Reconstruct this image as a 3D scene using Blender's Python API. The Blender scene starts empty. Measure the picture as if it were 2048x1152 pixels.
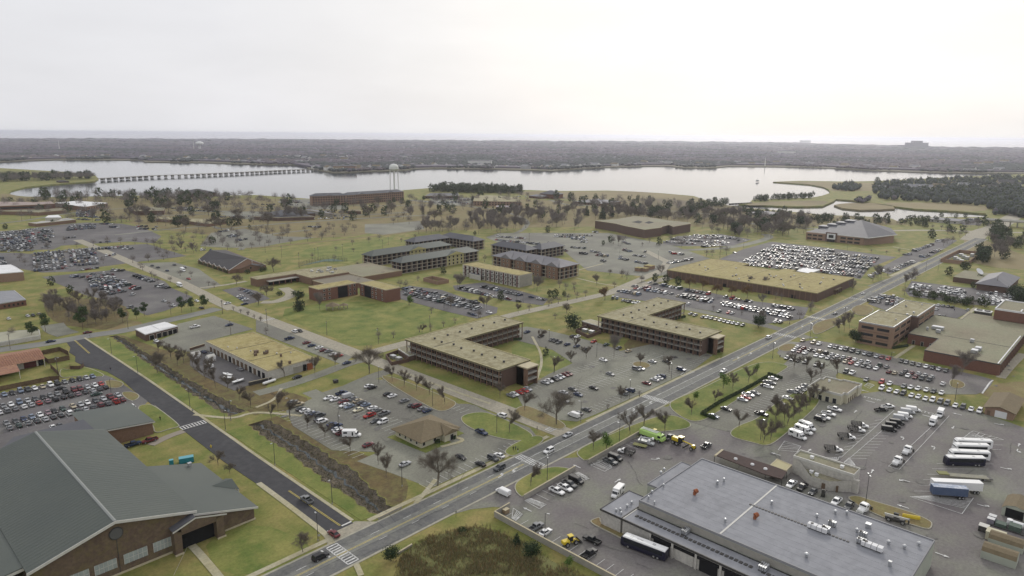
import bpy, math, random, time
import numpy as np
from mathutils import Vector, Matrix, noise as mnoise
from mathutils.geometry import tessellate_polygon
rnd = random.Random(7)
C = bpy.context.scene.collection
SC = bpy.context.scene
# ------------------------------------------------------------------ camera, sky, sun, exposure
FPX, CAMH, CX, CY = 1380.0,115.0,1024.0,576.0     # focal length in pixels of the 2048 px frame, flying height
ROLL = math.radians(0.45); PITCH = math.atan2(CY-269, FPX); HEAD = math.radians(46.6)
_R = Vector((math.cos(HEAD),-math.sin(HEAD),0)); _F0 = Vector((math.sin(HEAD), math.cos(HEAD),0))
_F = _F0*math.cos(PITCH) + Vector((0,0,-math.sin(PITCH))); _U = _F0*math.sin(PITCH) + Vector((0,0, math.cos(PITCH)))
_ir = _R*math.cos(ROLL) + _U*math.sin(ROLL); _iu = -_R*math.sin(ROLL) + _U*math.cos(ROLL)
cd = bpy.data.cameras.new('camera'); cam = bpy.data.objects.new('camera', cd); C.objects.link(cam)
m = Matrix.Identity(4)
for i in range(3):
    m[i][0] = _ir[i]; m[i][1] = _iu[i]; m[i][2] = -_F[i]
m[2][3] = CAMH
cam.matrix_world = m
cd.sensor_width = 36; cd.lens = 36*FPX/2048; cd.clip_start = 1; cd.clip_end = 120000
SC.camera = cam
SUN_EL, SUN_AZ = math.radians(24), HEAD + math.radians(20)      # azimuth measured from +Y towards +X
W = bpy.data.worlds.new('World'); SC.world = W; W.use_nodes = True
nt = W.node_tree; nt.nodes.clear()
N = nt.nodes.new; L = nt.links.new
sky = N('ShaderNodeTexSky'); sky.sky_type = 'NISHITA'; sky.sun_disc = False
sky.sun_elevation = SUN_EL; sky.sun_rotation = SUN_AZ; sky.air_density = 1.2; sky.dust_density = 3
bgs = N('ShaderNodeBackground'); bgs.inputs[1].default_value = 0.06; L(sky.outputs[0], bgs.inputs[0])
tc = N('ShaderNodeTexCoord')
sv = (math.cos(SUN_EL)*math.sin(SUN_AZ), math.cos(SUN_EL)*math.cos(SUN_AZ), math.sin(SUN_EL))
dot = N('ShaderNodeVectorMath'); dot.operation = 'DOT_PRODUCT'; dot.inputs[1].default_value = sv
nrm = N('ShaderNodeVectorMath'); nrm.operation = 'NORMALIZE'
L(tc.outputs['Generated'], nrm.inputs[0]); L(nrm.outputs[0], dot.inputs[0])
ramp = N('ShaderNodeValToRGB'); L(dot.outputs['Value'], ramp.inputs[0])
cr = ramp.color_ramp; cr.elements[0].position = 0.0; cr.elements[0].color = (.78,.785,.82,1)
cr.elements[1].position = 1.0; cr.elements[1].color = (1.2,1.15,1.08,1)
for p_, c_ in ((.45,(.80,.805,.84,1)),(.72,(.85,.85,.88,1)),(.86,(.95,.94,.94,1)),(.94,(1.06,1.03,1.0,1))):
    e = cr.elements.new(p_); e.color = c_
map_ = N('ShaderNodeMapping'); map_.inputs['Scale'].default_value = (1.2,1.2,5.0); L(nrm.outputs[0], map_.inputs[0])
cn = N('ShaderNodeTexNoise'); cn.inputs['Scale'].default_value = 2.2; cn.inputs['Detail'].default_value = 6; cn.inputs['Roughness'].default_value = .55
L(map_.outputs[0], cn.inputs['Vector'])
cm = N('ShaderNodeMapRange'); cm.inputs[1].default_value = .3; cm.inputs[2].default_value = .7; cm.inputs[3].default_value = .94; cm.inputs[4].default_value = 1.05
L(cn.outputs[0], cm.inputs[0])
mul = N('ShaderNodeVectorMath'); mul.operation = 'SCALE'; L(ramp.outputs[0], mul.inputs[0]); sep = N('ShaderNodeSeparateXYZ'); L(nrm.outputs[0], sep.inputs[0])
zf_ = N('ShaderNodeMapRange'); zf_.inputs[1].default_value = 0; zf_.inputs[2].default_value = 1; zf_.inputs[3].default_value = 1; zf_.inputs[4].default_value = 1.18; L(sep.outputs['Z'], zf_.inputs[0])
mm_ = N('ShaderNodeMath'); mm_.operation = 'MULTIPLY'; L(cm.outputs[0], mm_.inputs[0]); L(zf_.outputs[0], mm_.inputs[1]); L(mm_.outputs[0], mul.inputs['Scale'])
bgc = N('ShaderNodeBackground'); L(mul.outputs[0], bgc.inputs[0]); bgc.inputs[1].default_value = 1.0
mx = N('ShaderNodeMixShader'); mx.inputs[0].default_value = .93; L(bgs.outputs[0], mx.inputs[1]); L(bgc.outputs[0], mx.inputs[2])
out = N('ShaderNodeOutputWorld'); L(mx.outputs[0], out.inputs[0])
sl = bpy.data.lights.new('sun','SUN'); sl.energy = 1.5; sl.angle = math.radians(10); sl.color = (1,.955,.88)
so = bpy.data.objects.new('sun', sl); C.objects.link(so); so.location = (0,0,300)
so.rotation_euler = Vector(sv).to_track_quat('Z','Y').to_euler()
SC.view_settings.view_transform = 'Standard'; SC.view_settings.look = 'None'
SC.view_settings.exposure = 0.0; SC.view_settings.gamma = 1.0; SC.view_settings.use_curve_mapping = False
SC.render.engine = 'CYCLES'; SC.cycles.use_denoising = True
SC.cycles.max_bounces = 5; SC.cycles.diffuse_bounces = 2; SC.cycles.glossy_bounces = 2; SC.cycles.transparent_max_bounces = 4; SC.cycles.volume_bounces = 1

# ------------------------------------------------------------------ photograph measure -> place on the ground (metres)
def ray(x, y):
    a = (x-CX)/FPX; b = -(y-CY)/FPX
    return _F + _ir*a + _iu*b
def P(x, y, z=0.0):
    d = ray(x, y); t = (z-CAMH)/d.z
    return Vector((d.x*t, d.y*t, z))
TL = {'A1': (0,860,3.9453),'A2': (512,860,3.9453),'A3': (1024,860,3.9453),'A4': (1536,860,3.9453),
      'B1': (0,600,3.9453),'B2': (512,600,3.9453),'B3': (1024,600,3.9453),'B4': (1536,600,3.9453),
      'C1': (0,400,4.551),'C2': (400,400,4.551),'C3': (800,400,4.551),'C4': (1200,400,4.551),'C5': (1600,400,4.571),
      'D6': (0,250,2.9985),'D7': (683,250,2.9985),'D8': (1366,250,2.9985),
      'E1': (1536,700,7.89),'E2': (1792,700,7.89),'E3': (1280,820,7.89),'E4': (1536,820,7.89),'E5': (1792,1006,7.89),
      'E6': (980,1006,7.89),'E7': (380,660,7.89),'E8': (0,640,7.89),'F1': (0,560,7.89),'F2': (0,440,7.89),
      'F3': (220,500,7.89),'F4': (480,500,7.89),'F5': (700,440,7.89),'F6': (940,450,7.89),'F7': (1180,420,7.89),
      'F8': (1780,560,7.53),'I': (0,0,1.0)}
def q(t, x, y, z=0.0):
    o = TL[t]; return P(o[0]+x/o[2], o[1]+y/o[2], z)
def qs(t, pts, z=0.0):
    return [q(t, p[0], p[1], z) for p in pts]

# ------------------------------------------------------------------ materials
MATS = {}
def mat(name, col, rough=.85, col2=None, scale=.5, col3=None, scale2=None, metal=0.0, spec=.3, detail=4, lo=.35, hi=.65, bump=0.0, coat=0.0):
    if name in MATS: return MATS[name]
    M = bpy.data.materials.new(name); M.use_nodes = True
    t = M.node_tree; b = t.nodes['Principled BSDF']
    b.inputs['Base Color'].default_value = (*col,1); b.inputs['Roughness'].default_value = rough
    b.inputs['Metallic'].default_value = metal; b.inputs['Specular IOR Level'].default_value = spec
    if coat: b.inputs['Coat Weight'].default_value = coat; b.inputs['Coat Roughness'].default_value = .08
    if col2:
        g = t.nodes.new('ShaderNodeNewGeometry'); prev = None
        for k,(cc, ss) in enumerate(((col2, scale),(col3, scale2))):
            if cc is None: continue
            n = t.nodes.new('ShaderNodeTexNoise'); n.inputs['Scale'].default_value = ss; n.inputs['Detail'].default_value = detail
            n.inputs['Roughness'].default_value = .62
            t.links.new(g.outputs['Position'], n.inputs['Vector'])
            r = t.nodes.new('ShaderNodeMapRange'); r.inputs[1].default_value = lo; r.inputs[2].default_value = hi
            t.links.new(n.outputs[0], r.inputs[0])
            x = t.nodes.new('ShaderNodeMix'); x.data_type = 'RGBA'
            t.links.new(r.outputs[0], x.inputs[0]); x.inputs[7].default_value = (*cc,1)
            if prev is None: x.inputs[6].default_value = (*col,1)
            else: t.links.new(prev.outputs[2], x.inputs[6])
            prev = x
        if col3 and scale2 < 1 and rough >= .88:
            n2 = t.nodes.new('ShaderNodeTexNoise'); n2.inputs['Scale'].default_value = 1.1; n2.inputs['Detail'].default_value = 5; n2.inputs['Roughness'].default_value = .7; t.links.new(g.outputs['Position'], n2.inputs['Vector'])
            r2_ = t.nodes.new('ShaderNodeMapRange'); r2_.inputs[1].default_value = .3; r2_.inputs[2].default_value = .7; r2_.inputs[3].default_value = .78; r2_.inputs[4].default_value = 1.18; t.links.new(n2.outputs[0], r2_.inputs[0])
            v2_ = t.nodes.new('ShaderNodeVectorMath'); v2_.operation = 'SCALE'; t.links.new(prev.outputs[2], v2_.inputs[0]); t.links.new(r2_.outputs[0], v2_.inputs['Scale']); t.links.new(v2_.outputs[0], b.inputs['Base Color'])
        else: t.links.new(prev.outputs[2], b.inputs['Base Color'])
        if bump:
            bp = t.nodes.new('ShaderNodeBump'); bp.inputs['Strength'].default_value = bump; bp.inputs['Distance'].default_value = .3
            t.links.new(n.outputs[0], bp.inputs['Height']); t.links.new(bp.outputs[0], b.inputs['Normal'])
    MATS[name] = M; return M

grass = mat('lawn grass',(.205,.198,.055),.95,(.26,.21,.08),.03,(.13,.152,.035),.09, detail=7, lo=.38, hi=.62)
dry = mat('dry winter grass',(.22,.19,.085),.95,(.155,.155,.055),.04,(.185,.135,.065),.13, detail=7, lo=.36, hi=.64)
litter = mat('leaf litter',(.17,.125,.05),.95,(.14,.145,.05),.06,(.10,.07,.035),.3, detail=6)
marshm = mat('marsh grass',(.20,.155,.08),.95,(.15,.125,.06),.02,(.24,.20,.10),.006, detail=5)
greeng = mat('green lawn',(.17,.188,.045),.95,(.24,.225,.07),.045,(.10,.138,.028),.1, detail=7, lo=.36, hi=.64)
lotm = mat('worn parking asphalt',(.195,.195,.155),.9,(.23,.23,.185),.05,(.145,.14,.12),.02, detail=7, lo=.4, hi=.62)
lotdark = mat('dark parking asphalt',(.13,.12,.125),.9,(.165,.16,.15),.06,(.10,.095,.095),.02, detail=7, lo=.4, hi=.62)
yardm = mat('motor yard asphalt',(.18,.17,.16),.9,(.20,.205,.16),.04,(.145,.13,.13),.022, detail=7, lo=.42, hi=.6)
roadm = mat('road asphalt',(.14,.14,.135),.9,(.17,.17,.15),.05,(.115,.115,.115),.3, detail=6)
blackm = mat('fresh black asphalt',(.048,.048,.053),.85,(.065,.065,.068),.06,(.04,.04,.044),.4, detail=5)
concm = mat('street concrete',(.30,.275,.215),.9,(.25,.235,.19),.08,(.34,.31,.24),.5, detail=5)
pathm = mat('path concrete',(.37,.33,.20),.9,(.30,.28,.18),.3,(.40,.37,.27),.1)
kerbm = mat('kerb concrete',(.36,.34,.27),.9,(.28,.27,.22),.6)
white = mat('white road paint',(.68,.68,.66),.8,(.45,.45,.43),1.2)
yell = mat('yellow road paint',(.60,.48,.12),.8,(.45,.38,.14),1.2)
gravel_roof = mat('gravel roof',(.27,.24,.135),.95,(.20,.175,.10),.08,(.32,.295,.19),.35, detail=6, lo=.4, hi=.6)
ochre_roof = mat('ochre gravel roof',(.30,.255,.10),.95,(.235,.19,.08),.06,(.35,.30,.14),.3, detail=6, lo=.4, hi=.6)
tan_roof = mat('tan roof membrane',(.25,.215,.155),.95,(.19,.165,.115),.1,(.24,.24,.16),.03, detail=6)
grey_roof = mat('grey roof membrane',(.235,.24,.26),.8,(.19,.195,.21),.07,(.26,.265,.285),.35, detail=7)
green_metal = mat('grey green metal roof',(.075,.088,.078),.5,(.09,.10,.085),.05,(.066,.078,.07),.02, metal=.1, spec=.3)
blue_metal = mat('slate grey metal roof',(.085,.088,.10),.65,(.105,.105,.115),.06, spec=.2)
shingle = mat('charcoal shingles',(.07,.067,.07),.9,(.09,.085,.088),.3,(.06,.058,.06),1.5)
brown_sh = mat('brown shingles',(.16,.125,.075),.9,(.13,.105,.065),.3,(.18,.145,.09),1.5)
tile_roof = mat('rust clay roof',(.28,.14,.09),.85,(.34,.19,.11),.2,(.22,.115,.08),.9)
white_roof = mat('white roof coating',(.72,.72,.72),.7,(.62,.62,.62),.2)
metal_roof = mat('pale metal roof',(.17,.168,.18),.7,(.20,.195,.205),.1, spec=.2)
brick = mat('brown brick',(.19,.115,.075),.9,(.15,.095,.065),.5,(.21,.135,.095),2.5)
brick_red = mat('red brick',(.165,.078,.055),.9,(.13,.065,.05),.5,(.18,.095,.07),2.5)
brick_dark = mat('dark brick',(.115,.072,.055),.9,(.09,.06,.05),.5,(.13,.085,.066),2.5)
brick_tan = mat('tan brick',(.255,.17,.115),.9,(.22,.145,.10),.5,(.28,.19,.14),2.5)
gymbrick = mat('gym brick',(.145,.105,.075),.9,(.145,.12,.055),.12,(.12,.085,.065),.8)
stucco = mat('pale stucco',(.46,.44,.40),.9,(.40,.385,.35),.3,(.50,.48,.43),.08)
cream = mat('cream wall',(.52,.49,.36),.9,(.46,.43,.32),.3)
lt_green = mat('pale green wall',(.38,.40,.33),.9,(.34,.36,.30),.3)
concw = mat('wall concrete',(.33,.31,.27),.9,(.27,.26,.23),.4)
trim = mat('off white trim',(.55,.54,.50),.7,(.48,.47,.43),.5)
trim_tan = mat('tan trim',(.45,.40,.27),.8,(.40,.35,.24),.5)
glass_d = mat('dark window glass',(.018,.02,.024),.12, spec=.6)
glass_l = mat('pale window panel',(.34,.38,.36),.35,(.28,.31,.30),.8)
dark = mat('dark opening',(.010,.010,.012),.9)
metal_l = mat('galvanised metal',(.48,.49,.50),.4,(.38,.39,.40),1.5, metal=.6)
metal_d = mat('dark metal',(.06,.06,.06),.6,(.09,.085,.08),1.2, metal=.4)
polem = mat('dark pole paint',(.045,.045,.048),.6)
wood = mat('weathered fence boards',(.105,.065,.045),.95,(.075,.048,.035),1.0,(.14,.09,.06),.3)
rust = mat('rusty vent',(.30,.10,.045),.9,(.22,.08,.04),1.5)
door_b = mat('brown door',(.13,.09,.06),.8)
fabric_m = mat('brown canopy roof',(.07,.045,.04),.9,(.055,.038,.035),.8)
waterm = mat('river water',(.035,.045,.05),.09, spec=.5)
bt = waterm.node_tree
_b = bt.nodes['Principled BSDF']; _b.inputs['IOR'].default_value = 1.33
_g = bt.nodes.new('ShaderNodeNewGeometry'); _mp = bt.nodes.new('ShaderNodeMapping'); _mp.inputs['Scale'].default_value = (.05,.05,.05)
_n = bt.nodes.new('ShaderNodeTexNoise'); _n.inputs['Scale'].default_value = 1.6; _n.inputs['Detail'].default_value = 5
bt.links.new(_g.outputs['Position'], _mp.inputs[0]); bt.links.new(_mp.outputs[0], _n.inputs['Vector'])
_bp = bt.nodes.new('ShaderNodeBump'); _bp.inputs['Strength'].default_value = .14; _bp.inputs['Distance'].default_value = .6
bt.links.new(_n.outputs[0], _bp.inputs['Height']); bt.links.new(_bp.outputs[0], _b.inputs['Normal'])

# ------------------------------------------------------------------ mesh helpers
class MB:
    def __init__(s): s.v = []; s.f = []; s.mi = []; s.ms = []
    def _m(s, m):
        if m is None: return 0
        if m not in s.ms: s.ms.append(m)
        return s.ms.index(m)
    def add(s, vs, fs, m=None):
        o = len(s.v); s.v.extend([tuple(v) for v in vs]); k = s._m(m)
        for f in fs: s.f.append([o+i for i in f]); s.mi.append(k)
    def box(s, x0, x1, y0, y1, z0, z1, m=None, R=None, T=(0,0,0)):
        vs = [(x, y, z) for z in (z0, z1) for x, y in ((x0, y0),(x1, y0),(x1, y1),(x0, y1))]
        if R is not None:
            c, sn = math.cos(R), math.sin(R); vs = [(x*c-y*sn+T[0], x*sn+y*c+T[1], z+T[2]) for x, y, z in vs]
        s.add(vs,[(0,3,2,1),(4,5,6,7),(0,1,5,4),(1,2,6,5),(2,3,7,6),(3,0,4,7)], m)
    def prism(s, pts, z0, z1, m=None, side=None, top=True):
        n = len(pts); z0l = z0 if isinstance(z0,(list, tuple)) else [z0]*n; z1l = z1 if isinstance(z1,(list, tuple)) else [z1]*n
        a = sum(pts[i][0]*pts[(i+1) % n][1]-pts[(i+1) % n][0]*pts[i][1] for i in range(n))
        if a < 0: pts = pts[::-1]; z0l = z0l[::-1]; z1l = z1l[::-1]
        vs = [(p[0], p[1], z) for p, z in zip(pts, z0l)] + [(p[0], p[1], z) for p, z in zip(pts, z1l)]
        s.add(vs,[(i,(i+1) % n, n+(i+1) % n, n+i) for i in range(n)], side or m)
        if top:
            tr = tessellate_polygon([[Vector((p[0], p[1],0)) for p in pts]])
            fs = []
            for t in tr:
                A, B, D = [Vector(pts[i][:2]) for i in t]
                if (B-A).cross(D-A) < 0: t = (t[0], t[2], t[1])
                fs.append(tuple(n+i for i in t))
            s.add(vs, fs, m)
    def cyl(s, p0, p1, r0, r1, n=8, m=None, cap=True):
        p0, p1 = Vector(p0), Vector(p1); d = (p1-p0)
        if d.length < 1e-6: return
        d.normalize(); a = d.orthogonal().normalized(); b = d.cross(a)
        vs = []
        for p, r in ((p0, r0),(p1, r1)):
            for k in range(n):
                t = 2*math.pi*k/n; vs.append(p + (a*math.cos(t)+b*math.sin(t))*r)
        fs = [(k,(k+1) % n, n+(k+1) % n, n+k) for k in range(n)]
        if cap: fs += [tuple(range(n))[::-1], tuple(range(n,2*n))]
        s.add(vs, fs, m)
    def loft(s, secs, m=None, cap=True):
        n = len(secs[0]); o = []
        for sec in secs: o += list(sec)
        fs = []
        for i in range(len(secs)-1):
            for k in range(n):
                k2 = (k+1) % n; fs.append((i*n+k, i*n+k2,(i+1)*n+k2,(i+1)*n+k))
        if cap: fs += [tuple(range(n))[::-1], tuple(range((len(secs)-1)*n, len(secs)*n))]
        s.add(o, fs, m)
    def mesh(s, name, mats=None, off=None):
        me = bpy.data.meshes.new(name)
        vs = s.v
        if off is not None: vs = [(v[0]-off[0], v[1]-off[1], v[2]-off[2]) for v in vs]
        me.from_pydata(vs,[], s.f)
        for m_ in (s.ms if s.ms else (mats or [])): me.materials.append(m_)
        if s.ms: me.polygons.foreach_set('material_index', s.mi)
        me.update(); return me
    def build(s, name, mats=None, parent=None, loc=None, **kw):
        if mats is not None and not isinstance(mats,(list, tuple)): mats = [mats]
        off = None
        if parent is not None and loc is None:
            off = Vector(parent.location)
            if parent.parent is not None: off = off + Vector(parent.parent.location)
        o = bpy.data.objects.new(name, s.mesh(name, mats, off)); C.objects.link(o)
        if parent is not None: o.parent = parent
        if loc is not None: o.location = loc
        for k, v in kw.items(): o[k] = v
        return o
def inst(name, me, parent, loc, rz=0.0, sc=None):
    o = bpy.data.objects.new(name, me); C.objects.link(o)
    if parent is not None:
        o.parent = parent; pl = Vector(parent.location)
        if parent.parent is not None: pl = pl + Vector(parent.parent.location)
        o.location = Vector(loc)-pl
    else: o.location = loc
    o.rotation_euler.z = rz
    if sc is not None: o.scale = sc if hasattr(sc,'__len__') else (sc, sc, sc)
    return o
def thing(name, label, cat, loc=(0,0,0), rz=0.0, group=None):
    o = bpy.data.objects.new(name, None); C.objects.link(o); o.location = loc; o.rotation_euler.z = rz; o.empty_display_size = .5
    o['label'] = label; o['category'] = cat
    if group: o['group'] = group
    return o
def tag(o, label, cat, group=None):
    o['label'] = label; o['category'] = cat
    if group: o['group'] = group
    return o
LEV = {}
def sheet(name, pts, z, m, kind='structure', label=None):
    b = MB(); pts = [(p[0], p[1]) for p in pts]
    k = LEV.get(z,0); LEV[z] = k+1; z = z+k*.0015
    b.prism(pts, z-.3, z, m); o = b.build(name); o['kind'] = kind
    if label: o['label'] = label
    return o
def rect(x0, x1, y0, y1): return [(x0, y0),(x1, y0),(x1, y1),(x0, y1)]
def offset_line(pts, d):
    out = []; n = len(pts)
    for i in range(n):
        a = Vector(pts[max(0, i-1)][:2]); b = Vector(pts[min(n-1, i+1)][:2]); t = (b-a).normalized()
        p = Vector(pts[i][:2]); out.append((p.x-t.y*d, p.y+t.x*d))
    return out
def strip(pts, w): return offset_line(pts, w/2) + offset_line(pts,-w/2)[::-1]
def smooth(pts, n=3):
    pts = [Vector(p[:2]) for p in pts]
    for _ in range(n):
        o = [pts[0]]
        for a, b in zip(pts, pts[1:]): o += [a*.75+b*.25, a*.25+b*.75]
        o.append(pts[-1]); pts = o
    return pts
def smooth_loop(pts, n=2):
    pts = [Vector(p[:2]) for p in pts]
    for _ in range(n):
        o = []
        for a, b in zip(pts, pts[1:]+pts[:1]): o += [a*.75+b*.25, a*.25+b*.75]
        pts = o
    return pts
# ------------------------------------------------------------------ land and water
water = MB(); water.add([(-90000,-90000,-2.2),(90000,-90000,-2.2),(90000,90000,-2.2),(-90000,90000,-2.2)],[(0,1,2,3)])
o = water.build('water', waterm); o['kind'] = 'structure'; o['label'] = 'calm grey river and bay water reflecting the pale sky'
dL = [(162,111.5),(175,111.8),(190,112),(207,113.7),(225,114.7),(255,115.2)]; dR = [(162,118),(175,119.5),(190,123.3),(207,123),(225,124.4),(255,123.6)]
eL = [(269,114),(300,113.8),(330,114.6),(350,115.2),(393,117),(412,118),(429,118)]; eR = [(269,121.5),(300,120.6),(330,120.4),(350,120.8),(393,121.3),(412,122.3),(429,121.6)]
def jig(a, k): return [(x + .7*math.sin(y*.9+k)+.4*math.sin(y*2.3+k*2), y) for y, x in a]
def dense(a):
    out = []
    for (y0, x0),(y1, x1) in zip(a, a[1:]):
        n = max(1, int((y1-y0)/3))
        out += [(y0+(y1-y0)*i/n, x0+(x1-x0)*i/n) for i in range(n)]
    return out + [a[-1]]
dLp, dRp = jig(dense(dL),0), jig(dense(dR),1); eLp, eRp = jig(dense(eL),2), jig(dense(eR),3)
def lerp_edge(edge, y):
    for a, b in zip(edge, edge[1:]):
        if a[1] <= y <= b[1]: return a[0]+(b[0]-a[0])*(y-a[1])/max(1e-6, b[1]-a[1])
    return edge[0][0] if y < edge[0][1] else edge[-1][0]
def S(*pts): return [P(x, y) for x, y in pts]
near_shore = S((-900,345),(-300,340),(0,336),(120,343),(190,350),(197,357),(190,362),(100,369),(50,374),(22,381),(17,386),(22,390),(50,393),
    (87,394),(170,393),(270,391),(400,392),(510,390),(570,394),(625,398),(700,396),(810,380),(860,376),(1000,379),(1060,380),(1110,382),
    (1217,381),(1267,383),(1320,386),(1366,390),(1388,392),(1396,395),(1416,402),(1440,405),(1459,412),(1509,417),(1579,423),(1653,430),(1733,433),(1783,437),(1796,443),
    (1812,437),(1833,435),(1900,434),(1973,434),(1972,427),(1913,422),(1833,418),(1800,414),(1760,409),(1735,404),(1700,400),(1672,398),(1668,402),(1645,412),(1600,413),(1560,412),(1500,409),(1478,408),
    (1500,404),(1505,399),(1560,397),(1625,395),(1645,391),(1660,386),(1658,380),(1648,374),(1620,369),(1580,366),(1546,363.5),(1600,361.5),(1690,363),(1746,362),(1850,357),(1950,352),(2048,348),(2900,356))
near = [p for p in near_shore] + [Vector((3000,-3000,0)), Vector((-600,-600,0)), Vector((-600,3500,0))]
def poly_with_holes(name, outer, holes, z, m, skirt=2.6):
    loops = [[Vector((p[0], p[1],0)) for p in outer]] + [[Vector((p[0], p[1],0)) for p in h] for h in holes]
    tr = tessellate_polygon(loops); flat = [p for l in loops for p in l]
    b = MB(); fs = []
    for t in tr:
        A, B, D = [flat[i].to_2d() for i in t]
        if abs((B-A).cross(D-A)) < 1e-9: continue
        if (B-A).cross(D-A) < 0: t = (t[0], t[2], t[1])
        fs.append(tuple(t))
    b.add([(p.x, p.y, z) for p in flat], fs, m)
    n = len(outer); vs = [(p[0], p[1], z) for p in outer]+[(p[0], p[1], z-skirt) for p in outer]
    b.add(vs,[(i, n+i, n+(i+1) % n,(i+1) % n) for i in range(n)], m)
    o = b.build(name); o['kind'] = 'structure'; return o
g = poly_with_holes('ground', near,[[(x, y) for x, y in dLp]+[(x, y) for x, y in dRp[::-1]],[(x, y) for x, y in eLp]+[(x, y) for x, y in eRp[::-1]]],0.0, grass)
g['label'] = 'lawns and open grassland of the campus down to the river shore'
mud = mat('ditch mud',(.12,.095,.065),.9,(.17,.14,.09),.4,(.07,.06,.05),1.2, detail=7)
for k,(Lp, Rp) in enumerate(((dLp, dRp),(eLp, eRp))):
    b = MB(); rows = []
    for (xl, y), _ in zip(Lp, Rp):
        xr = lerp_edge(Rp, y); w_ = xr-xl
        rows.append([(xl-.3, y,.01),(xl+w_*.18, y,-.45+.15*math.sin(y*1.3)),(xl+w_*.38, y,-.95),(xl+w_*.62, y,-1.0),(xl+w_*.82, y,-.45+.15*math.cos(y*1.1)),(xr+.3, y,.01)])
    vs = [p for r in rows for p in r]; fs = []
    for i in range(len(rows)-1):
        for j in range(5): fs.append((i*6+j, i*6+j+1,(i+1)*6+j+1,(i+1)*6+j))
    b.add(vs, fs, mud)
    for e in (rows[0], rows[-1]): b.add([(e[0][0], e[0][1],-.0)]+e[1:5]+[(e[5][0], e[5][1],0)],[(0,1,2,3,4,5)], mud)
    o = b.build('ditch_bed'); o['kind'] = 'structure'; o['label'] = 'muddy drainage ditch running beside the black road'
    b = MB(); vs = []; fs = []
    for i, r in enumerate(rows):
        c_ = (r[2][0]+r[3][0])/2+.3*math.sin(r[0][1]*.7); hw = (.95 if k else .62)*(.75+.35*math.sin(r[0][1]*.45)+.25*math.sin(r[0][1]*1.7)); hw = max(.15, hw)
        vs += [(c_-hw, r[0][1],-.86),(c_+hw, r[0][1],-.86)]
        if i: fs.append((2*i-2,2*i-1,2*i+1,2*i))
    b.add(vs, fs, waterm); o = b.build('ditch_water'); o['kind'] = 'structure'
far_shore = S((-1500,327),(-600,326),(-200,324),(0,323.5),(43,321.7),(110,319.5),(167,319),(240,320),(285,320),(290,324),(400,325),(455,327),(520,329),(567,329),(610,330.5),(617,337),(640,341),
    (667,345.5),(700,345),(726,343),(770,342),(810,340.5),(826,337.5),(880,336.5),(926,337.5),(990,338),(1060,340),(1107,341.5),(1130,339.5),(1163,337),(1200,335),(1250,333),(1300,332),(1337,332),(1366,335),(1400,336),(1429,335.5),(1456,332.5),
    (1500,333),(1613,334),(1680,337),(1750,341),(1800,343),(1866,345),(1950,346),(2048,347),(2400,350),(3200,356))
bay = S((3600,309),(2600,302),(2048,297.5),(1900,295.5),(1800,292.5),(1666,289.5),(1566,286),(1366,284),(1000,282),(683,280),(400,279),(0,279),(-600,280),(-1800,285))
o = poly_with_holes('far_ground', far_shore+bay,[],0.0, mat('far wooded ground',(.09,.08,.05),.95,(.13,.12,.07),.004))
o['label'] = 'low wooded land on the far side of the river'
o = poly_with_holes('marsh_islet', S((1668,410),(1680,407.5),(1700,406),(1740,405.5),(1785,411),(1790,417),(1760,419),(1720,419.5),(1685,416)),[],0.0, marshm)
hz = [(x,269+(x-1024)*math.tan(ROLL)) for x in range(1100,3001,100)]
o = poly_with_holes('far_coast',[P(x, y+1.7+(.9 if x > 1500 else 0)) for x, y in hz[::-1]]+[P(x, y+1.2) for x, y in hz],[],0.0, mat('far coast',(.05,.05,.04),.95))
o['label'] = 'thin strip of coast far across the bay'
Z1, Z2, Z3, Z4, Z5 = .01,.08,.11,.13,.15
def area(name, t, pts, m, z=Z1, sm=1, label=None):
    p = qs(t, pts); p = smooth_loop(p, sm) if sm else p
    return sheet(name, p, z, m, label=label)
area('marsh','D8',[(-1060,398),(-600,400),(-300,397),(-60,416),(80,434),(150,458),(270,490),(430,503),(640,523),(860,543),(1100,553),(1240,562),(1100,590),(600,570),(100,520),(-400,470),(-900,430)], marshm)
area('marsh','D8',[(550,342),(700,340),(900,343),(1300,350),(1500,360),(1200,392),(900,400),(860,375),(750,353)], marshm)
area('marsh','D8',[(1180,466),(1400,464),(1700,470),(1850,490),(1800,520),(1640,512),(1400,502),(1260,485)], marshm)
area('marsh','D8',[(345,482),(450,462),(760,452),(890,457),(820,486),(560,481)], marshm)
area('dry_field','I',[(0,384),(60,397),(300,395),(560,397),(640,402),(900,400),(1100,398),(1500,425),(1900,447),(1560,455),(1100,452),(700,470),(300,450),(0,400)], dry)
area('dry_field','I',[(540,480),(760,470),(860,430),(700,425),(500,440),(300,430),(240,450),(420,470)], dry)
area('green_field','I',[(560,505),(760,478),(800,470),(720,520),(690,530)], greeng, Z2)
area('green_field','B2',[(90,90),(620,10),(1300,20),(1750,140),(1250,290),(820,380),(620,300)], greeng)
sheet('green_field',[(106.5,163),(106.6,255)]+[(x-.5, y) for x, y in dLp[::-1]], Z2, greeng); sheet('green_field',[(107,271),(107.2,429)]+[(x-.5, y) for x, y in eLp[::-1]], Z2, greeng)
sheet('leaf_litter',[(x+.5, y) for x, y in dRp]+[(128,255),(129,240),(131,215),(134,192),(134,178),(130,170),(124,163.5)], Z1, litter); sheet('leaf_litter',[(x+.5, y) for x, y in eRp]+[(124,425),(129,385),(138,352),(144,325),(147,297),(140,288),(128,262),(122,262)], Z1, litter)
area('green_field','A1',[(1600,860),(2018,720),(2500,900),(2400,1100),(1900,1150),(1700,1100)], greeng)
area('green_field','B3',[(0,330),(300,300),(620,440),(440,540),(160,640),(0,470)], greeng)
area('dry_field','E8',[(1500,0),(2200,0),(2300,120),(1700,200)], dry)
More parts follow.
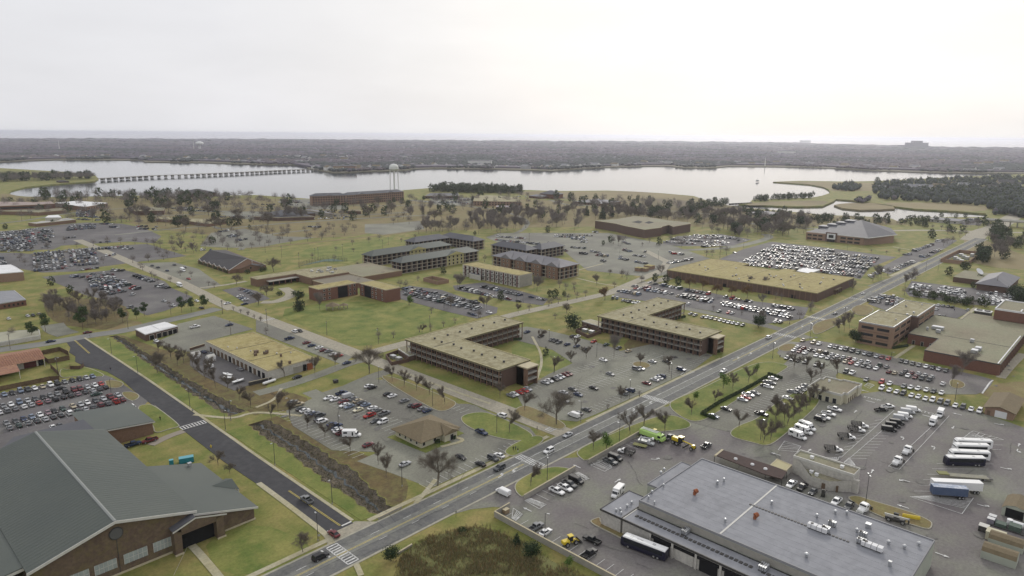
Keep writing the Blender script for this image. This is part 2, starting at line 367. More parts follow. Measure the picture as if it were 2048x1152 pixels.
area('leaf_litter','F1',[(700,250),(1900,330),(2100,600),(1700,800),(1400,760),(900,700),(700,500)], litter)
area('leaf_litter','B2',[(-100,720),(250,720),(450,790),(330,880),(-100,860)], litter, Z2)
area('leaf_litter','B2',[(960,620),(1100,600),(1560,800),(1500,880),(1380,850)], dry, Z3)
area('leaf_litter','B3',[(950,280),(1400,430),(1500,480),(1350,530),(1000,440),(860,380)], litter)
area('dry_field','E2',[(1200,640),(1700,500),(2400,500),(2400,900),(1900,900),(1500,760)], dry)
area('leaf_litter','C5',[(1500,300),(2048,500),(2300,620),(1900,640),(1500,560)], marshm)

# ------------------------------------------------------------------ roads, streets, car parks
def srect(name, x0, x1, y0, y1, m, z, label=None): return sheet(name, rect(x0, x1, y0, y1), z, m, label=label)
def path(t, pts, w_, m=pathm, z=Z5, name='path', sm=2, label=None):
    p = smooth(qs(t, pts), sm); return sheet(name, strip(p, w_), z, m, label=label)
srect('main_road',-30,962,146.4,158.6, roadm, Z4,'two way grey asphalt road with turn lane crossing the campus diagonally')
sheet('road_shoulder', rect(-30,962,145.6,159.4), Z3, kerbm)
sheet('black_road',[(95.6,163.5),(95.4,196),(94.6,230),(95.6,283),(96.6,305),(96.9,326),(98,345),(97,364),(95,372),(92,380),(90.6,392),(93.3,402),(93,412),(96,421),(97.5,436),(106.6,436),(106.2,341),(105.4,276),(104.4,225),(104,163.5)], Z3, blackm,
      label='freshly paved black road running up beside the ditch')
sheet('concrete_apron',[(92,158.5),(110,158.5),(105,164),(95,164)], Z2, concm)
sheet('verge', strip([(106.9,436),(106.9,341),(105.9,276),(105,225),(104.6,165)],1.1), Z5, pathm)
path('A1',[(1370,1150),(1480,920)],.1)
cross = qs('B1',[(-300,440),(0,392),(250,362),(480,325),(740,275),(980,245),(1300,166),(1560,110),(1720,68)]); sheet('cross_road', strip(smooth(cross,2),10.5), Z3, mat('grey road',(.215,.215,.19),.9,(.17,.17,.16),.06, detail=6), label='grey back road crossing the upper left of the campus')
srect('street',194.2,203.6,158,445, concm, Z3,'pale concrete street running past the dormitories')
sheet('street', strip([(196,440),(198,470),(201,500),(205,550),(207,650),(211,760),(214,850)],9), Z3, concm)
sheet('street', strip([(200,298),(260,299),(321,299),(412,292),(520,290)],8.5), Z4, concm)
sheet('street', strip([(411,292),(455,300),(520,312),(560,330),(600,380)],8), Z3, concm)
def lot(name, pts, m=lotm, z=Z2, sm=1, t=None, label=None):
    p = qs(t, pts) if t else pts; c_ = p[0]; sm = 0 if math.hypot(c_[0], c_[1]) > 430 else sm
    return sheet(name, smooth_loop(p, sm) if sm else p, z, m, label=label)
lot('parking_lot',[(20,369),(94,363),(96,352),(97,310),(90,302),(70,299),(20,300)], lotdark, sm=0, label='dark car park behind the brick gymnasium')
sheet('parking_lot',[(128,197),(131,182),(133,170),(134,163.2),(188,163),(193,172),(193,200)], Z1, lotm)
sheet('island_lawn',[(149.4,184.5),(162,184.5),(162,187),(171,187),(171,189),(168.5,205),(150.6,205.6),(147.5,205.6)], Z3, greeng)
lot('parking_lot',[(126,196),(181,192),(190,196),(190,265),(156,266),(150,262),(128,256)], lotm, sm=1, label='car park round the small hip roofed office')
lot('parking_lot',[(205.5,163),(228,160.8),(332,160.8),(333,178),(332,198),(300,205),(288,210),(288,290),(300,296),(276,296),(279,211),(236,207),(207,196)], lotm, sm=1, label='car park between the two long dormitories')
lot('parking_lot',[(249,144),(262,144),(262,132),(370,131),(374,146.8),(390,146.8),(392,112),(330,104),(330,86),(250,100),(244,118),(243,146.8)], lotm, sm=1, label='car park beside the hedge')
lot('motor_yard',[(118,146.9),(127,146.2),(134,144),(140,140),(143.2,135.8),(136.3,135.6),(136.1,115),(136.0,-40),(330,-30),(331,20),(341,45),(338,83),(300,104),(262,110),(250,146.9),(222,146.9),(216,142),(186,142),(180,146.9),(170,146.9)], yardm, z=Z1, sm=0, label='motor pool yard asphalt')
lot('parking_lot',[q('B4', *p) for p in ((60,400),(180,360),(300,320),(420,320),(960,440),(1420,545),(1760,620),(1780,650),(1690,745),(1500,745),(1380,745),(600,590),(480,545),(110,465))], yardm, sm=1, label='car park in front of the brick office block')
lot('parking_lot',[q('B4', *p) for p in ((1320,30),(1500,60),(1600,90),(1340,220),(1290,190))], lotdark, sm=0)
lot('parking_lot',[q('C5', *p) for p in ((620,950),(760,860),(960,900),(780,1010))], lotdark, sm=0)
lot('service_yard',[q('E7', *p) for p in ((0,320),(220,250),(1290,790),(940,870),(700,960),(200,720),(0,560))], lotdark, sm=0, z=Z2)
lot('parking_lot',[q('B1', *p) for p in ((1400,190),(1690,125),(2000,230),(1680,310),(1880,380),(1480,410),(1200,340),(1380,270))], lotm, sm=0)
lot('parking_lot',[q('B2', *p) for p in ((0,160),(100,150),(760,450),(680,510),(0,250))], lotm, sm=0, z=Z2)
path('B2',[(0,740),(230,680),(500,590),(730,500),(860,470)],7, lotm, Z2,'drive')
path('B2',[(420,720),(560,790),(700,700),(950,590),(1060,560)],7, lotm, Z1,'drive')
path('B2',[(1480,900),(1640,830),(1760,900)],8, lotm, Z2,'drive')
path('F1',[(820,700),(900,800),(1080,860)],12, lotm, Z2,'drive', sm=1)
lot('courtyard_paving',[q('B3', *p) for p in ((60,200),(290,240),(850,380),(840,440),(1080,430),(1290,480),(1400,560),(1330,600),(1000,480),(700,470),(300,350),(60,280))], lotm, z=Z1)
lot('parking_lot',[q('C1', *p) for p in ((-200,480),(0,455),(480,452),(560,415),(1180,378),(1400,395),(1470,330),(1300,250),(1100,215),(780,205),(640,215),(380,245),(200,270),(-200,300))], lotdark, z=Z1, label='big car park in front of the school buildings')
lot('parking_lot',[q('C1', *p) for p in ((260,490),(900,425),(1340,400),(1700,510),(1200,570),(900,610),(700,650),(380,660),(-200,560),(-200,480),(150,480))], lotdark, z=Z1)
lot('parking_lot',[q('C1', *p) for p in ((380,700),(700,670),(1100,630),(1300,680),(1500,740),(1560,800),(1750,880),(1720,930),(1500,1010),(1340,1050),(1040,930),(760,860),(520,760))], lotdark, z=Z1)
lot('parking_lot',[q('F3', *p) for p in ((480,210),(1000,190),(1400,300),(1760,560),(1500,620),(1050,500),(640,330))], lotm, z=Z1)
lot('parking_lot',[q('C2', *p) for p in ((200,820),(360,790),(520,830),(640,900),(430,950),(300,870))], lotdark, z=Z1)
lot('parking_lot',[q('C2', *p) for p in ((100,300),(400,260),(700,330),(1050,340),(700,400),(500,440),(150,430),(0,420))], lotm, z=Z1)
lot('parking_lot',[q('C2', *p) for p in ((1500,220),(1700,215),(2000,190),(2048,270),(1700,320),(1500,300))], lotm, z=Z1)
lot('parking_lot',[q('C3', *p) for p in ((0,830),(80,780),(380,820),(700,930),(890,980),(880,1030),(700,1080),(400,1010),(0,900))], lotdark, z=Z2, label='crowded car park beside the courtyard dormitory')
lot('parking_lot',[q('C3', *p) for p in ((480,780),(760,750),(1100,830),(1350,900),(1300,960),(1000,920),(500,820))], lotdark, z=Z1)
lot('parking_lot',[q('C3', *p) for p in ((780,340),(900,300),(1400,300),(1900,300),(2500,420),(2900,560),(2700,660),(2250,700),(1700,640),(1500,470),(1000,430))], lotm, z=Z1, label='wide car park behind the brick apartments')
lot('parking_lot',[q('C4', *p) for p in ((560,400),(700,330),(1100,310),(1380,360),(1200,420),(700,420))], lotdark, z=Z1)
path('C4',[(400,400),(330,440),(700,460),(1150,440),(1400,390),(1560,340),(1500,310)],10, lotm, Z1,'drive', sm=2)
lot('parking_lot',[q('C4', *p) for p in ((150,830),(400,740),(900,820),(1300,910),(1900,980),(1850,1080),(1500,1130),(1000,1010),(700,960),(120,880))], lotdark, z=Z2, label='long crowded car park in front of the warehouse')
path('C4',[(700,970),(1000,1030),(1600,1160),(1900,1260)],8, lotm, Z1,'drive')
lot('parking_lot',[q('C4', *p) for p in ((1080,540),(1300,450),(1560,380),(2100,440),(2700,520),(2450,620),(2370,720),(2000,660),(1700,640),(1400,600))], lotdark, z=Z1, label='packed car park beyond the warehouse')
lot('parking_lot',[q('C5', *p) for p in ((920,520),(1060,450),(1330,350),(1440,370),(1200,520),(820,680),(700,640))], lotdark, z=Z1)
lot('parking_lot',[q('C5', *p) for p in ((960,830),(1020,740),(1500,800),(2000,820),(2200,850),(2200,980),(1600,960),(1000,880))], lotdark, z=Z1, label='car park full of white cars below the dish building')
lot('parking_lot',[q('C5', *p) for p in ((1430,200),(1550,160),(1700,190),(1640,230),(1500,230))], lotdark, z=Z1)
path('C5',[(1560,370),(1650,290),(1800,250),(1950,150),(2100,80)],22, concm, Z2,'road', sm=2)
path('C5',[(820,280),(1200,275),(1650,290),(2100,300)],10, concm, Z1,'road', sm=2)
path('C5',[(700,800),(850,740),(1000,700)],14, lotm, Z1,'drive')
path('I',[(1450,440),(1560,455),(1700,460)],9, lotm, Z1,'drive')
path('B1',[(1220,830),(1420,1000)],.1)
path('B1',[(1530,905),(1700,925),(1850,935),(1980,890),(2110,890),(2380,915)],1.8, label='curving footpath bridging the ditch')
path('A1',[(1500,900),(1560,960),(1680,1100),(1760,1200)],2.2)
path('A2',[(20,420),(250,590),(420,720),(560,830),(600,900)],1.8)
path('A2',[(790,1060),(830,1150)],1.6)
path('A2',[(1260,580),(1330,500),(1420,390)],1.6)
sheet('path', rect(60,95,160.4,162.2), Z4, pathm); sheet('path', rect(108,192,160.6,162.4), Z4, pathm); sheet('path', rect(214,330,158.9,160.2), Z3, pathm)
path('B2',[(1560,1080),(1660,1110),(1460,1160)],1.6)
path('B3',[(160,290),(250,460),(190,640)],1.4)
path('B2',[(1130,560),(1500,700),(1850,820)],1.5)
path('B2',[(0,850),(150,790),(200,700)],1.5)
path('A1',[(1190,120),(1330,50),(1450,10)],3.5, mat('gravel drive',(.25,.22,.18),.95), Z4)
path('B4',[(1000,460),(1150,360)],2.0)
path('E2',[(1650,440),(1800,260),(2000,60)],4, concm, Z3)
path('B4',[(1470,200),(1640,60)],2.5)
path('C3',[(1600,710),(1850,770),(2100,800)],1.6); path('C3',[(1620,640),(1850,580)],1.6)
path('C5',[(850,430),(1000,455)],2); path('C5',[(820,700),(960,640),(1100,570)],3)
path('C2',[(760,800),(860,860),(700,930),(560,930)],8, concm, Z2,'drive')
path('C2',[(0,800),(200,780),(420,740)],4, concm, Z2,'drive')
path('C2',[(430,440),(700,420),(1200,370),(1700,320),(2048,270)],7, dry, Z2,'drive')
path('B4',[(290,125),(590,190)],2)
def island(pts, m=dry, h=.26):
    p = smooth_loop(pts,2); c = sum((Vector(a[:2]) for a in p), Vector((0,0)))/len(p)
    sheet('kerb', p, h-.01, kerbm)
    pin = offset_loop(p,.35); sheet('island_lawn', pin, h+.01, m)
def offset_loop(p, d):
    n = len(p); a = sum(p[i][0]*p[(i+1) % n][1]-p[(i+1) % n][0]*p[i][1] for i in range(n)); s_ = 1 if a > 0 else -1; out = []
    for i in range(n):
        t = (Vector(p[(i+1) % n][:2])-Vector(p[i-1][:2]))
        if t.length < 1e-6: out.append(tuple(p[i][:2])); continue
        t.normalize(); out.append((p[i][0]-t.y*d*s_, p[i][1]+t.x*d*s_))
    return out
for pts, m_ in (([(820,640),(900,632),(985,655),(960,690),(900,700),(830,690),(835,660)], dry),([(950,728),(1050,725),(1110,755),(1080,790),(1030,800),(980,770)], dry),
             ([(1085,840),(1160,822),(1225,835),(1420,985),(1410,1005),(1340,1020),(1215,1060),(1210,990),(1095,885)], greeng),
             ([(470,540),(560,555),(650,525),(740,550),(845,600),(760,610),(600,600),(470,625)], greeng)): island(qs('B1', pts), m_)
island(qs('A3',[(505,200),(520,160),(600,115),(1000,-60),(1240,-130),(1420,-60),(1400,0),(1000,30),(605,270)]), greeng)
island(qs('A3',[(15,440),(60,390),(200,315),(330,290),(430,300),(490,320),(100,548),(30,500)]), greeng)
island(qs('B3',[(1235,835),(1260,795),(1500,700),(1800,545),(2000,480),(2200,520),(2140,560),(1600,905),(1500,960),(1400,960),(1290,900)]), greeng)
island(qs('B3',[(945,500),(1000,485),(1080,500),(1100,530),(1040,545),(960,525)]), dry)
island(qs('B3',[(10,880),(60,840),(140,835),(440,980),(400,1030),(300,1010),(60,920)]), dry)
island(qs('I',[(1458,865),(1475,852),(1515,838),(1540,815),(1570,795),(1600,780),(1636,786),(1642,806),(1600,845),(1570,870),(1537,895),(1505,886),(1465,876)]), greeng)
island(qs('I',[(918,838),(932,828),(965,824),(990,830),(1070,868),(1060,880),(1036,884),(982,874),(935,855)]), greeng); island(qs('I',[(1003,901),(1060,872),(1088,873),(1086,886),(1050,904),(1022,916)]), greeng)
island(qs('B2',[(960,610),(1040,590),(1560,790),(1590,830),(1480,890),(1380,860)]), dry)
island(qs('B4',[(70,380),(140,345),(220,350),(240,380),(160,410),(90,400)]), dry)
island(qs('E2',[(850,470),(960,470),(1080,520),(1100,580),(1000,620),(880,600),(830,540)]), dry)
island(qs('B4',[(350,185),(560,130),(580,180),(400,275),(350,265)]), dry)
island(qs('B4',[(630,85),(720,30),(860,70),(760,140)]), dry)
island(qs('A4',[(690,515),(820,560),(1100,640),(1290,720),(1300,760),(1270,795),(1100,740),(900,700),(600,540)]), dry)
island(qs('A3',[(600,730),(650,700),(700,690),(700,740),(850,800),(980,870),(900,880),(760,810)]), dry)
for pts in ([(1100,645),(1300,660),(1560,790),(1500,800),(1260,690)],[(280,780),(640,990),(600,1010),(240,830)]): pass
def line(b, p, r, w_=.16):
    p, r = Vector(p[:2]), Vector(r[:2]); d = r-p
    if d.length < .01: return
    d.normalize(); nn = Vector((-d.y, d.x))*(w_/2)
    b.add([(*(p-nn),0),(*(r-nn),0),(*(r+nn),0),(*(p+nn),0)],[(0,1,2,3)])
def paint(name, b, z, m=white):
    b.v = [(x, y, z) for x, y, _ in b.v]; o = b.build(name, m); o['kind'] = 'structure'; return o
ZM = .19
b = MB()
for y in (150.6,154.6):
    x = 20
    while x < 950:
        if y == 154.6 or not (150 < x < 330): line(b,(x, y),(x+3, y),.14)
        x += 12
line(b,(160,150.7),(330,150.7),.14); line(b,(160,154.4),(330,154.4),.14)
paint('lane_lines', b, ZM)
b = MB()
for x0, x1 in ((20,168),(330,540),(560,940)):
    for y in (152.3,152.7): line(b,(x0, y),(x1, y),.14)
paint('centre_lines', b, ZM, yell)
def crosswalk(x0, y0, x1, y1, n, w_=.45, z=ZM):    # box between the two outer lines, bars across
    b = MB()
    if abs(x1-x0) < abs(y1-y0):
        line(b,(x0, y0),(x0, y1),.3); line(b,(x1, y0),(x1, y1),.3)
        for i in range(n+1): y = y0+(y1-y0)*i/n; line(b,(x0, y),(x1, y), w_)
    else:
        line(b,(x0, y0),(x1, y0),.3); line(b,(x0, y1),(x1, y1),.3)
        for i in range(n+1): x = x0+(x1-x0)*i/n; line(b,(x, y0),(x, y1), w_)
    return paint('crosswalk', b, z)
sheet('worn_lane', rect(-30,962,150.8,154.8), Z5, mat('worn lane asphalt',(.185,.19,.165),.9,(.155,.155,.145),.08,(.20,.20,.18),.5))
def cracks(x0, x1, y0, y1, n, seed):
    b = MB(); r = random.Random(seed)
    for _ in range(n):
        x, y, a = r.uniform(x0, x1), r.uniform(y0, y1), r.choice((0, HP, r.uniform(0,3)))
        for _k in range(r.randint(2,7)):
            e = (x+2.6*math.cos(a), y+2.6*math.sin(a)); line(b,(x, y), e, r.uniform(.06,.13)); x, y = e; a += r.uniform(-.3,.3)
    paint('asphalt_cracks', b, Z5+.02, mat('crack filler',(.07,.07,.068),.9))
HP = math.pi/2
cracks(140,250,60,140,26,1); cracks(215,330,20,100,30,2); cracks(128,188,198,260,40,3); cracks(212,330,164,200,45,4); cracks(20,200,147,158,30,5); cracks(200,600,147,158,40,6); cracks(150,200,380,430,20,7); cracks(335,440,40,140,40,8)
r = random.Random(4); b = MB()
for x0, x1, y0, y1 in ((140,250,60,140),(215,335,20,100),(128,188,198,260),(212,330,164,200),(30,92,300,360),(355,440,40,140)):
    for _ in range(16):
        x, y, k = r.uniform(x0, x1), r.uniform(y0, y1), r.uniform(.8,2.6); n = 9; b.add([(x+k*r.uniform(.6,1)*math.cos(i*.7), y+k*r.uniform(.4,.9)*math.sin(i*.7),0) for i in range(n)],[tuple(range(n))])
paint('oil_stains', b, Z5+.012, mat('oil stain',(.105,.10,.095),.8,(.15,.145,.13),.8))
crosswalk(91.2,147,94.6,157.8,9); crosswalk(169.6,146.8,173,158,12); crosswalk(253.2,146.6,256.6,158.2,12)
crosswalk(395,146.6,398.4,158.2,9); crosswalk(449,146.6,453,158.2,9); crosswalk(95.4,268.5,104.6,272,8); crosswalk(196,163.5,203,166.5,6)
crosswalk(526,146.6,530,158.2,8); crosswalk(194.8,398,203,401,6)
b = MB(); line(b,(104,164.6),(100.6,164.6),.6); line(b,(95.8,163.2),(97.5,163.2),.5); line(b,(89.6,158),(89.6,153.4),.5); paint('stop_lines', b, ZM)
b = MB(); line(b,(100.2,165),(100,195),.16); line(b,(100.2+.4,165),(100.4,195),.16)
line(b,(101.2,434),(99.6,402),.2); line(b,(101.7,434),(100.1,402),.2); paint('centre_lines', b, ZM, yell)
def arrow(b, x, y, ang, L_=3.2, bend=0):
    c, s_ = math.cos(ang), math.sin(ang)
    def T(u, v): return (x+u*c-v*s_, y+u*s_+v*c,0)
    b.add([T(-L_*.5,-.18), T(L_*.12,-.18), T(L_*.12,.18), T(-L_*.5,.18)],[(0,1,2,3)])
    if bend:
        b.add([T(L_*.12,-.18), T(L_*.35,.5*bend), T(L_*.2,.8*bend), T(L_*.0,.18)],[(0,1,2,3)])
        b.add([T(L_*.42,.25*bend), T(L_*.35,1.5*bend), T(-L_*.02,.9*bend)],[(0,1,2)])
    else: b.add([T(L_*.12,-.6), T(L_*.5,0), T(L_*.12,.6)],[(0,1,2)])
b = MB()
HP = math.pi/2
for t, x, y, a, bd in (('A2',1940,365,0,1),('A3',15,315, math.pi,1),('B3',965,872,0,1),('B3',1090,808, math.pi,1),('B3',1790,460,0,1),('B3',1880,420, math.pi,1),
                       ('A3',120,630, HP,0),('A3',835,402,0,0),('A3',1135,235, HP*-.6,1),('A3',510,290, HP,0),('A4',60,192, HP,0),('A4',325,165,0,0),
                       ('A4',822,328,.1,0),('A4',1075,400, HP,1),('A4',1063,607, HP,0),('A4',1315,145,0,1),('A4',1070,70,0,1),('A4',1880,310,-HP,1),('A4',1700,603,-HP,1),
                       ('A4',1375,990,-HP,0),('A4',1980,120,0,0),('A4',1965,165, math.pi,1),('B4',690,882,0,0),('B4',1460,1008, math.pi,0),('B4',760,718, HP,0),('B4',1490,902, HP,0),
                       ('B4',1825,985,-HP,1),('B4',275,212,0,1),('B4',400,222, math.pi,1)):
    p = q(t, x, y); arrow(b, p.x, p.y, a,3.6, bd)
paint('road_arrows', b, ZM+.004)
def hatch(p0, p1, p2, n, m=white, name='hatching'):          # outline triangle/quad p0,p1,p2 with bars
    b = MB(); p0, p1, p2 = [Vector(p[:2]) for p in (p0, p1, p2)]
    line(b, p0, p1,.2); line(b, p1, p2,.2); line(b, p2, p0,.2)
    for i in range(1, n):
        t = i/n; line(b, p0.lerp(p1, t), p0.lerp(p2, t) if i % 2 < 2 else p2,.2)
    return paint(name, b, ZM)
def qhatch(t, a, b_, c, d, n):
    A, B, Cc, D = [q(t, *p).to_2d() for p in (a, b_, c, d)]; b = MB()
    for u, v in ((A, B),(B, Cc),(Cc, D),(D, A)): line(b, u, v,.18)
    for i in range(1, n): line(b, A.lerp(B, i/n), D.lerp(Cc, min(1, i/n+.25)),.2)
    return paint('hatching', b, ZM)
qhatch('A3',(620,280),(740,235),(790,300),(730,330),6); qhatch('A3',(500,345),(525,335),(615,385),(570,400),5)
qhatch('A3',(100,560),(140,540),(272,590),(215,625),7); qhatch('A3',(0,700),(30,720),(85,670),(10,620),6)
qhatch('A4',(1120,530),(1280,520),(1620,540),(1530,665),12); qhatch('A4',(1520,80),(1600,20),(1700,60),(1700,80),8); qhatch('A4',(1620,10),(1860,80),(1700,82),(1580,30),5)
qhatch('E4',(930,760),(1160,750),(1090,810),(1050,800),6); qhatch('E4',(1200,830),(1280,760),(1390,890),(1300,870),6); qhatch('B4',(760,680),(790,655),(840,675),(800,700),5)
qhatch('A4',(80,160),(130,90),(260,130),(230,175),5); qhatch('B3',(1330,595),(1380,545),(1440,570),(1360,600),5)
def text_mark(txt, x, y, size, rz):
    cu = bpy.data.curves.new('road_text','FONT'); cu.body = txt; cu.size = size; cu.align_x = 'CENTER'; cu.align_y = 'CENTER'
    o = bpy.data.objects.new('tmp', cu); C.objects.link(o); me = bpy.data.meshes.new_from_object(o); bpy.data.objects.remove(o)
    me.materials.clear(); me.materials.append(white)
    o = bpy.data.objects.new('road_text', me); C.objects.link(o); o.location = (x, y, ZM+.004); o.rotation_euler.z = rz; o['kind'] = 'structure'; return o
for t, x, y in (('E1',1635,772),('E2',512,1000)):
    p = q(t, x, y); o = text_mark('STOP', p.x, p.y,3.0,-HP); p2 = q(t, x-20, y+48); b = MB(); line(b,(p2.x, p2.y+1.8),(p2.x, p2.y-1.8),.5); paint('stop_lines', b, ZM)
def stalls(b, axis, a0, a1, c0, c1, pitch=2.75):
    n = int(abs(a1-a0)/pitch)
    for i in range(n+1):
        a = a0+(a1-a0)*i/max(1, n)
        line(b,(a, c0),(a, c1),.13) if axis == 'X' else line(b,(c0, a),(c1, a),.13)
b = MB()
stalls(b,'X',50,93,357,363); stalls(b,'X',50,92,336.5,347.5); stalls(b,'X',48,92,314,325); stalls(b,'X',48,90,300,304)
stalls(b,'Y',200,258,128,133); stalls(b,'Y',205,250,150,161); stalls(b,'Y',203,262,183.5,188.5)
stalls(b,'X',133,185,163,168); stalls(b,'X',214,324,163,168); stalls(b,'X',232,312,178,189.5); stalls(b,'X',228,300,198.5,204); line(b,(232,183.7),(312,183.7),.13)
stalls(b,'X',262,372,125,131); stalls(b,'X',268,360,109,119)
stalls(b,'Y',60,133,136.6,142,3.1); stalls(b,'X',152,172,130,135.4,3); stalls(b,'X',186,222,130,135.6,3)
paint('stall_lines', b, ZM)
b = MB()      # angled stalls of the motor yard
for i in range(22):
    p = q('E4',1290+(1900-1290)*i/13*.97,770-(770-190)*i/13); e = Vector((p.x+1.5, p.y-6.5,0))
    line(b, p,(p.x+4.2, p.y-4.6),.14)
for i in range(12):
    p = q('E4',1090+(1960-1090)*i/13,800-(800-30)*i/13); line(b, p,(p.x-4.6, p.y+2.2),.14)
A_, B_ = q('E4',1090,810), q('E4',1990,10); A2_, B2_ = q('E4',1200,840), q('E4',2150,30)
line(b, A_, B_,.16); line(b, A2_, B2_,.16)
for a0, a1 in (((950,290),(1340,-70)),((1035,315),(1430,-110))): line(b, q('A4', *a0), q('A4', *a1),.16)
line(b, q('A4',950,290), q('A4',1035,315),.16)
for (xa, ya),(xb, yb) in (((1330,268),(1780,272)),((1295,310),(1740,312)),((1255,352),(1700,360)),((1190,438),(1280,440)),((1150,485),(1290,487)),((1225,395),(1730,400)),((1750,155),(1840,158)),((1750,120),(1850,122))): line(b, q('A4', xa, ya), q('A4', xb, yb),.14)
paint('stall_lines', b, ZM)
b = MB(); pts = [q('E2', *p) for p in ((1360,690),(1400,630),(1430,590),(1455,550),(1490,510),(1530,480))]
for u, v in zip(pts, pts[1:]): line(b, u, v,.7)
paint('kerb_paint', b, ZM)

for pts, w_ in (([(0,447),(60,440),(150,424),(230,418)],8),([(225,418),(340,415),(480,413),(640,420)],7),([(440,458),(560,447),(700,438),(860,430)],8),([(300,432),(420,428),(560,424),(620,421)],7),([(560,398),(640,408),(760,412),(900,408),(1000,420)],7),
               ([(1000,420),(1060,440),(1048,460),(1020,470)],6),([(1100,400),(1140,412),(1200,410)],9),([(820,400),(900,408),(980,400)],16),([(350,420),(470,424)],22),([(640,424),(700,432),(820,424)],8),([(230,470),(420,450),(440,458)],6),([(480,500),(520,470),(620,460)],6),([(1200,424),(1300,418),(1440,430)],5)):
    sheet('campus_road', strip(smooth([P(x, y) for x, y in pts],2), w_), Z2, lotm)
area('bare_lot','I',[(430,425),(520,422),(640,430),(610,440),(480,440)], lotm, Z2); area('bare_lot','I',[(540,400),(640,398),(720,420),(600,418)], lotm, Z2); area('bare_lot','I',[(860,396),(960,395),(960,410),(860,410)], lotm, Z2)
area('rough_field','I',[(1240,395),(1380,400),(1560,425),(1700,445),(1500,440),(1300,420)], litter, Z1); area('rough_field','I',[(1300,395),(1400,405),(1460,425),(1330,410)], mat('brown brush land',(.11,.085,.05),.95,(.14,.11,.06),.03), Z2)
# ------------------------------------------------------------------ buildings
def box_mesh(name, w_, d, h, m):
    b = MB(); b.box(-w_/2, w_/2,-d/2, d/2,0, h, m); return b.mesh(name)
_wm = {}
def win_mesh(w_, h, m, frame):
    k = (round(w_,2), round(h,2), m.name, frame.name if frame else None)
    if k not in _wm:
        b = MB(); b.box(-w_/2, w_/2,-.06,.06,0, h, m)
        if frame:
            t = .12
            for a in ((-w_/2-t, w_/2+t,-.1,.1,-t,0),(-w_/2-t, w_/2+t,-.1,.1, h, h+t),(-w_/2-t,-w_/2,-.1,.1,0, h),(w_/2, w_/2+t,-.1,.1,0, h)): b.box(*a, frame)
        _wm[k] = b.mesh('window')
    return _wm[k]
def openings(parent, p, r, zs, n, w_, h, m=glass_d, frame=None, name='window', pad=1.0, at=None, out=.03):
    p, r = Vector(p[:2]), Vector(r[:2]); d = r-p; L_ = d.length; u = d/L_; rz = math.atan2(u.y, u.x); nn = Vector((u.y,-u.x))
    me = win_mesh(w_, h, m, frame)
    ts = at if at is not None else [(pad+(L_-2*pad)*(i+.5)/n) for i in range(n)]
    for z in zs:
        for t in ts:
            c = p+u*t+nn*out; inst(name, me, parent,(c.x, c.y, z), rz)
class Bld:
    def __init__(s, name, label, cat, cx, cy, group=None): s.r = thing(name, label, cat,(cx, cy,0), group=group)
    def wall(s, pts, z0, z1, m, name='wall', top=True, topm=None):
        b = MB(); b.prism(pts, z0, z1, topm or m, side=m, top=top); return b.build(name, parent=s.r)
    def roof(s, pts, z, m, coping=None, lip=.35, w_=.45, name='roof'):
        inner = offset_loop([tuple(p[:2]) for p in pts], w_)
        b = MB(); b.prism(inner, z-.3, z, m); rf = b.build(name, parent=s.r)
        c = MB(); n = len(pts); P2 = [tuple(p[:2]) for p in pts]
        for i in range(n):
            j = (i+1) % n
            quad = [P2[i], P2[j], inner[j], inner[i]]
            c.add([(*P2[i], z-.45),(*P2[j], z-.45),(*P2[j], z+lip),(*P2[i], z+lip),(*inner[i], z+lip),(*inner[j], z+lip),(*inner[i], z-.1),(*inner[j], z-.1)],
                  [(0,1,2,3),(3,2,5,4),(4,5,7,6)])
        c.build('coping', coping or trim_tan, s.r); return rf
    def b(s, name, m, *boxes):
        b = MB()
        for bx in boxes: b.box(*bx)
        return b.build(name, m, s.r)
def flat(name, label, cat, pts, z, wm, rm, coping=None, z0=-.3, lip=.35, w_=.45):
    pts = [tuple(p[:2]) for p in pts]; n = len(pts)
    if sum(pts[i][0]*pts[(i+1) % n][1]-pts[(i+1) % n][0]*pts[i][1] for i in range(n)) < 0: pts = pts[::-1]
    cx = sum(p[0] for p in pts)/n; cy = sum(p[1] for p in pts)/n
    B_ = Bld(name, label, cat, cx, cy); ins = offset_loop(pts,.06)
    B_.wall(ins, z0, z-.32, wm); B_.roof(pts, z, rm, coping, lip, w_); return B_
def vent(x, y, z, kind=0, r=.35, h=.9, parent=None, name='roof_vent', m=metal_l):
    b = MB()
    if kind == 0: b.cyl((0,0,0),(0,0, h*.6), r*.6, r*.6,10, m); b.cyl((0,0, h*.6),(0,0, h*.8), r, r*1.05,10, m); b.cyl((0,0, h*.8),(0,0, h), r*1.05, r*.4,10, m)
    elif kind == 1: b.box(-r, r,-r, r,0, h, m); b.box(-r*1.2, r*1.2,-r*1.2, r*1.2, h, h+.12, m)
    elif kind == 2: b.box(-r*1.4, r*1.4,-r, r,.15, h, m); b.box(-r*1.4,-r*.9,-r*.8, r*.8, h, h+.25, metal_d); b.cyl((r*.4,0, h),(r*.4,0, h+.15), r*.6, r*.6,10, metal_d)
    o = b.build(name); o.location = (x, y, z); 
    if parent is not None: o.parent = parent; o.location = Vector((x, y, z))-Vector(parent.location)
    return o
def roof_units(B_, pts, z, kind, **kw):
    for x, y in pts: vent(x, y, z, kind, parent=B_.r, **kw)

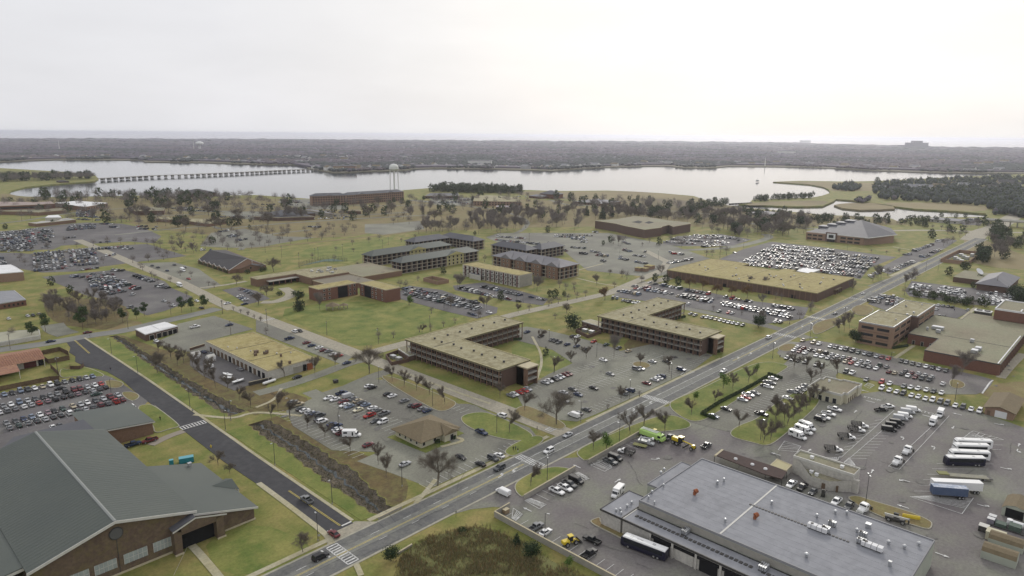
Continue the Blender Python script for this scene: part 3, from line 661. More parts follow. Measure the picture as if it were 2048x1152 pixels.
# --- gymnasium
G = Bld('gymnasium','large brown brick gymnasium with grey green gable roof and round gable vent','gymnasium',47,225)
def gable_prof(x): return 16.0-(abs(x-47)/20.0)*5.4
b = MB(); y0, y1 = 187.0,264.5
b.add([(27.4, y0,-.3),(66.4, y0,-.3),(66.4, y0,10.5),(47, y0,15.7),(27.4, y0,10.3),(27.4, y1,-.3),(66.4, y1,-.3),(66.4, y1,10.5),(47, y1,15.7),(27.4, y1,10.3)],
      [(0,1,2,3,4),(5,9,8,7,6),(1,6,7,2),(0,4,9,5),(2,7,8,3),(3,8,9,4)]); b.build('wall', gymbrick, G.r)
for nm, xa, xb, m_ in (('roof_slope',47,67.4, green_metal),('roof_slope',27,47, green_metal)):
    b = MB(); za, zb = gable_prof(xa), gable_prof(xb)
    vs = [(xa, y0-.9, za),(xb, y0-.9, zb),(xb, y1+.6, zb),(xa, y1+.6, za)]
    b.add(vs+[(x, y, z-.3) for x, y, z in vs],[(0,1,2,3),(4,7,6,5),(0,4,5,1),(1,5,6,2),(2,6,7,3),(3,7,4,0)]); b.build(nm, m_, G.r)
b = MB(); b.add([(46.6, y0-.9,16.0),(47.4, y0-.9,16.0),(47.4, y1+.6,16.0),(46.6, y1+.6,16.0),(47, y0-.9,16.14),(47, y1+.6,16.14)],[(0,4,5,3),(4,1,2,5),(0,1,4)]); b.build('ridge_cap', mat('ridge grey',(.22,.23,.22),.6), G.r)
for xa, xb in ((47,67.5),(26.9,47)):
    b = MB(); za, zb = gable_prof(xa)-.02, gable_prof(xb)-.02
    b.add([(xa, y0-1.1, za),(xb, y0-1.1, zb),(xb, y0-1.1, zb-.75),(xa, y0-1.1, za-.75),(xa, y0-.9, za),(xb, y0-.9, zb),(xb, y0-.9, zb-.75),(xa, y0-.9, za-.75)],[(0,3,2,1),(0,1,5,4),(3,7,6,2),(1,2,6,5),(0,4,7,3)]); b.build('gable_trim', trim, G.r)
b = MB(); b.cyl((47.1,187.05,12.0),(47.1,186.8,12.0),1.75,1.75,24, metal_d); b.cyl((47.1,186.8,12.0),(47.1,186.7,12.0),1.5,1.5,24, mat('louvre grey',(.10,.10,.10),.7)); b.build('round_vent', None, G.r)
G.b('wall_joint', metal_d,(46.95,47.1,186.93,187.02,0,10.3)); b = MB()
for k in range(52):
    y = 187+k*1.5
    for xa, xb in ((47.5,67.3),(27.1,46.5)): za, zb = gable_prof(xa), gable_prof(xb); b.add([(xa, y, za+.01),(xb, y, zb+.01),(xb, y+.06, zb+.06),(xa, y+.06, za+.06),(xa, y+.12, za+.01),(xb, y+.12, zb+.01)],[(0,1,2,3),(3,2,5,4)])
o = b.build('standing_seams', mat('seam green',(.105,.12,.105),.6), G.r); o['kind'] = 'stuff'
G.b('plinth', trim_tan,(27.4,66.6,186.75,187.02,0,.5))
for x0_, x1_ in ((34.2,39.9),(41.2,46.4),(48.2,54.0),(55.6,60.2),(28,33)):
    fr = G.b('window', glass_l,(x0_, x1_,186.9,187.03,2.3,5.1)); nn = 5
    b = MB()
    for i in range(nn+1): x = x0_+(x1_-x0_)*i/nn; b.box(x-.05, x+.05,186.82,186.9,2.3,5.1)
    b.box(x0_, x1_,186.82,186.9,3.68,3.76); o = b.build('mullions', trim, fr)
b = MB(); ya, yb = 187.0,226
b.add([(66.4, ya,-.3),(84.4, ya,-.3),(84.4, ya,4.2),(66.4, ya,9.3),(66.4, yb,-.3),(84.4, yb,-.3),(84.4, yb,4.2),(66.4, yb,9.3)],[(0,1,2,3),(1,5,6,2),(4,7,6,5),(3,2,6,7)]); b.build('annex_wall', gymbrick, G.r)
b = MB(); vs = [(66.4, ya-1,9.75),(85.2, ya-1,4.35),(85.2, yb+.6,4.35),(66.4, yb+.6,9.75)]
b.add(vs+[(x, y, z-.25) for x, y, z in vs],[(0,1,2,3),(0,4,5,1),(1,5,6,2),(2,6,7,3)]); b.build('annex_roof', green_metal, G.r)
b = MB(); b.add([(66.4, ya-1.15,9.7),(85.3, ya-1.15,4.3),(85.3, ya-1.15,3.7),(66.4, ya-1.15,9.1),(66.4, ya-1,9.7),(85.3, ya-1,4.3)],[(0,3,2,1),(0,1,5,4)]); b.build('annex_trim', trim, G.r)
b = MB()       # cross gable on the annex eave
b.add([(79.7,205.3,5.98),(86.3,200.2,4.1),(86.3,210.4,4.1),(86.3,205.3,5.98)],[(0,1,3),(0,3,2),(1,2,3)]); b.build('cross_gable', green_metal, G.r)
for k in range(9): y = 200.8+k*1.05; G.b('batten', metal_l,(86.0,86.25, y-.05, y+.05,3.0,5.9-abs(y-205.3)/5.1*1.85))
G.b('gable_post', trim,(85.8,86.2,200.4,200.8,0,4.1)); G.b('gable_post', trim,(85.8,86.2,209.8,210.2,0,4.1))
b = MB()
for bx in ((60.3,62.3,184.4,187,-.2,7.6),(72.0,74.2,184.4,187,-.2,6.9),(62.3,72.0,184.6,187,5.6,7.0)): b.box(*bx)
b.add([(60.3,184.4,7.5),(66.4,184.4,9.2),(74.2,184.4,6.8),(60.3,187,7.5),(66.4,187,9.2),(74.2,187,6.8),(62.3,184.4,6.6),(72,184.4,6.6)],[(0,6,1),(6,7,1),(7,2,1)]); b.build('portal', gymbrick, G.r)
b = MB(); b.add([(59.9,184.1,7.75),(66.3,184.1,9.75),(66.3,187.4,9.75),(59.9,187.4,7.75)],[(0,1,2,3)]); b.build('portal_roof', blue_metal, G.r)
b = MB(); b.add([(59.9,184.0,7.7),(66.3,184.0,9.7),(66.3,184.0,9.2),(59.9,184.0,7.2),(75,184.0,7.2),(75,184.0,6.75)],[(0,3,2,1),(1,2,5,4)]); b.build('portal_trim', trim, G.r)
G.b('entrance', dark,(62.3,72.0,186.6,186.95,-.1,5.6)); G.b('plinth', trim_tan,(60.1,62.4,184.1,184.45,0,.45)); G.b('plinth', trim_tan,(71.9,74.4,184.1,184.45,0,.45)); G.b('plinth', trim_tan,(74.5,84.6,186.7,187.05,0,.45))
vent(80.5,224,6.0,1,.5,.9, parent=G.r)
b = MB(); b.prism([(8,191),(27.4,191),(27.4,255),(8,255)],-.3,7.2, gymbrick); b.build('wing_wall', parent=G.r)
b = MB(); b.add([(5,190,8.2),(27.3,190,10.4),(27.3,262,10.4),(5,262,8.2),(5,190,7.5),(27.3,190,9.7)],[(0,1,2,3),(0,4,5,1)]); b.build('wing_roof', green_metal, G.r)
b = MB(); b.add([(5,189.8,8.1),(27.3,189.8,10.3),(27.3,189.8,9.5),(5,189.8,7.3)],[(0,3,2,1)]); b.build('wing_trim', trim, G.r)
b = MB(); b.add([(66,273,-.3),(86,273,-.3),(86,298,-.3),(66,298,-.3),(66,273,7.2),(86,273,5.2),(86,298,5.2),(66,298,7.2)],[(0,1,5,4),(1,2,6,5),(2,3,7,6),(3,0,4,7)]); b.build('annex_wall', brick, G.r)
b = MB(); b.add([(65,272.2,7.5),(86.6,272.2,5.4),(86.6,298.6,5.4),(65,298.6,7.5),(65,272.2,7.1),(86.6,272.2,5.0),(86.6,298.6,5.0)],[(0,1,2,3),(0,4,5,1),(1,5,6,2)]); b.build('annex_roof', green_metal, G.r)
b = MB(); b.add([(65,272.05,7.4),(86.7,272.05,5.3),(86.7,272.05,4.8),(65,272.05,6.9)],[(0,3,2,1)]); b.build('annex_trim', trim, G.r)
b = MB(); b.prism([(30,264.5),(66,264.5),(66,285),(44,285),(38,276),(30,276)],-.3,8.6, blue_metal, side=brick); b.build('rear_block', parent=G.r)

# --- motor pool workshop (large grey roof)
pts = [(163.5,18),(202,18),(202,101.5),(163.5,101.5)]; pts[0] = (163.5,31.8); pts[1] = (202,31.8)
MW = flat('vehicle_workshop','long low vehicle workshop with big grey membrane roof and roof units','workshop',[(163.5,31.8),(202,31.8),(202,101.5),(163.5,101.5)],7.9, lt_green, grey_roof, mat('grey coping',(.24,.24,.25),.7), lip=.3)
for pts, z in (([(155.5,5),(163.4,5),(163.4,102),(155.5,102)],5.1),([(155.5,102.1),(170.8,102.1),(170.8,109.9),(155.5,109.9)],5.1),([(176.2,101.6),(197.2,101.6),(197.2,106.6),(176.2,106.6)],6.6)):
    MW.wall(offset_loop(pts,.5 if z < 6 else .06),-.3, z-.32, lt_green if z > 6 else stucco,'low_wall'); MW.roof(pts, z, grey_roof, metal_d if z < 6 else mat('grey coping',(.24,.24,.25),.7),.2,.3,'low_roof')
b = MB()
for k in range(13): x = 166.4+k*2.8; b.box(x, x+.05,32.3,101,7.9,7.92)
o = b.build('roof_seams', mat('seam grey',(.21,.215,.23),.8), MW.r); o['kind'] = 'stuff'
for y in (75.5,): MW.b('roof_joint', trim,(163.9,201.6, y-.25, y+.25,7.91,8.0))
for y in (52,101.8): MW.b('roof_joint', trim,(155.8,163.2, y-.2, y+.2,5.12,5.2))
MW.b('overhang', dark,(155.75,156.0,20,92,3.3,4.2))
for i, y in enumerate((92,84.8,77.6,70.4,63.2,56,48.8,41.6,34.4)): MW.b('garage_door', dark if i % 3 != 1 else stucco,(155.85,155.97, y-6.0, y-.7,0,3.6))
for i, y in enumerate((92.3,85.1,77.9,70.7,63.5,56.3,49.1)): MW.b('pier', stucco,(155.5,156.02, y-.3, y+.3,0,4.6))
for y0_, y1_ in ((64,101),(20,62)):
    k = int((y1_-y0_)/1.35)
    for i in range(k): y = y0_+i*1.35; MW.b('skylight', metal_d,(159.3,160.3, y, y+.9,5.1,5.3))
for i in range(30): y = 48.5+i*.95; MW.b('skylight', metal_d,(184.6,185.2, y, y+.6,7.9,8.1))
for x, y, k, r in ((162,104.5,0,.5),(164.5,104.6,0,.45),(157.6,105.5,0,.45),(158.8,104.8,0,.45),(157.3,103.4,0,.4),(166.5,100,0,.4),(165,97,0,.35),(170,101,0,.4),(176,100.6,0,.4)): vent(x, y,5.1 if y > 101.6 else 7.9, k, r,1.1, parent=MW.r)
def QV(t, x, y, z, **kw): p = q(t, x, y, z); return vent(p.x, p.y, z, **kw)
for t, x, y, k, r in (('A3',1175,350,0,.5),('A3',1200,325,0,.45),('A3',1620,425,0,.5),('A3',1672,405,0,.45),('A3',1682,725,0,.5),('A4',28,585,0,.5),('A4',385,690,0,.5),('A4',530,660,0,.5),('A4',620,665,0,.5),('A4',700,805,0,.5),
                      ('A4',790,770,1,.6),('A4',950,900,0,.55),('A4',1075,935,0,.55),('A4',1190,912,0,.55),('A4',302,1000,0,.6),('A4',960,1070,1,.35)): QV(t, x, y,7.95, kind=k, r=r, h=1.2, parent=MW.r)
for t, x, y in (('A3',1440,510),('A3',1915,700)):
    p = q(t, x, y,8); b = MB(); b.cyl((0,0,0),(0,0,1.0),.45,.45,10); b.cyl((0,0,1.0),(.9,-.5,1.35),.75,.6,10); o = b.build('exhaust_hood', rust, MW.r, loc=Vector((p.x, p.y,7.95))-Vector(MW.r.location))
for t, x, y, z, sx, sy in (('A3',1370,815,5.2,2.6,1.6),('A3',1400,780,5.2,2.0,1.4),('A3',1985,1100,5.2,2.6,2),('A4',390,790,8,1.6,5.2),('A4',455,800,8,1.6,2.0),('A4',820,935,8,1.6,5.2),('A4',735,895,8,1.5,2.2),('A4',505,755,8,1.1,2.0),('A4',748,840,8,1.1,2.0)):
    p = q(t, x, y, z); c = Vector(MW.r.location); b = MB(); b.box(-sx/2, sx/2,-sy/2, sy/2,.35,1.5, white_roof if sy > 3 else metal_l)
    for k in range(3): b.box(-sx/2-.03, sx/2+.03,-sy/2+sy*(k+.9)/3.6-.04,-sy/2+sy*(k+.9)/3.6+.04,.4,1.56, metal_d)
    for a in (-1,1): b.box(-sx/2,-sx/2+.2, a*sy*.4-.1, a*sy*.4+.1,0,.35, metal_d); b.box(sx/2-.2, sx/2, a*sy*.4-.1, a*sy*.4+.1,0,.35, metal_d)
    b.cyl((0, sy*.3,1.5),(0, sy*.3,1.65),.4,.4,10, metal_d); b.build('roof_unit', None, MW.r, loc=Vector((p.x, p.y, z-.08))-c)
MW.b('end_door', dark,(180,183.4,31.5,31.85,0,4.6)); MW.b('end_door', dark,(189,190.2,31.5,31.85,0,2.3))
MW.b('wall_band', concw,(163.44,163.56,31.9,101.4,5.5,7.3))

# --- wedge shaped wash building
WB = flat('wedge_building','pale narrow building with gravel roof and slanted prow cut into its front','building',[(229.4,61.2),(235.9,61.2),(235.9,81.2),(229.4,81.2)],6.0, stucco, tan_roof, trim, lip=.5, w_=.4)
b = MB(); b.prism([(229.35,61.5),(229.35,80.8),(228.9,78.5),(224.6,73.2),(225.2,67.2)],-.2,[4.2,5.4,5.2,3.4,3.4][::1], stucco, top=False); b.build('prow_wall', None, WB.r)
b = MB(); b.prism([(229.3,62.5),(229.3,77),(225.1,72.6),(225.6,67.6)],1,3.1, tan_roof); b.build('prow_roof', None, WB.r)
for x, y in ((227.5,74),(226.8,72),(232.6,66),(232.6,76)): vent(x, y,3.1 if x < 229 else 6.0,1,.5,.8, parent=WB.r, m=white_roof)
WB.b('door', door_b,(225.9,226.4,64.6,65.2,0,2.2)); openings(WB.r,(224.7,70.5),(225.15,67.6),[0],1,1.1,2.2, door_b, name='door', at=[1.6], out=.08)
WB.b('stair_door', door_b,(231.5,232.9,60.9,61.3,0,3.8)); WB.b('stair_wall', stucco,(229.5,231,59.6,61.2,0,4.6))
PC = thing('covered_walkway','dark brown flat walkway roof with white dome skylights beside the workshop','walkway',(*q('A3',1800,240).to_2d(),0))
pp = [q('A3', *p,2.9) for p in ((1590,195),(1650,155),(2018,260),(2090,280),(2080,320),(2010,330))]
pp = [q('A3',1600,195,2.9), q('A3',1650,152,2.9), q('A4',60,290,2.9), q('A4',150,330,2.9), q('A4',110,385,2.9), q('A4',-20,350,2.9)]
b = MB(); b.prism(pp,2.6,2.9, fabric_m); b.build('roof', parent=PC)
b = MB(); b.prism([q('A3',1595,200,2.95), q('A3',1655,150,2.95), q('A3',1670,156,2.95), q('A3',1612,203,2.95)],2.5,3.0, trim_tan); b.build('roof_edge', parent=PC)
for t, x, y in (('A3',1765,228),('A3',1897,272),('A3',2000,307)):
    p = q(t, x, y,3); b = MB(); b.cyl((p.x, p.y,2.9),(p.x, p.y,3.3),.7,.6,12); b.cyl((p.x, p.y,3.3),(p.x, p.y,3.5),.6,.2,12); b.build('dome_skylight', white_roof, PC)
b = MB()
for p in pp: b.cyl((p.x, p.y,0),(p.x, p.y,2.6),.12,.12,6)
b.build('posts', metal_d, PC)
lowt = flat('pump_house','low tan roofed block between walkway and wedge building','building',[q('E4', *p,2.6) for p in ((30,870),(140,770),(380,870),(290,960))],2.6, stucco, mat('sand roof',(.42,.38,.23),.9,(.38,.34,.2),.3), trim_tan, lip=.1)

# --- small pale office
OB = flat('dispatch_office','small pale office with tan gravel roof and stepped corners','office building',[(306.4,90.6),(309.8,90.6),(309.8,89.2),(322.6,89.2),(322.6,88.6),(327.4,88.6),(327.4,97),(325.9,97),(325.9,104.2),(321.5,104.2),(321.5,105.4),(306.4,105.4)],4.5, cream, tan_roof, trim, lip=.6, w_=.35)
openings(OB.r,(306.46,105.4),(306.46,90.6),[.1],4,1.5,2.3, glass_d, trim, pad=1.2); openings(OB.r,(309.8,89.26),(322.6,89.26),[.1],4,1.2,2.2, door_b, name='door', pad=.8)
vent(321,101,4.5,1,.4,.7, parent=OB.r, m=white_roof)

# --- three storey brick office and the flat complex behind it
B3 = flat('brick_office','three storey tan brick office block with ribbon windows and gravel roof','office building',[(412,99.2),(448,99.2),(448,96.2),(489,96.2),(489,113.6),(448,113.6),(448,117.4),(412,117.4)],12.6, brick_tan, gravel_roof, metal_l, lip=.3, w_=.5)
B3.b('roof_joint', metal_d,(447.7,448.2,97,113,12.61,12.75)); B3.b('recess_shade', brick_dark,(447.4,450.2,95.4,99.3,0,12.1))  # dark block at the corner stands in for the shade of a recess
for z in (1.2,5.2,9.2):
    for y0_, y1_ in ((101.2,107.4),(109.2,115.6)): B3.b('window', glass_d,(411.9,412.02, y0_, y1_, z, z+1.5))
    for x0_, x1_ in ((416,424),(427.5,436),(439,445.5)): B3.b('window', glass_d,(x0_, x1_,99.1,99.25, z, z+1.5))
    for x0_, x1_ in ((453,463),(466,475),(478,486)): B3.b('window', glass_d,(x0_, x1_,96.1,96.25, z, z+1.5))
for z in (3.6,7.6): B3.b('spandrel_band', brick,(411.95,412.03,101,116, z, z+.5),(415,446,99.12,99.2, z, z+.5),(452,487,96.12,96.2, z, z+.5))
for x, y, k in ((455,100,1),(470,108,2),(482,102,0),(430,103,0),(447,101.5,1)): vent(x, y,12.6, k,.5,.9, parent=B3.r)
FB = flat('flat_building','wide single storey red brick block with tan flat roof and rooftop units','building',[(401.8,47.6),(512,47.6),(512,81),(489.5,81),(489.5,96),(431,96),(431,81),(401.8,81)],6.0, brick_red, tan_roof, metal_d, lip=.15, w_=.3)
FB.b('roof_edge_flashing', white_roof,(402.5,470,48.6,49.1,6.05,6.2)); FB.b('roof_joint', metal_d,(440,440.3,48,80,6.02,6.12))
for k in range(20): FB.b('wall_pier', brick_dark,(404+k*5.2,404.7+k*5.2,47.35,47.65,0,5.4))
for x, y, sx, sy in ((414.5,61,4,3),(421,60.5,3.6,2.8),(436,66,2,2),(452,86,3.5,6),(446,90,1.2,1.2),(444,84,1.5,2.4)):
    b = MB(); b.box(-sx/2, sx/2,-sy/2, sy/2,.3,1.8, metal_l); b.box(-sx/2+.2, sx/2-.2,-sy/2+.2, sy/2-.2,1.8,2.0, white_roof); b.box(-sx*.4, sx*.4,-sy*.4, sy*.4,0,.3, metal_d); b.build('roof_unit', None, FB.r, loc=Vector((x, y,6))-Vector(FB.r.location))
openings(FB.r,(431.06,96),(431.06,81),[0],3,1.2,2.4, glass_d, trim); 
RB = flat('tower_block','tall red brick plant block with white roof rims at the right edge','building',[(503,30),(535,30),(535,67.2),(503,67.2)],12.6, brick_red, tan_roof, white_roof, z0=6.2, lip=.6, w_=.8)
RB.b('roof_screen', brick_red,(520,535,20,50,11,14.4)); RB.b('rim', white_roof,(503,511,54,54.6,12.6,13.4))
RB2 = flat('tall_block','tan roofed higher brick block behind the tower','building',[(520,5),(560,5),(560,52),(536,52),(536,29),(520,29)],13.4, brick_red, gravel_roof, white_roof, lip=.5)
CT = thing('cooling_tower','grey cooling tower pair with white fan deck on the lawn','cooling tower',(*q('F8',1390,570).to_2d(),0)); c = q('F8',1390,570)
b = MB(); b.box(c.x-3, c.x+3, c.y-4.5, c.y+4.5,0,4.4, metal_d); b.build('casing', parent=CT); b = MB(); b.box(c.x-3.2, c.x+3.2, c.y-4.8, c.y+4.8,4.4,4.9, white_roof); b.build('fan_deck', parent=CT)
for a in (-2.2,2.2): b = MB(); b.cyl((c.x, c.y+a,4.9),(c.x, c.y+a,5.4),1.7,1.7,14, metal_d); b.build('fan', parent=CT)

# --- L shaped dormitories with gallery walkways
def dorm(label, bx, legA, legB, tower, z=9.8):
    B_ = Bld('dormitory', label,'dormitory', bx[0], bx[1],'three storey L shaped dormitories with open galleries')
    (ax0, ax1, ay0, ay1),(bx0, bx1, by0, by1) = legA, legB
    ins = 1.7
    b = MB(); b.box(ax0+ins, ax1-ins, ay0+.6, ay1,-.3, z-.6, brick_dark); b.box(bx0+ins, bx1-.6, by0+ins, by1-ins,-.3, z-.62, brick_dark); b.build('wall', parent=B_.r)
    pts = [(ax0-.5, ay0-.5),(ax1+.5, ay0-.5),(ax1+.5, by0-.5),(bx1+.5, by0-.5),(bx1+.5, by1+.5),(ax0-.5, by1+.5)]
    b = MB(); b.prism(pts, z-.62, z-.05, gravel_roof, side=trim_tan); b.build('roof_slab', parent=B_.r); B_.roof(pts, z, gravel_roof, mat('tan parapet',(.44,.40,.24),.9,(.38,.34,.2),.4),.3,.4)
    B_.b('roof_joint', metal_d,(ax0, bx0+16, by0-.3, by0-.1, z+.02, z+.14))
    for zf in (3.1,6.2):
        B_.b('gallery', concw,(ax0, ax0+ins, ay0, by1-.2, zf-.3, zf)); B_.b('gallery', concw,(bx0+12, bx1, by0, by0+ins, zf-.3, zf)); B_.b('gallery', trim_tan,(ax1-ins, ax1, ay0, by0, zf-.22, zf))
        for a in ((ax0-.02, ax0+.04, ay0, by1-.2),(bx0+12, bx1, by0-.02, by0+.04)): B_.b('railing', concw,(*a, zf+.87, zf+.95)); B_.b('railing', metal_d,(*a, zf+.4, zf+.46))
    nA = int((by1-ay0)/3.8)
    for i in range(nA+1): y = ay0+.2+(by1-ay0-.5)*i/nA; B_.b('pier', brick,(ax0, ax0+.35, y-.2, y+.2,0, z-.62))
    nB = int((bx1-bx0-12)/3.8)
    for i in range(nB+1): x = bx0+12+(bx1-bx0-12)*i/max(1, nB); B_.b('pier', brick,(x-.2, x+.2, by0, by0+.35,0, z-.62))
    for zf in (.0,3.1,6.2):
        openings(B_.r,(ax0+ins, by1-.3),(ax0+ins, ay0),[zf+.05], nA,.95,2.1, dark, name='door', pad=.3, at=[(i+.35)*(by1-ay0)/nA for i in range(nA)]); openings(B_.r,(ax0+ins, by1-.3),(ax0+ins, ay0),[zf+1.0], nA,1.2,1.3, glass_d, brick, pad=.3, at=[(i+.72)*(by1-ay0)/nA for i in range(nA)])
        openings(B_.r,(bx0+12, by0+ins),(bx1, by0+ins),[zf+1.0], nB,1.2,1.3, glass_d, brick, pad=.3)
    tx0, tx1, ty0, ty1 = tower; B_.b('stair_tower', brick,(tx0, tx1, ty0+2.2, ty1,-.2, z-1.0),(tx0, tx0+.5, ty0, ty1,-.2, z-1.0),(tx1-.5, tx1, ty0, ty1,-.2, z-1.0))
    for zf in (3.1,6.2): B_.b('landing', concw,(tx0+.5, tx1-.5, ty0+.1, ty0+2.3, zf-.3, zf+.5))
    B_.b('tower_roof', trim_tan,(tx0-.3, tx1+.3, ty0-.3, ty1+.3, z-1.0, z-.4))
    k = 8
    for i in range(k): y = ay0+6+(by1-ay0-16)*i/(k-1); vent((ax0+ax1)/2+(.8 if i % 2 else -.8), y, z,1,.38,.75, parent=B_.r, m=metal_d)
    for i in range(6): x = bx0+20+(bx1-bx0-24)*i/5; vent(x,(by0+by1)/2, z,1,.38,.75, parent=B_.r, m=metal_d)
    return B_
dorm('L shaped gravel roofed dormitory between the concrete street and the striped car park',(240,250),(214,234.5,210.2,258),(214,282,258.2,278.4),(226,233.5,203.6,210.2))
dorm('L shaped gravel roofed dormitory beside the main road and the crowded lot',(350,205),(324.6,346.4,168.6,216),(324.6,391,216.2,236),(333.5,341.5,163.6,168.6))
for t, pts_, lab in (('B2',[(1025,430),(1070,492),(1205,462),(1120,395)],'dark brick walled plant enclosure at the end of the first dormitory'),('B3',[(505,232),(600,278),(705,240),(600,195)],'dark brick walled plant enclosure beside the second dormitory')):
    pts_ = [q(t, *p,1.8) for p in pts_]; c = sum(pts_, Vector())/4; PE = thing('plant_enclosure', lab,'enclosure',(c.x, c.y,0)); n = 4
    for i in range(n):
        b = MB(); b.prism(strip([pts_[i], pts_[(i+1) % n]],.4),-.2,2.0+.01*i, brick_dark); b.build('wall', parent=PE)
    for a in (-1,1): b = MB(); b.box(c.x-1.2, c.x+1.2, c.y+a*2.4-1.6, c.y+a*2.4+1.6,.1,1.9, metal_l); b.build('chiller', parent=PE)
flat('link_building','low brick link block at the corner of the first dormitory','building',[q('B2', *p,3) for p in ((1120,385),(1205,440),(1290,420),(1260,350))],3.0, brick_dark, tan_roof, trim, lip=.1)
flat('link_building','low brick link with pale flat roof beside the round evergreen','building',[q('B3', *p,3) for p in ((550,165),(620,152),(740,185),(700,210))],3.0, brick_dark, pathm, trim, lip=.1)

# --- small hip roofed office
def hip(B_, x0, x1, y0, y1, z, zr, m, over=.8, along=None, name='roof'):
    x0 -= over; x1 += over; y0 -= over; y1 += over; w_, d = x1-x0, y1-y0
    if (w_ >= d) if along is None else along == 'X': r0, r1 = (x0+d/2,(y0+y1)/2, zr),(x1-d/2,(y0+y1)/2, zr)
    else: r0, r1 = ((x0+x1)/2, y0+w_/2, zr),((x0+x1)/2, y1-w_/2, zr)
    b = MB(); a = [(x0, y0, z),(x1, y0, z),(x1, y1, z),(x0, y1, z)]
    if (w_ >= d) if along is None else along == 'X': f = [(0,1,5,4),(1,2,5),(2,3,4,5),(3,0,4)]
    else: f = [(0,1,4),(1,2,5,4),(2,3,5),(3,0,4,5)]
    b.add(a+[r0, r1], f); b.add([(x, y, z-.22) for x, y, _ in a]+a,[(0,1,5,4),(1,2,6,5),(2,3,7,6),(3,0,4,7)]); return b.build(name, m, B_.r)
HO = Bld('small_office','small cream office with brown hip roof in the near car park','office building',159,195)
HO.wall(rect(150.6,167.8,188.4,204),-.2,3.1, cream); HO.b('porch_wall', cream,(160.2,166.5,186.2,188.4,-.1,3.0))
hip(HO,150.2,168.2,187.9,204.4,3.15,6.6, brown_sh,1.0); b = MB(); b.add([(159.2,185.2,3.2),(167.4,185.2,3.2),(163.3,185.2,4.9),(163.3,192,5.2)],[(0,1,2),(0,2,3),(2,1,3)]); b.build('porch_roof', brown_sh, HO.r)
openings(HO.r,(150.6,204),(150.6,188.4),[1.0],4,.9,1.0, glass_d, trim); openings(HO.r,(150.6,188.4),(160,188.4),[.9],2,1.1,1.5, glass_d, trim, at=[1.2,6.5]); openings(HO.r,(160.2,186.2),(166.5,186.2),[0],1,1.6,2.3, glass_d, trim,'door', at=[3.6])
# --- pale workshop with garage bays
WS = flat('maintenance_shop','pale block workshop with ochre gravel roof and a row of garage bays','workshop',[(145.6,296),(171.8,298.2),(171.8,363.2),(145.6,364.8)],5.1, stucco, ochre_roof, trim_tan, lip=.12, w_=.3)
for i in range(14): y = 300.4+i*4.45; WS.b('bay_door', dark if i in (0,1,3,8) else door_b,(145.45,145.68, y-1.15, y+1.25,0,3.1))
for y in (316,338.5): WS.b('roof_joint', metal_d,(146.2,171.3, y-.1, y+.1,5.11,5.2))
for x0_, x1_, m_ in ((159.5,163.6, concw),(164.8,166.2, dark),(166.9,169.8, rust)): WS.b('bay_door', m_,(x0_, x1_,296.9,297.6,0,3.2))
for x, y, k, r in ((155,326,1,.9),(152.6,322,1,.6),(157.5,321,2,.7),(154,330,0,.4),(159,322.5,1,.6),(161.5,317,0,.5),(160.8,311.5,1,.4),(167,313,0,.4),(149,345,0,.4),(151.5,340,0,.4),(158.5,298.6,1,.5)): vent(x, y,5.1, k, r,1.2 if k else .8, parent=WS.r, m=door_b if k else trim)
SG = flat('garage','small dark garage with white roof beside the ditch','garage',[(128.8,404.5),(148.4,409.5),(146.5,424),(128.8,420)],4.1, brick_dark, white_roof, white_roof, lip=.1, w_=.25)
openings(SG.r,(129.5,404.7),(148,409.4),[0],5,2.6,2.7, dark, trim,'garage_door', at=[3,7.4,11,14.4,17.4])
SG.b('roof_step', white_roof,(138,147,409.5,421,4.12,4.3))
# --- clay roofed building and its fences
CR = Bld('clay_roofed_building','low building with rust coloured ribbed roof and open porch behind board fences','building',55,405)
CR.wall([(20,398),(76.5,398),(78.5,414),(20,418)],-.3,3.6, stucco); CR.b('garage_door', mat('maroon door',(.10,.03,.03),.8),(70,75.2,397.8,398.05,0,2.8)); CR.b('porch_back', dark,(76,78.3,398,399,0,3))
b = MB(); a = [(15,393.5,4.1),(78.4,394.2,4.1),(80.6,417.5,4.1),(15,420.5,4.1),(15,407,6.0),(79.4,406,6.0)]
b.add(a,[(0,1,5,4),(4,5,2,3),(1,2,5)]); b.add([(15,382,3.6),(65.5,382.6,3.6),(66.4,394,4.2),(15,393.6,4.2)],[(0,1,2,3)]); b.build('roof', tile_roof, CR.r)
b = MB()
for k in range(62): x = 16+k*1.02; b.add([(x,393.6,4.14),(x+.12,393.6,4.14),(x+.12,406.5,6.06),(x,406.5,6.06),(x+.06,393.6,4.26),(x+.06,406.5,6.18)],[(0,4,5,3),(4,1,2,5)])
o = b.build('roof_ribs', tile_roof, CR.r); o['kind'] = 'stuff'
b = MB(); b.cyl((65.2,382.8,0),(65.2,382.8,3.6),.12,.12,6); b.cyl((78,394.6,0),(78,394.6,4.1),.12,.12,6); b.build('posts', trim, CR.r)
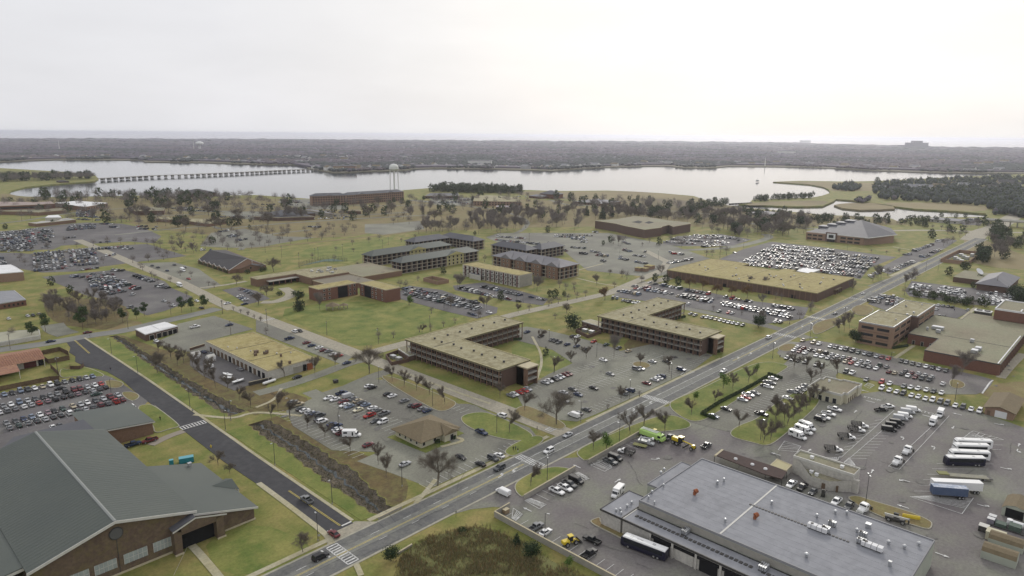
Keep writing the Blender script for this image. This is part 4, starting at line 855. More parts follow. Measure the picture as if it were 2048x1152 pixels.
def board_fence(label, pts, h=1.9, m=wood, cat='fence', name='board_fence', post=3.0, boards=True, grp=None):
    pts = [Vector(p[:2]) for p in pts]; F_ = thing(name, label, cat,(*pts[0],0), group=grp); n_ = 0
    bm_ = box_mesh('board',.28,.06, h, m)
    for a, c in zip(pts, pts[1:]):
        d = c-a; L_ = d.length; u = d/L_; rz = math.atan2(u.y, u.x); k = max(1, int(L_/post))
        b = MB(); b.prism(strip([a, c],.05),.3,.4, m); b.prism(strip([a, c],.05), h-.4, h-.3, m); b.build('rail', parent=F_)
        kb = int(L_/(L_/max(1, min(int(L_/.3),95))))
        bmx = box_mesh('board', L_/kb-.03,.06, h, m)
        for i in range(kb): p = a+u*(L_*(i+.5)/kb); inst('board', bmx, F_,(p.x, p.y,.02+.05*math.sin(i*5.1)), rz)
    return F_
ct = [q('E8', *p) for p in ((640,545),(935,500),(1090,600),(1100,630),(770,690),(700,640))]
board_fence('square dark board fence court beside the rust roofed building',[(79.8,416.8),(90.2,417.8),(91.3,406.5),(89.6,397.8),(80.4,398.4),(80.2,405)],2.4)
board_fence('small board fence enclosure for bins beside the black road',[q('E8', *p) for p in ((1105,710),(1110,785),(1270,785),(1325,745),(1310,690))],2.0)
board_fence('long weathered board fence along the top of the near car park',[q('E8', *p) for p in ((-400,1190),(0,1120),(400,1040),(790,960),(940,950),(930,880),(800,760))],2.2)
# --- gabled shed right
SH = Bld('gabled_shed','tan gabled shed with brown roof and white roller door at the right','shed',350,37)
b = MB(); b.add([(339.4,32.9,-.2),(339.4,43,-.2),(339.4,43,3.4),(339.4,38,4.6),(339.4,32.9,3.4),(362,32.9,-.2),(362,43,-.2),(362,43,3.4),(362,38,4.6),(362,32.9,3.4)],[(0,4,3,2,1),(5,6,7,8,9),(0,5,9,4),(1,2,7,6)]); b.build('wall', brick_tan, SH.r)
b = MB(); b.add([(338.7,32.1,3.3),(362.6,32.1,3.3),(362.6,38,4.95),(338.7,38,4.95),(338.7,43.8,3.3),(362.6,43.8,3.3)],[(0,1,2,3),(3,2,5,4)]); b.add([(338.7,32.1,3.0),(338.7,38,4.65),(338.7,43.8,3.0),(338.7,32.1,3.3),(338.7,38,4.95),(338.7,43.8,3.3)],[(0,3,4,1),(1,4,5,2)]); b.build('roof', brown_sh, SH.r)
SH.b('roller_door', white_roof,(339.3,339.45,35.2,39.4,0,2.9)); SH.b('door', door_b,(339.3,339.45,41,42.1,0,2.1))
# --- warehouse
WH = flat('warehouse','huge flat warehouse with ochre gravel roof behind a row of brown trees','warehouse',[(496.6,171),(575,171),(573,204),(566,204),(566,216),(573,216),(573,226),(560,226),(560,257),(573,257),(573,293),(496.6,293)],6.5, brick_dark, ochre_roof, mat('ochre coping',(.34,.30,.15),.9), lip=.2, w_=.5)
for y in (203,234,265): WH.b('roof_joint', mat('ochre coping',(.4,.36,.2),.9),(497.5,560, y-.5, y+.5,6.51,6.7))
for k in range(26): x, y = 500+rnd.random()*55,174+rnd.random()*116; vent(x, y,6.5,1,.5,.7, parent=WH.r, m=trim if k % 2 else metal_d)
for i in range(30): y = 175+i*4; WH.b('wall_pier', brick,(496.4,496.68, y-.3, y+.3,0,6))
for y in (186,205,222,240): WH.b('loading_door', dark,(496.45,496.7, y, y+3,0,2.6))
flat('loading_shed','flat white roofed shed at the back of the warehouse','shed',[q('C4', *p,5) for p in ((1790,645),(1850,618),(2005,635),(1910,668))],5.0, concw, white_roof, white_roof, lip=.1)
WC = Bld('entrance_canopy','brown canopy porch at the road corner of the warehouse','canopy',536,167); c = q('C5',330,850)
WC.b('roof', brown_sh,(c.x-7, c.x+7, c.y-2, c.y+4,3.2,3.8)); WC.b('posts', brick_dark, *[(c.x+a, c.x+a+.6, c.y-1.8, c.y-1.2,0,3.2) for a in (-6.5,-2,2,6)])
# --- old dormitory
OD = flat('old_barracks','three storey white panelled barracks with gravel roof among bare trees','barracks',[(380.6,352.6),(396,352.6),(396,416.5),(380.6,416.5)],9.5, stucco, ochre_roof, trim_tan, lip=.15, w_=.3)
for i in range(13): y = 354.5+i*4.9; OD.b('pier', brick_dark if i % 3 else mat('maroon door',(.1,.03,.03),.8),(380.2,380.68, y-.45, y+.45,0,9))
for z in (3.1,6.2): OD.b('floor_band', metal_d,(380.35,380.7,353,416, z-.25, z+.1))
for z in (.9,4.0,7.1): openings(OD.r,(380.66,416.5),(380.66,352.6),[z],12,1.3,1.3, glass_d, None, pad=1.5)
OD.b('end_wall', concw,(381.5,395,352.2,352.66,0,9.1)); GH = flat('annex_hut','small white hut with blue grey roof against the old barracks','hut',[q('C3', *p,4) for p in ((630,668),(735,690),(735,660),(650,650))],4, stucco, blue_metal, trim, lip=.1)
# --- barracks with hip roofs
def barracks(label, name, x0, x1, y0, y1, z, rm, faces='XY', bays=None, gable=None, wings=None, wall=brick_dark, grp='three storey barracks with hip roofs and framed galleries', zr=4.0):
    B_ = Bld(name, label,'barracks',(x0+x1)/2,(y0+y1)/2, grp); B_.wall(rect(x0+.9, x1-.3, y0+.9, y1-.3),-.3, z, wall)
    hip(B_, x0, x1, y0, y1, z, z+zr, rm,1.0)
    fr = mat('tan column',(.36,.33,.27),.8)
    nx = bays or int((x1-x0)/5.4); ny = int((y1-y0)/5.0)
    for k in range(nx+1): x = x0+(x1-x0)*k/nx; B_.b('column', fr,(x-.22, x+.22, y0-.1, y0+.3,0, z-.1))
    for k in range(1, ny+1): y = y0+(y1-y0)*k/ny; B_.b('column', fr,(x0-.1, x0+.3, y-.22, y+.22,0, z-.1))
    for zf in (.35,3.2,6.3, z-.1): B_.b('floor_band', fr,(x0, x1, y0, y0+.95, zf-.3, zf),(x0, x0+.95, y0+.96, y1, zf-.3, zf))
    for zf in (.4,3.3,6.4):
        openings(B_.r,(x0, y0+.88),(x1, y0+.88),[zf], nx,2.6,2.1, dark, None, pad=.2); openings(B_.r,(x0+.88, y1),(x0+.88, y0),[zf], ny,2.4,2.1, dark, None, pad=.2)
    if gable:
        g0, g1 = gable; b = MB(); b.add([(g0, y0-1.1, z),(g1, y0-1.1, z),((g0+g1)/2, y0-1.1, z+3.0),((g0+g1)/2, y0+7, z+3.2)],[(0,1,2),(0,2,3),(2,1,3)], None); o = b.build('gable_roof', rm, B_.r)
        b = MB(); b.add([(g0, y0-1.16, z),(g1, y0-1.16, z),((g0+g1)/2, y0-1.16, z+2.9)],[(0,1,2)]); b.build('gable_panel', mat('yellow gable',(.42,.38,.18),.8), B_.r)
        B_.b('bay_wall', mat('yellow gable',(.42,.38,.18),.8),(g0+.5, g1-.5, y0+.05, y0+.9,0, z-.1)); 
        for zf in (.9,3.9,6.9): openings(B_.r,(g0+.5, y0+.04),(g1-.5, y0+.04),[zf],4,1.7,1.7, dark, None, pad=.2)
    return B_
barracks('nearest grey green roofed barracks with yellow gable, right of the lawn','barracks',349,438,457.5,472,9.4, green_metal, gable=(399,420))
barracks('grey green roofed barracks behind the nearest one, half hidden','barracks',350.5,443,501.5,516,9.4, green_metal, gable=(392,412))
barracks('rear barracks wing with slate grey hip roof against bare trees','barracks',428,474,539,554,9.4, blue_metal)
barracks('cross wing of the rear barracks facing the car park','barracks',474.4,490,503,554.5,9.4, blue_metal)
barracks('slate roofed barracks wing behind the brick apartments','barracks',471.5,486,428,474,9.4, blue_metal)
barracks('slate roofed cross wing joining the brick apartments','barracks',486.4,520,422,436,9.4, blue_metal)
AP = barracks('brown brick apartment barracks with stepped grey roofs and corner balconies','apartment_barracks',425,449,348.5,426,10.4, metal_roof, wall=brick, zr=4.6)
for y in (352.5,370,388,405):
    b = MB(); b.add([(423.2, y-3,10.4),(423.2, y+10,10.4),(423.2, y+3.5,14.0),(434, y+3.5,14.6)],[(0,2,1),(0,3,2),(2,3,1)]); b.build('cross_gable', metal_roof, AP.r)
    AP.b('bay', brick,(423.6,425.4, y-2, y+9,-.2,10.3)); openings(AP.r,(423.6, y+9),(423.6, y-2),[1,4.2,7.4],2,1.2,1.3, glass_d, trim)
# --- chapel
CP = Bld('chapel','low brick chapel with broad charcoal roof and zigzag eaves','chapel',262,590)
c4 = [q('C2', *p,4.5) for p in ((-20,545),(255,640),(600,600),(480,520))]; r0, r1 = q('C2',90,455,10), q('C2',430,532,10)
A0, A1 = q('C2',-20,548,3), q('C2',262,640,3); A2_, A3_ = q('C2',602,592,3), q('C2',240,455,3)
b = MB(); b.prism([A0, A1, A2_, A3_],-.3,3.2, brick); b.build('wall', parent=CP.r)
b = MB(); b.add([A0, A1, A2_, A3_, r0, r1],[(0,1,5,4),(2,3,4,5),(3,0,4)]); b.add([A1, A2_, r1],[(0,1,2)], None); b.build('roof', shingle, CP.r)
b = MB(); u = (A2_-A1); b.add([A1+Vector((-.3,-.3,0)), A2_+Vector((-.3,-.3,0)), r1+Vector((-.3,-.3,-.4))],[(0,1,2)]); b.build('gable_wall', brick, CP.r)
b = MB()
for a, c in ((A1, r1),(r1, A2_)): b.cyl(a+Vector((-.4,-.4,0)), c+Vector((-.4,-.4,0)),.28,.28,4)
b.build('gable_trim', trim, CP.r)
for i in range(6):
    a = A0.lerp(A1,(i+.15)/6.2); c = A0.lerp(A1,(i+.95)/6.2); mid = (a+c)/2+Vector((-.9,-.5,2.3)); b = MB(); b.cyl(a+Vector((-.9,-.5,0)), mid,.2,.2,4); b.cyl(mid, c+Vector((-.9,-.5,0)),.2,.2,4); b.build('eave_zigzag', trim, CP.r)
    b = MB(); a2, c2 = a+Vector((-.15,-.1,0)), c+Vector((-.15,-.1,0)); b.add([(a2.x, a2.y,.2),(c2.x, c2.y,.2),(c2.x, c2.y,2.8),(a2.x, a2.y,2.8)],[(0,1,2,3)]); b.build('window', glass_d, CP.r)
PCH = [q('C2', *p,3) for p in ((350,632),(400,640),(600,600))]
e1, e2 = A1.lerp(A2_,.32), A1.lerp(A2_,.95); em = (e1+e2)/2; dv = Vector((1,1,0)).normalized()*-6
b = MB(); pk = em+Vector((0,0,3.2)); b.add([e1, e1+dv, e2+dv, e2, pk, pk+dv],[(0,1,5,4),(2,3,4,5)]); b.build('porch_roof', shingle, CP.r)
b = MB(); b.add([(e1+dv*.9).xy.to_3d(),(e2+dv*.9).xy.to_3d(), e2+dv*.9, pk+dv*.9-Vector((0,0,.3)), e1+dv*.9],[(0,1,2,3,4)]); b.build('porch_wall', brick, CP.r)
o_ = pk+dv*.93; b = MB(); b.cyl((o_.x, o_.y,3.4),(o_.x-.15, o_.y-.15,3.4),.9,.9,14); b.build('round_window', glass_d, CP.r)
b = MB(); o_ = em+Vector((-.6,-.6,2.6)); b.box(o_.x-.1, o_.x+.1, o_.y-.1, o_.y+.1,5.2,9); b.box(o_.x-.6, o_.x+.6, o_.y-.12, o_.y+.12,7.8,8.0); b.build('cross', trim, CP.r)
# --- brick complex and its two dormitory wings
BC = flat('brick_complex','low brown brick complex with gravel roof and crowded rooftop plant','building',[(239.8,494),(272,494),(272,470.5),(306,470.5),(306,503.5),(286,505.5),(239.8,504.8)],6.0, brick, gravel_roof, trim_tan, lip=.15)
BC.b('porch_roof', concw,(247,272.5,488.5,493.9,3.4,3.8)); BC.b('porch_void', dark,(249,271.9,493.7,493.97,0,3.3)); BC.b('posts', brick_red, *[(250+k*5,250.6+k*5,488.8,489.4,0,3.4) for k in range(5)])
for k in range(14): x, y = 284+rnd.random()*20,474+rnd.random()*24; vent(x, y,6, k % 3,.6+.4*rnd.random(),1.2, parent=BC.r, m=metal_l if k % 2 else trim)
flat('brick_complex_wing','pale flat roofed wing behind the brick complex','building',[(306.3,452),(345,452),(345,500),(306.3,500)],4.6, brick, tan_roof, trim_tan, lip=.15)
flat('hall_wing','grey roofed single storey hall between the two courtyard wings','building',[(272.6,440),(306,436),(306,470),(272.6,470)],4.0, brick, mat('brown grey roof',(.19,.17,.13),.9), trim_tan, lip=.1)
def wing(label, x0, x1, y0, y1, gx, facey=True):
    B_ = flat('brick_dormitory_wing', label,'dormitory', rect(x0, x1, y0, y1),9.0, brick_red, ochre_roof, trim_tan, lip=.15)
    B_.r['group'] = 'red brick dormitory wings with tall dark glazing'
    if facey: B_.b('glazing', dark,(gx[0], gx[1], y0-.12, y0+.05,.3,8.3)); openings(B_.r,(x0, y0+.06),(x1, y0+.06),[1,3.9,6.8],1,1.3,1.4, glass_d, trim, at=[(x1-x0)*t for t in (.14,.27,.8,.92)])
    else: B_.b('glazing', dark,(x0-.12, x0+.05, gx[0], gx[1],.3,8.3)); openings(B_.r,(x0+.06, y1),(x0+.06, y0),[1,3.9,6.8],1,1.2,1.4, glass_d, trim, at=[(y1-y0)*t for t in (.1,.5,.63,.86)])
    return B_
wing('red brick dormitory wing with one wide dark glazed bay, left of the pair',247,279,418.6,431.5,(262.5,270.5)); wing('red brick dormitory wing facing the lawn, right of the pair',279,291.6,384.4,416,(402,410), False)
GZ = thing('gazebo','small shingled gazebo pavilion standing on the lawn','pavilion',(*q('B2',640,70).to_2d(),0)); c = q('B2',640,70)
b = MB()
for dx, dy, s_, zb, zt in ((-2.5,1.5,5.2,2.6,4.9),(3.6,-2.6,3.4,2.5,3.9)):
    for k in range(6):
        a0, a1 = k*math.pi/3,(k+1)*math.pi/3; b.add([(c.x+dx+s_*math.cos(a0), c.y+dy+s_*math.sin(a0), zb),(c.x+dx+s_*math.cos(a1), c.y+dy+s_*math.sin(a1), zb),(c.x+dx, c.y+dy, zt)],[(0,1,2)])
b.build('roof', brown_sh, GZ); b = MB()
for k in range(6): a0 = k*math.pi/3; b.cyl((c.x-2.5+4.6*math.cos(a0), c.y+1.5+4.6*math.sin(a0),0),(c.x-2.5+4.6*math.cos(a0), c.y+1.5+4.6*math.sin(a0),2.65),.15,.15,6); b.cyl((c.x+3.6+2.8*math.cos(a0), c.y-2.6+2.8*math.sin(a0),0),(c.x+3.6+2.8*math.cos(a0), c.y-2.6+2.8*math.sin(a0),2.55),.12,.12,6)
b.build('posts', concw, GZ)
WE = thing('walled_enclosure','roofless tan brick enclosure near the courtyard barracks','enclosure',(*q('F5',1370,960).to_2d(),0)); pp = [q('F5', *p,2.6) for p in ((1160,915),(1300,885),(1555,940),(1380,970))]
for i in range(4): b = MB(); b.prism(strip([pp[i], pp[(i+1) % 4]],.5),-.2,2.8+.01*i, brick_tan); b.build('wall', parent=WE)
# --- courtyard building
CB = flat('courtyard_building','sprawling dark brick block with tan roof and dark patches for courtyards','building',[q('F7', *p,10) for p in ((80,165),(420,215),(530,245),(820,300),(860,310),(1130,275),(1130,262),(1240,235),(1310,262),(1590,215),(1560,195),(1240,165),(1000,125),(700,95),(560,120),(420,145))],10, brick_dark, tan_roof, trim_tan, lip=.2)
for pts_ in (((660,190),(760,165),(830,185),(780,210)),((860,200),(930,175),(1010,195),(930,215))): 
    b = MB(); b.prism([q('F7', *p,10.1) for p in pts_],9,10.12, dark); b.build('courtyard', parent=CB.r)  # near-black slab just above the roof stands in for the court's shade
# --- arts centre
AC = Bld('civic_building','large brick hall with sloping slate grey roof and white framed entrance','building',860,260)
fp = [q('C5', *p,0) for p in ((70,365),(240,395),(400,400),(545,420),(620,418),(700,400),(820,400),(880,380))]
W2 = [(804,296),(804,234),(812,232),(848,216),(900,237),(882,295)]
b = MB(); b.prism(W2,-.3,8.0, brick_tan); b.build('wall', parent=AC.r)
tp = Vector((862,256,21)); E0, E4, E7 = q('C5',62,288,8.4), q('C5',625,350,8.4), q('C5',888,318,8.4); BK = Vector((E7.x+58, E7.y+22,8.4)); BL = Vector((E0.x+82, E0.y,8.4))
b = MB(); b.add([E0, E4, E7, BK, BL, tp],[(0,1,5),(1,2,5),(2,3,5),(3,4,5),(4,0,5)]); b.build('roof', blue_metal, AC.r)
b = MB()
for u_, v_ in ((E0, E4),(E4, E7)): b.cyl(u_, v_,.5,.5,4, trim)
b.build('eave_trim', None, AC.r)
for k, f in enumerate((.82,.66,.5,.34)):
    p = E0.lerp(tp, f)+Vector((5,3,-.5)); b = MB(); b.box(p.x-5, p.x+9, p.y-5, p.y+5, p.z-4, p.z+1.5, blue_metal); b.box(p.x-5.3, p.x+9.3, p.y-5.3, p.y+5.3, p.z+1.5, p.z+1.9, mat('grey coping',(.24,.24,.25),.7)); b.build('roof_monitor', None, AC.r)
AC.b('entrance_surround', brick_dark,(803.2,804.1,262,274,-.2,10.5)); AC.b('entrance_frame', white_roof,(802.9,803.3,263.5,272.5,3.2,9.3)); AC.b('entrance_glass', glass_d,(802.7,803.0,265.4,270.6,4.6,8.0)); AC.b('entrance_door', dark,(802.9,803.3,264,272,0,2.6))
for z in (1.0,4.8): openings(AC.r,(803.9,296),(803.9,276),[z],3,4.5,1.6, glass_d); openings(AC.r,(803.9,260),(803.9,236),[z],3,5.5,1.9, glass_d)
YD = thing('walled_yard','walled brick plant yard beside the far end of the main road','enclosure',(780,137,0))
for i,(a, c) in enumerate((((748,126),(748,148)),((748,148),(822,148)),((822,148),(822,128)),((822,128),(748,126)))): b = MB(); b.prism(strip([a, c],.6),-.2,3.4+.02*i, brick_tan); b.build('wall', parent=YD)
for k in range(7): b = MB(); x, y = 758+k*8,133+4*(k % 3); b.box(x-2.4, x+2.4, y-1.6, y+1.6,0,3.0); b.build('plant_unit', metal_l, YD)
SD = Bld('dish_building','dark brick building with pale hip roof and white satellite dish','building',655,90); SD.wall(rect(629,682,78.5,98),-.3,5.0, brick_dark); hip(SD,629,682,78.5,98,5.0,9.6, metal_roof,1.0)
SD.wall(rect(650,690,99,118),-.3,4.2, brick_dark, topm=tan_roof)
b = MB(); n = 14; c = q('C5',1640,655,6); dirv = Vector((-.3,-.6,.7)).normalized(); a_ = dirv.orthogonal().normalized(); b_ = dirv.cross(a_)
rings = [[c+dirv*(.6*(r/3.2)**2)+(a_*math.cos(2*math.pi*k/n)+b_*math.sin(2*math.pi*k/n))*r for k in range(n)] for r in (.1,1.2,2.3,3.2)]; b.loft(rings, cap=False); b.cyl(c,(c.x, c.y,3.8),.3,.4,8); b.build('satellite_dish', white_roof, SD.r)
# --- hotel like block
HT = Bld('lodging_hall','long four storey brick lodging block with grey roof by the river','hotel',690,1025)
ends = [q('I',624,412).to_2d(), q('I',693,409.5).to_2d(), q('I',808,401).to_2d()]
for a, c in zip(ends, ends[1:]):
    u = (c-a).normalized(); nn = Vector((-u.y, u.x)); nn = nn if nn.dot(Vector((1,1))) > 0 else -nn
    fp_ = [a, c, c+nn*17, a+nn*17]; b = MB(); b.prism(fp_,-.3,15.6, brick_tan); b.build('wall', parent=HT.r)
    ov = [a-u*.8-nn*.8, c+u*.8-nn*.8, c+u*.8+nn*17.8, a-u*.8+nn*17.8]; m0, m1 = (a+u*8+nn*8.5),(c-u*8+nn*8.5)
    b = MB(); b.add([(*ov[0],15.5),(*ov[1],15.5),(*ov[2],15.5),(*ov[3],15.5),(*m0,19.5),(*m1,19.5)],[(0,1,5,4),(1,2,5),(2,3,4,5),(3,0,4)]); b.build('roof', blue_metal, HT.r)
    L_ = (c-a).length; k = int(L_/4.2); fa, fc = (a, c) if Vector((u.y,-u.x)).dot(nn) < 0 else (c, a)
    openings(HT.r, fa, fc,[1,4.8,8.6,12.2], k,2.3,2.0, dark, None)
    for g_ in range(max(1, int(L_/45))):
        pc = a+u*(L_*(g_+.5)/max(1, int(L_/45)))-nn*.9; b = MB(); b.add([(*(pc-u*7),15.5),(*(pc+u*7),15.5),(*pc,18.2),(*(pc+nn*7),18.4)],[(0,1,2),(0,2,3),(2,1,3)]); b.build('dormer_gable', trim_tan if 0 else metal_roof, HT.r)
# --- buildings of the upper left and far middle, traced on their roof plane
def fb(t, pts_, z, label, wm, rm, cop=None, name='building', cat='building', lip=.15, win=None, z0=-.3):
    B_ = flat(name, label, cat,[q(t, *p, z) for p in pts_], z, wm, rm, cop or trim_tan, lip=lip, z0=z0)
    if win:
        for (i, n, zs, w_, h) in win:
            pa, pb = [q(t, *p, z) for p in (pts_[i], pts_[(i+1) % len(pts_)])]; L_ = (pb-pa).length
            u = (pb-pa).normalized(); nrm_ = Vector((u.y,-u.x,0)); cen = Vector(B_.r.location)
            if nrm_.dot(Vector((pa.x, pa.y,0))-Vector((cen.x, cen.y,0))) < 0: pa, pb = pb, pa
            openings(B_.r, pa, pb, zs, n, w_, h, glass_d, None)
    return B_
fb('C1',[(-160,60),(345,42),(500,32),(460,12),(345,20),(-160,10)],11,'long red brick school block with white piers at the upper left', brick_red, mat('pink grey roof',(.3,.24,.22),.9), name='school', cat='school', win=[(0,22,[2,6.5],3,2.4)])
fb('C1',[(-80,100),(215,104),(345,112),(600,90),(560,72),(340,88),(-80,78)],5,'low brick wing in front of the school', brick, tan_roof, name='school_wing', cat='school')
fb('C1',[(498,25),(770,62),(980,26),(700,8)],7,'wide white roofed school hall', brick, white_roof, white_roof, name='school_hall', cat='school', win=[(1,9,[2],2.4,2.4)])
fb('C1',[(255,205),(330,215),(690,178),(620,162),(560,170),(520,190),(380,190),(340,200)],4,'low grey roofed building behind the packed school lot', brick, mat('light grey roof',(.36,.35,.33),.9), name='clinic', cat='building')
fb('C1',[(410,160),(560,158),(530,135),(440,140)],6,'small white topped block behind the low clinic', stucco, white_roof, white_roof)
fb('C1',[(1180,70),(1340,60),(1500,75),(1490,95),(1230,100)],6,'dark red brick block behind purple bare trees', brick_dark, tan_roof)
fb('C1',[(1420,170),(1640,182),(1820,205),(1900,215),(2060,190),(1880,172),(1650,165),(1450,150)],4,'long low flat tan roofed building beyond the car parks', brick, gravel_roof, name='clinic')
fb('F2',[(-60,850),(370,815),(250,740),(170,703),(-60,715)],7,'tan brick hall with bright white flat roof at the left edge', brick_tan, white_roof, white_roof, name='hall')
fb('F1',[(-160,370),(0,372),(410,308),(230,165),(-160,185)],4,'red brick building with blue grey flat roof at the left edge', brick_red, grey_roof, metal_l, name='office_building', win=[(1,5,[1],1.1,1.5)])
fb('F1',[(-120,990),(40,975),(640,870),(620,780),(300,800),(-120,840)],2.4,'low pale roofed building behind a hedge at the left edge', stucco, mat('old concrete roof',(.34,.33,.25),.9), trim, name='store')
SS = fb('C2',[(490,150),(700,160),(1040,150),(960,128),(700,120)],4.5,'dark roofed service station building with aircraft like trailers in front', brick_dark, shingle, name='service_station')
hp = Bld('service_station_hall','dark hip roofed hall of the service station','building', *q('C2',830,140).to_2d()); c = q('C2',780,150); hp.wall(rect(c.x-22, c.x+30, c.y-28, c.y+18),-.3,5, brick_dark); hip(hp, c.x-22, c.x+30, c.y-28, c.y+18,5,11, blue_metal,1)
fb('C2',[(890,85),(1000,95),(1210,128),(1190,112),(1000,82)],5,'long grey canopy roof behind the dark service station', concw, metal_roof, name='canopy', cat='canopy')
fb('C2',[(1345,98),(1465,100),(1455,88),(1360,86)],5,'small dark brick block on the open field', brick_dark, brown_sh)
fb('D7',[(790,455),(1080,460),(1060,435),(880,420),(800,425)],8,'wide tan flat roofed building with trees around it', brick_tan, gravel_roof, win=[(0,16,[2,5],2.2,1.6)])
fb('D7',[(925,492),(1080,496),(1080,485),(930,482)],4,'low purple grey roofed hall behind bare trees', brick_dark, mat('mauve roof',(.20,.17,.19),.8), name='hall')
fb('D7',[(500,425),(708,425),(700,408),(530,408)],5,'long blue grey roofed hall left of the pines', brick_dark, blue_metal, name='hall', win=[(0,14,[1],2,2)])
for t_, x_, y_, w_, d_, z_, zr_, wm_, rm_, lb_ in (('D7',1232,440,26,34,8,14, brick_red, blue_metal,'red brick house with dark gable roof near the marsh'),('D7',1160,440,20,30,4,7, brick_red, metal_roof,'low brick annex with pale roof by the red brick house'),
        ('D7',1470,478,60,56,4,8, brick, metal_roof,'wide grey hip roofed hall on the lawn near the marsh'),('D6',1118,430,44,56,7,13, brick_dark, shingle,'dark roofed manor house among trees by the river'),
        ('D6',350,345,18,30,3,5, brick_dark, shingle,'dark boathouse on the grassy spit'),('C5',1310,210,30,36,4,6, stucco, metal_roof,'pale roofed pavilion beside the creek'),('D8',480,545,36,44,3,5.5, concw, metal_roof,'pale roofed picnic shelter on the green')):
    c = q(t_, x_, y_); H_ = Bld('house' if d_ < 50 else 'hall', lb_,'building', c.x, c.y); H_.wall(rect(c.x, c.x+w_, c.y-d_/2, c.y+d_/2),-.3, z_, wm_); hip(H_, c.x, c.x+w_, c.y-d_/2, c.y+d_/2, z_, zr_, rm_,1); openings(H_.r,(c.x, c.y+d_/2),(c.x, c.y-d_/2),[1], max(3, int(d_/7)),2,1.6, glass_d)
for k_,(t_, x_, y_, lb_) in enumerate((('F7',770,960,'small tan kiosk, leftmost of three beside the warehouse drive'),('F7',860,965,'small tan kiosk, middle of three beside the warehouse drive'),('F7',935,925,'larger tan kiosk, rightmost of three beside the warehouse drive'))):
    c = q(t_, x_, y_); K_ = Bld('kiosk', lb_,'kiosk', c.x, c.y); s_ = 2.6+.9*(k_ == 2); K_.wall(rect(c.x-s_, c.x+s_, c.y-s_, c.y+s_),-.2,3, brick_tan); hip(K_, c.x-s_, c.x+s_, c.y-s_, c.y+s_,3,3.6, ochre_roof,.3)
OV = thing('overpass','concrete road overpass with piers at the right edge','bridge',(*q('C5',1850,200).to_2d(),0)); a, c = q('C5',1700,175,8), q('C5',2300,215,8)
b = MB(); b.prism(strip([a, c],14),6.6,8, concw); b.build('deck', parent=OV); dv = (c-a).normalized(); nn = Vector((-dv.y, dv.x,0))
for s_ in (-1,1): b = MB(); b.prism(strip([a+nn*6.8*s_, c+nn*6.8*s_],.4),8,9, trim); b.build('parapet', parent=OV)
for k in range(9):
    p = a.lerp(c,(k+.5)/9)
    for s_ in (-4.5,0,4.5): b = MB(); pp_ = p+nn*s_; b.cyl((pp_.x, pp_.y,0),(pp_.x, pp_.y,6.6),.7,.7,8); b.build('pier', concw, OV)
RBG = thing('river_bridge','long low causeway bridge on concrete bents across the river','bridge',(*q('D6',1200,305).to_2d(),0))
bl = [q('D6', *p,4) for p in ((595,320),(900,303),(1130,296),(1500,280),(1700,270),(1915,262))]
b = MB(); b.prism(strip(smooth(bl,2),11),3.2,4.4, concw); b.build('deck', parent=RBG)
tot = [0]
for a, c in zip(bl, bl[1:]): tot.append(tot[-1]+(c-a).length)
for k in range(40):
    s_ = tot[-1]*(k+.5)/40; i = max(j for j in range(len(tot)) if tot[j] <= s_); a, c = bl[i], bl[min(i+1, len(bl)-1)]; p = a.lerp(c,(s_-tot[i])/max(1,(tot[i+1]-tot[i]) if i+1 < len(tot) else 1)); dv = (c-a).normalized(); 
    b = MB(); b.prism(strip([p-Vector((-dv.y, dv.x,0))*5, p+Vector((-dv.y, dv.x,0))*5],5.5),-1.5,3.2, concw); b.build('bent', parent=RBG)
b = MB(); FBG = thing('footbridge','low timber footbridge crossing the marsh creek mouth','bridge',(*q('D8',340,466).to_2d(),0)); a, c = q('D8',275,470,1.5), q('D8',412,463,1.5); b.prism(strip([a, c],4),1.0,1.6, metal_d); b.build('deck', parent=FBG)
for k in range(8): p = a.lerp(c,(k+.5)/8); b = MB(); b.box(p.x-2, p.x+2, p.y-2, p.y+2,-1.5,1.0); b.build('pile', metal_d, FBG)
def water_tower(label, base, R_, top, legs=6, ped=False):
    T_ = thing('water_tower', label,'water tower',(base.x, base.y,0)); n = 20; wtm = mat('pale tank paint',(.62,.63,.60),.5,(.55,.56,.53),.1)
    prof = [(.35,-.75),(.8,-.62),(1.0,-.3),(1.0,.15),(.85,.48),(.55,.68),(.15,.78)] if not ped else [(.2,-.5),(.75,-.35),(1,0),(.9,.25),(.5,.48),(.1,.55)]
    zc = top-R_*.78; secs = [[(base.x+R_*r*math.cos(2*math.pi*k/n), base.y+R_*r*math.sin(2*math.pi*k/n), zc+R_*h) for k in range(n)] for r, h in prof]
    b = MB(); b.loft(secs); b.build('tank', wtm, T_); b = MB()
    if ped: b.cyl((base.x, base.y,0),(base.x, base.y, zc-R_*.3), R_*.28, R_*.2,12); b.build('pedestal', wtm, T_)
    else:
        for k in range(legs): a = 2*math.pi*k/legs; b = MB(); b.cyl((base.x+R_*1.05*math.cos(a), base.y+R_*1.05*math.sin(a),0),(base.x+R_*.93*math.cos(a), base.y+R_*.93*math.sin(a), zc-R_*.25),.45,.45,6); b.build('leg', wtm, T_)
        b = MB(); b.cyl((base.x, base.y,0),(base.x, base.y, zc-R_*.7),1.0,1.0,8); b.build('riser', wtm, T_)
        b = MB(); b.cyl((base.x, base.y, zc-R_*.32),(base.x, base.y, zc-R_*.25), R_*1.12, R_*1.12, n); b.build('catwalk', wtm, T_)
water_tower('white legged water tower standing behind the lodging block', P(789,384),9.2, P(789,384) and 56)
water_tower('small white pedestal water tower far off in the woods across the river', P(400,300),26,62, ped=True)
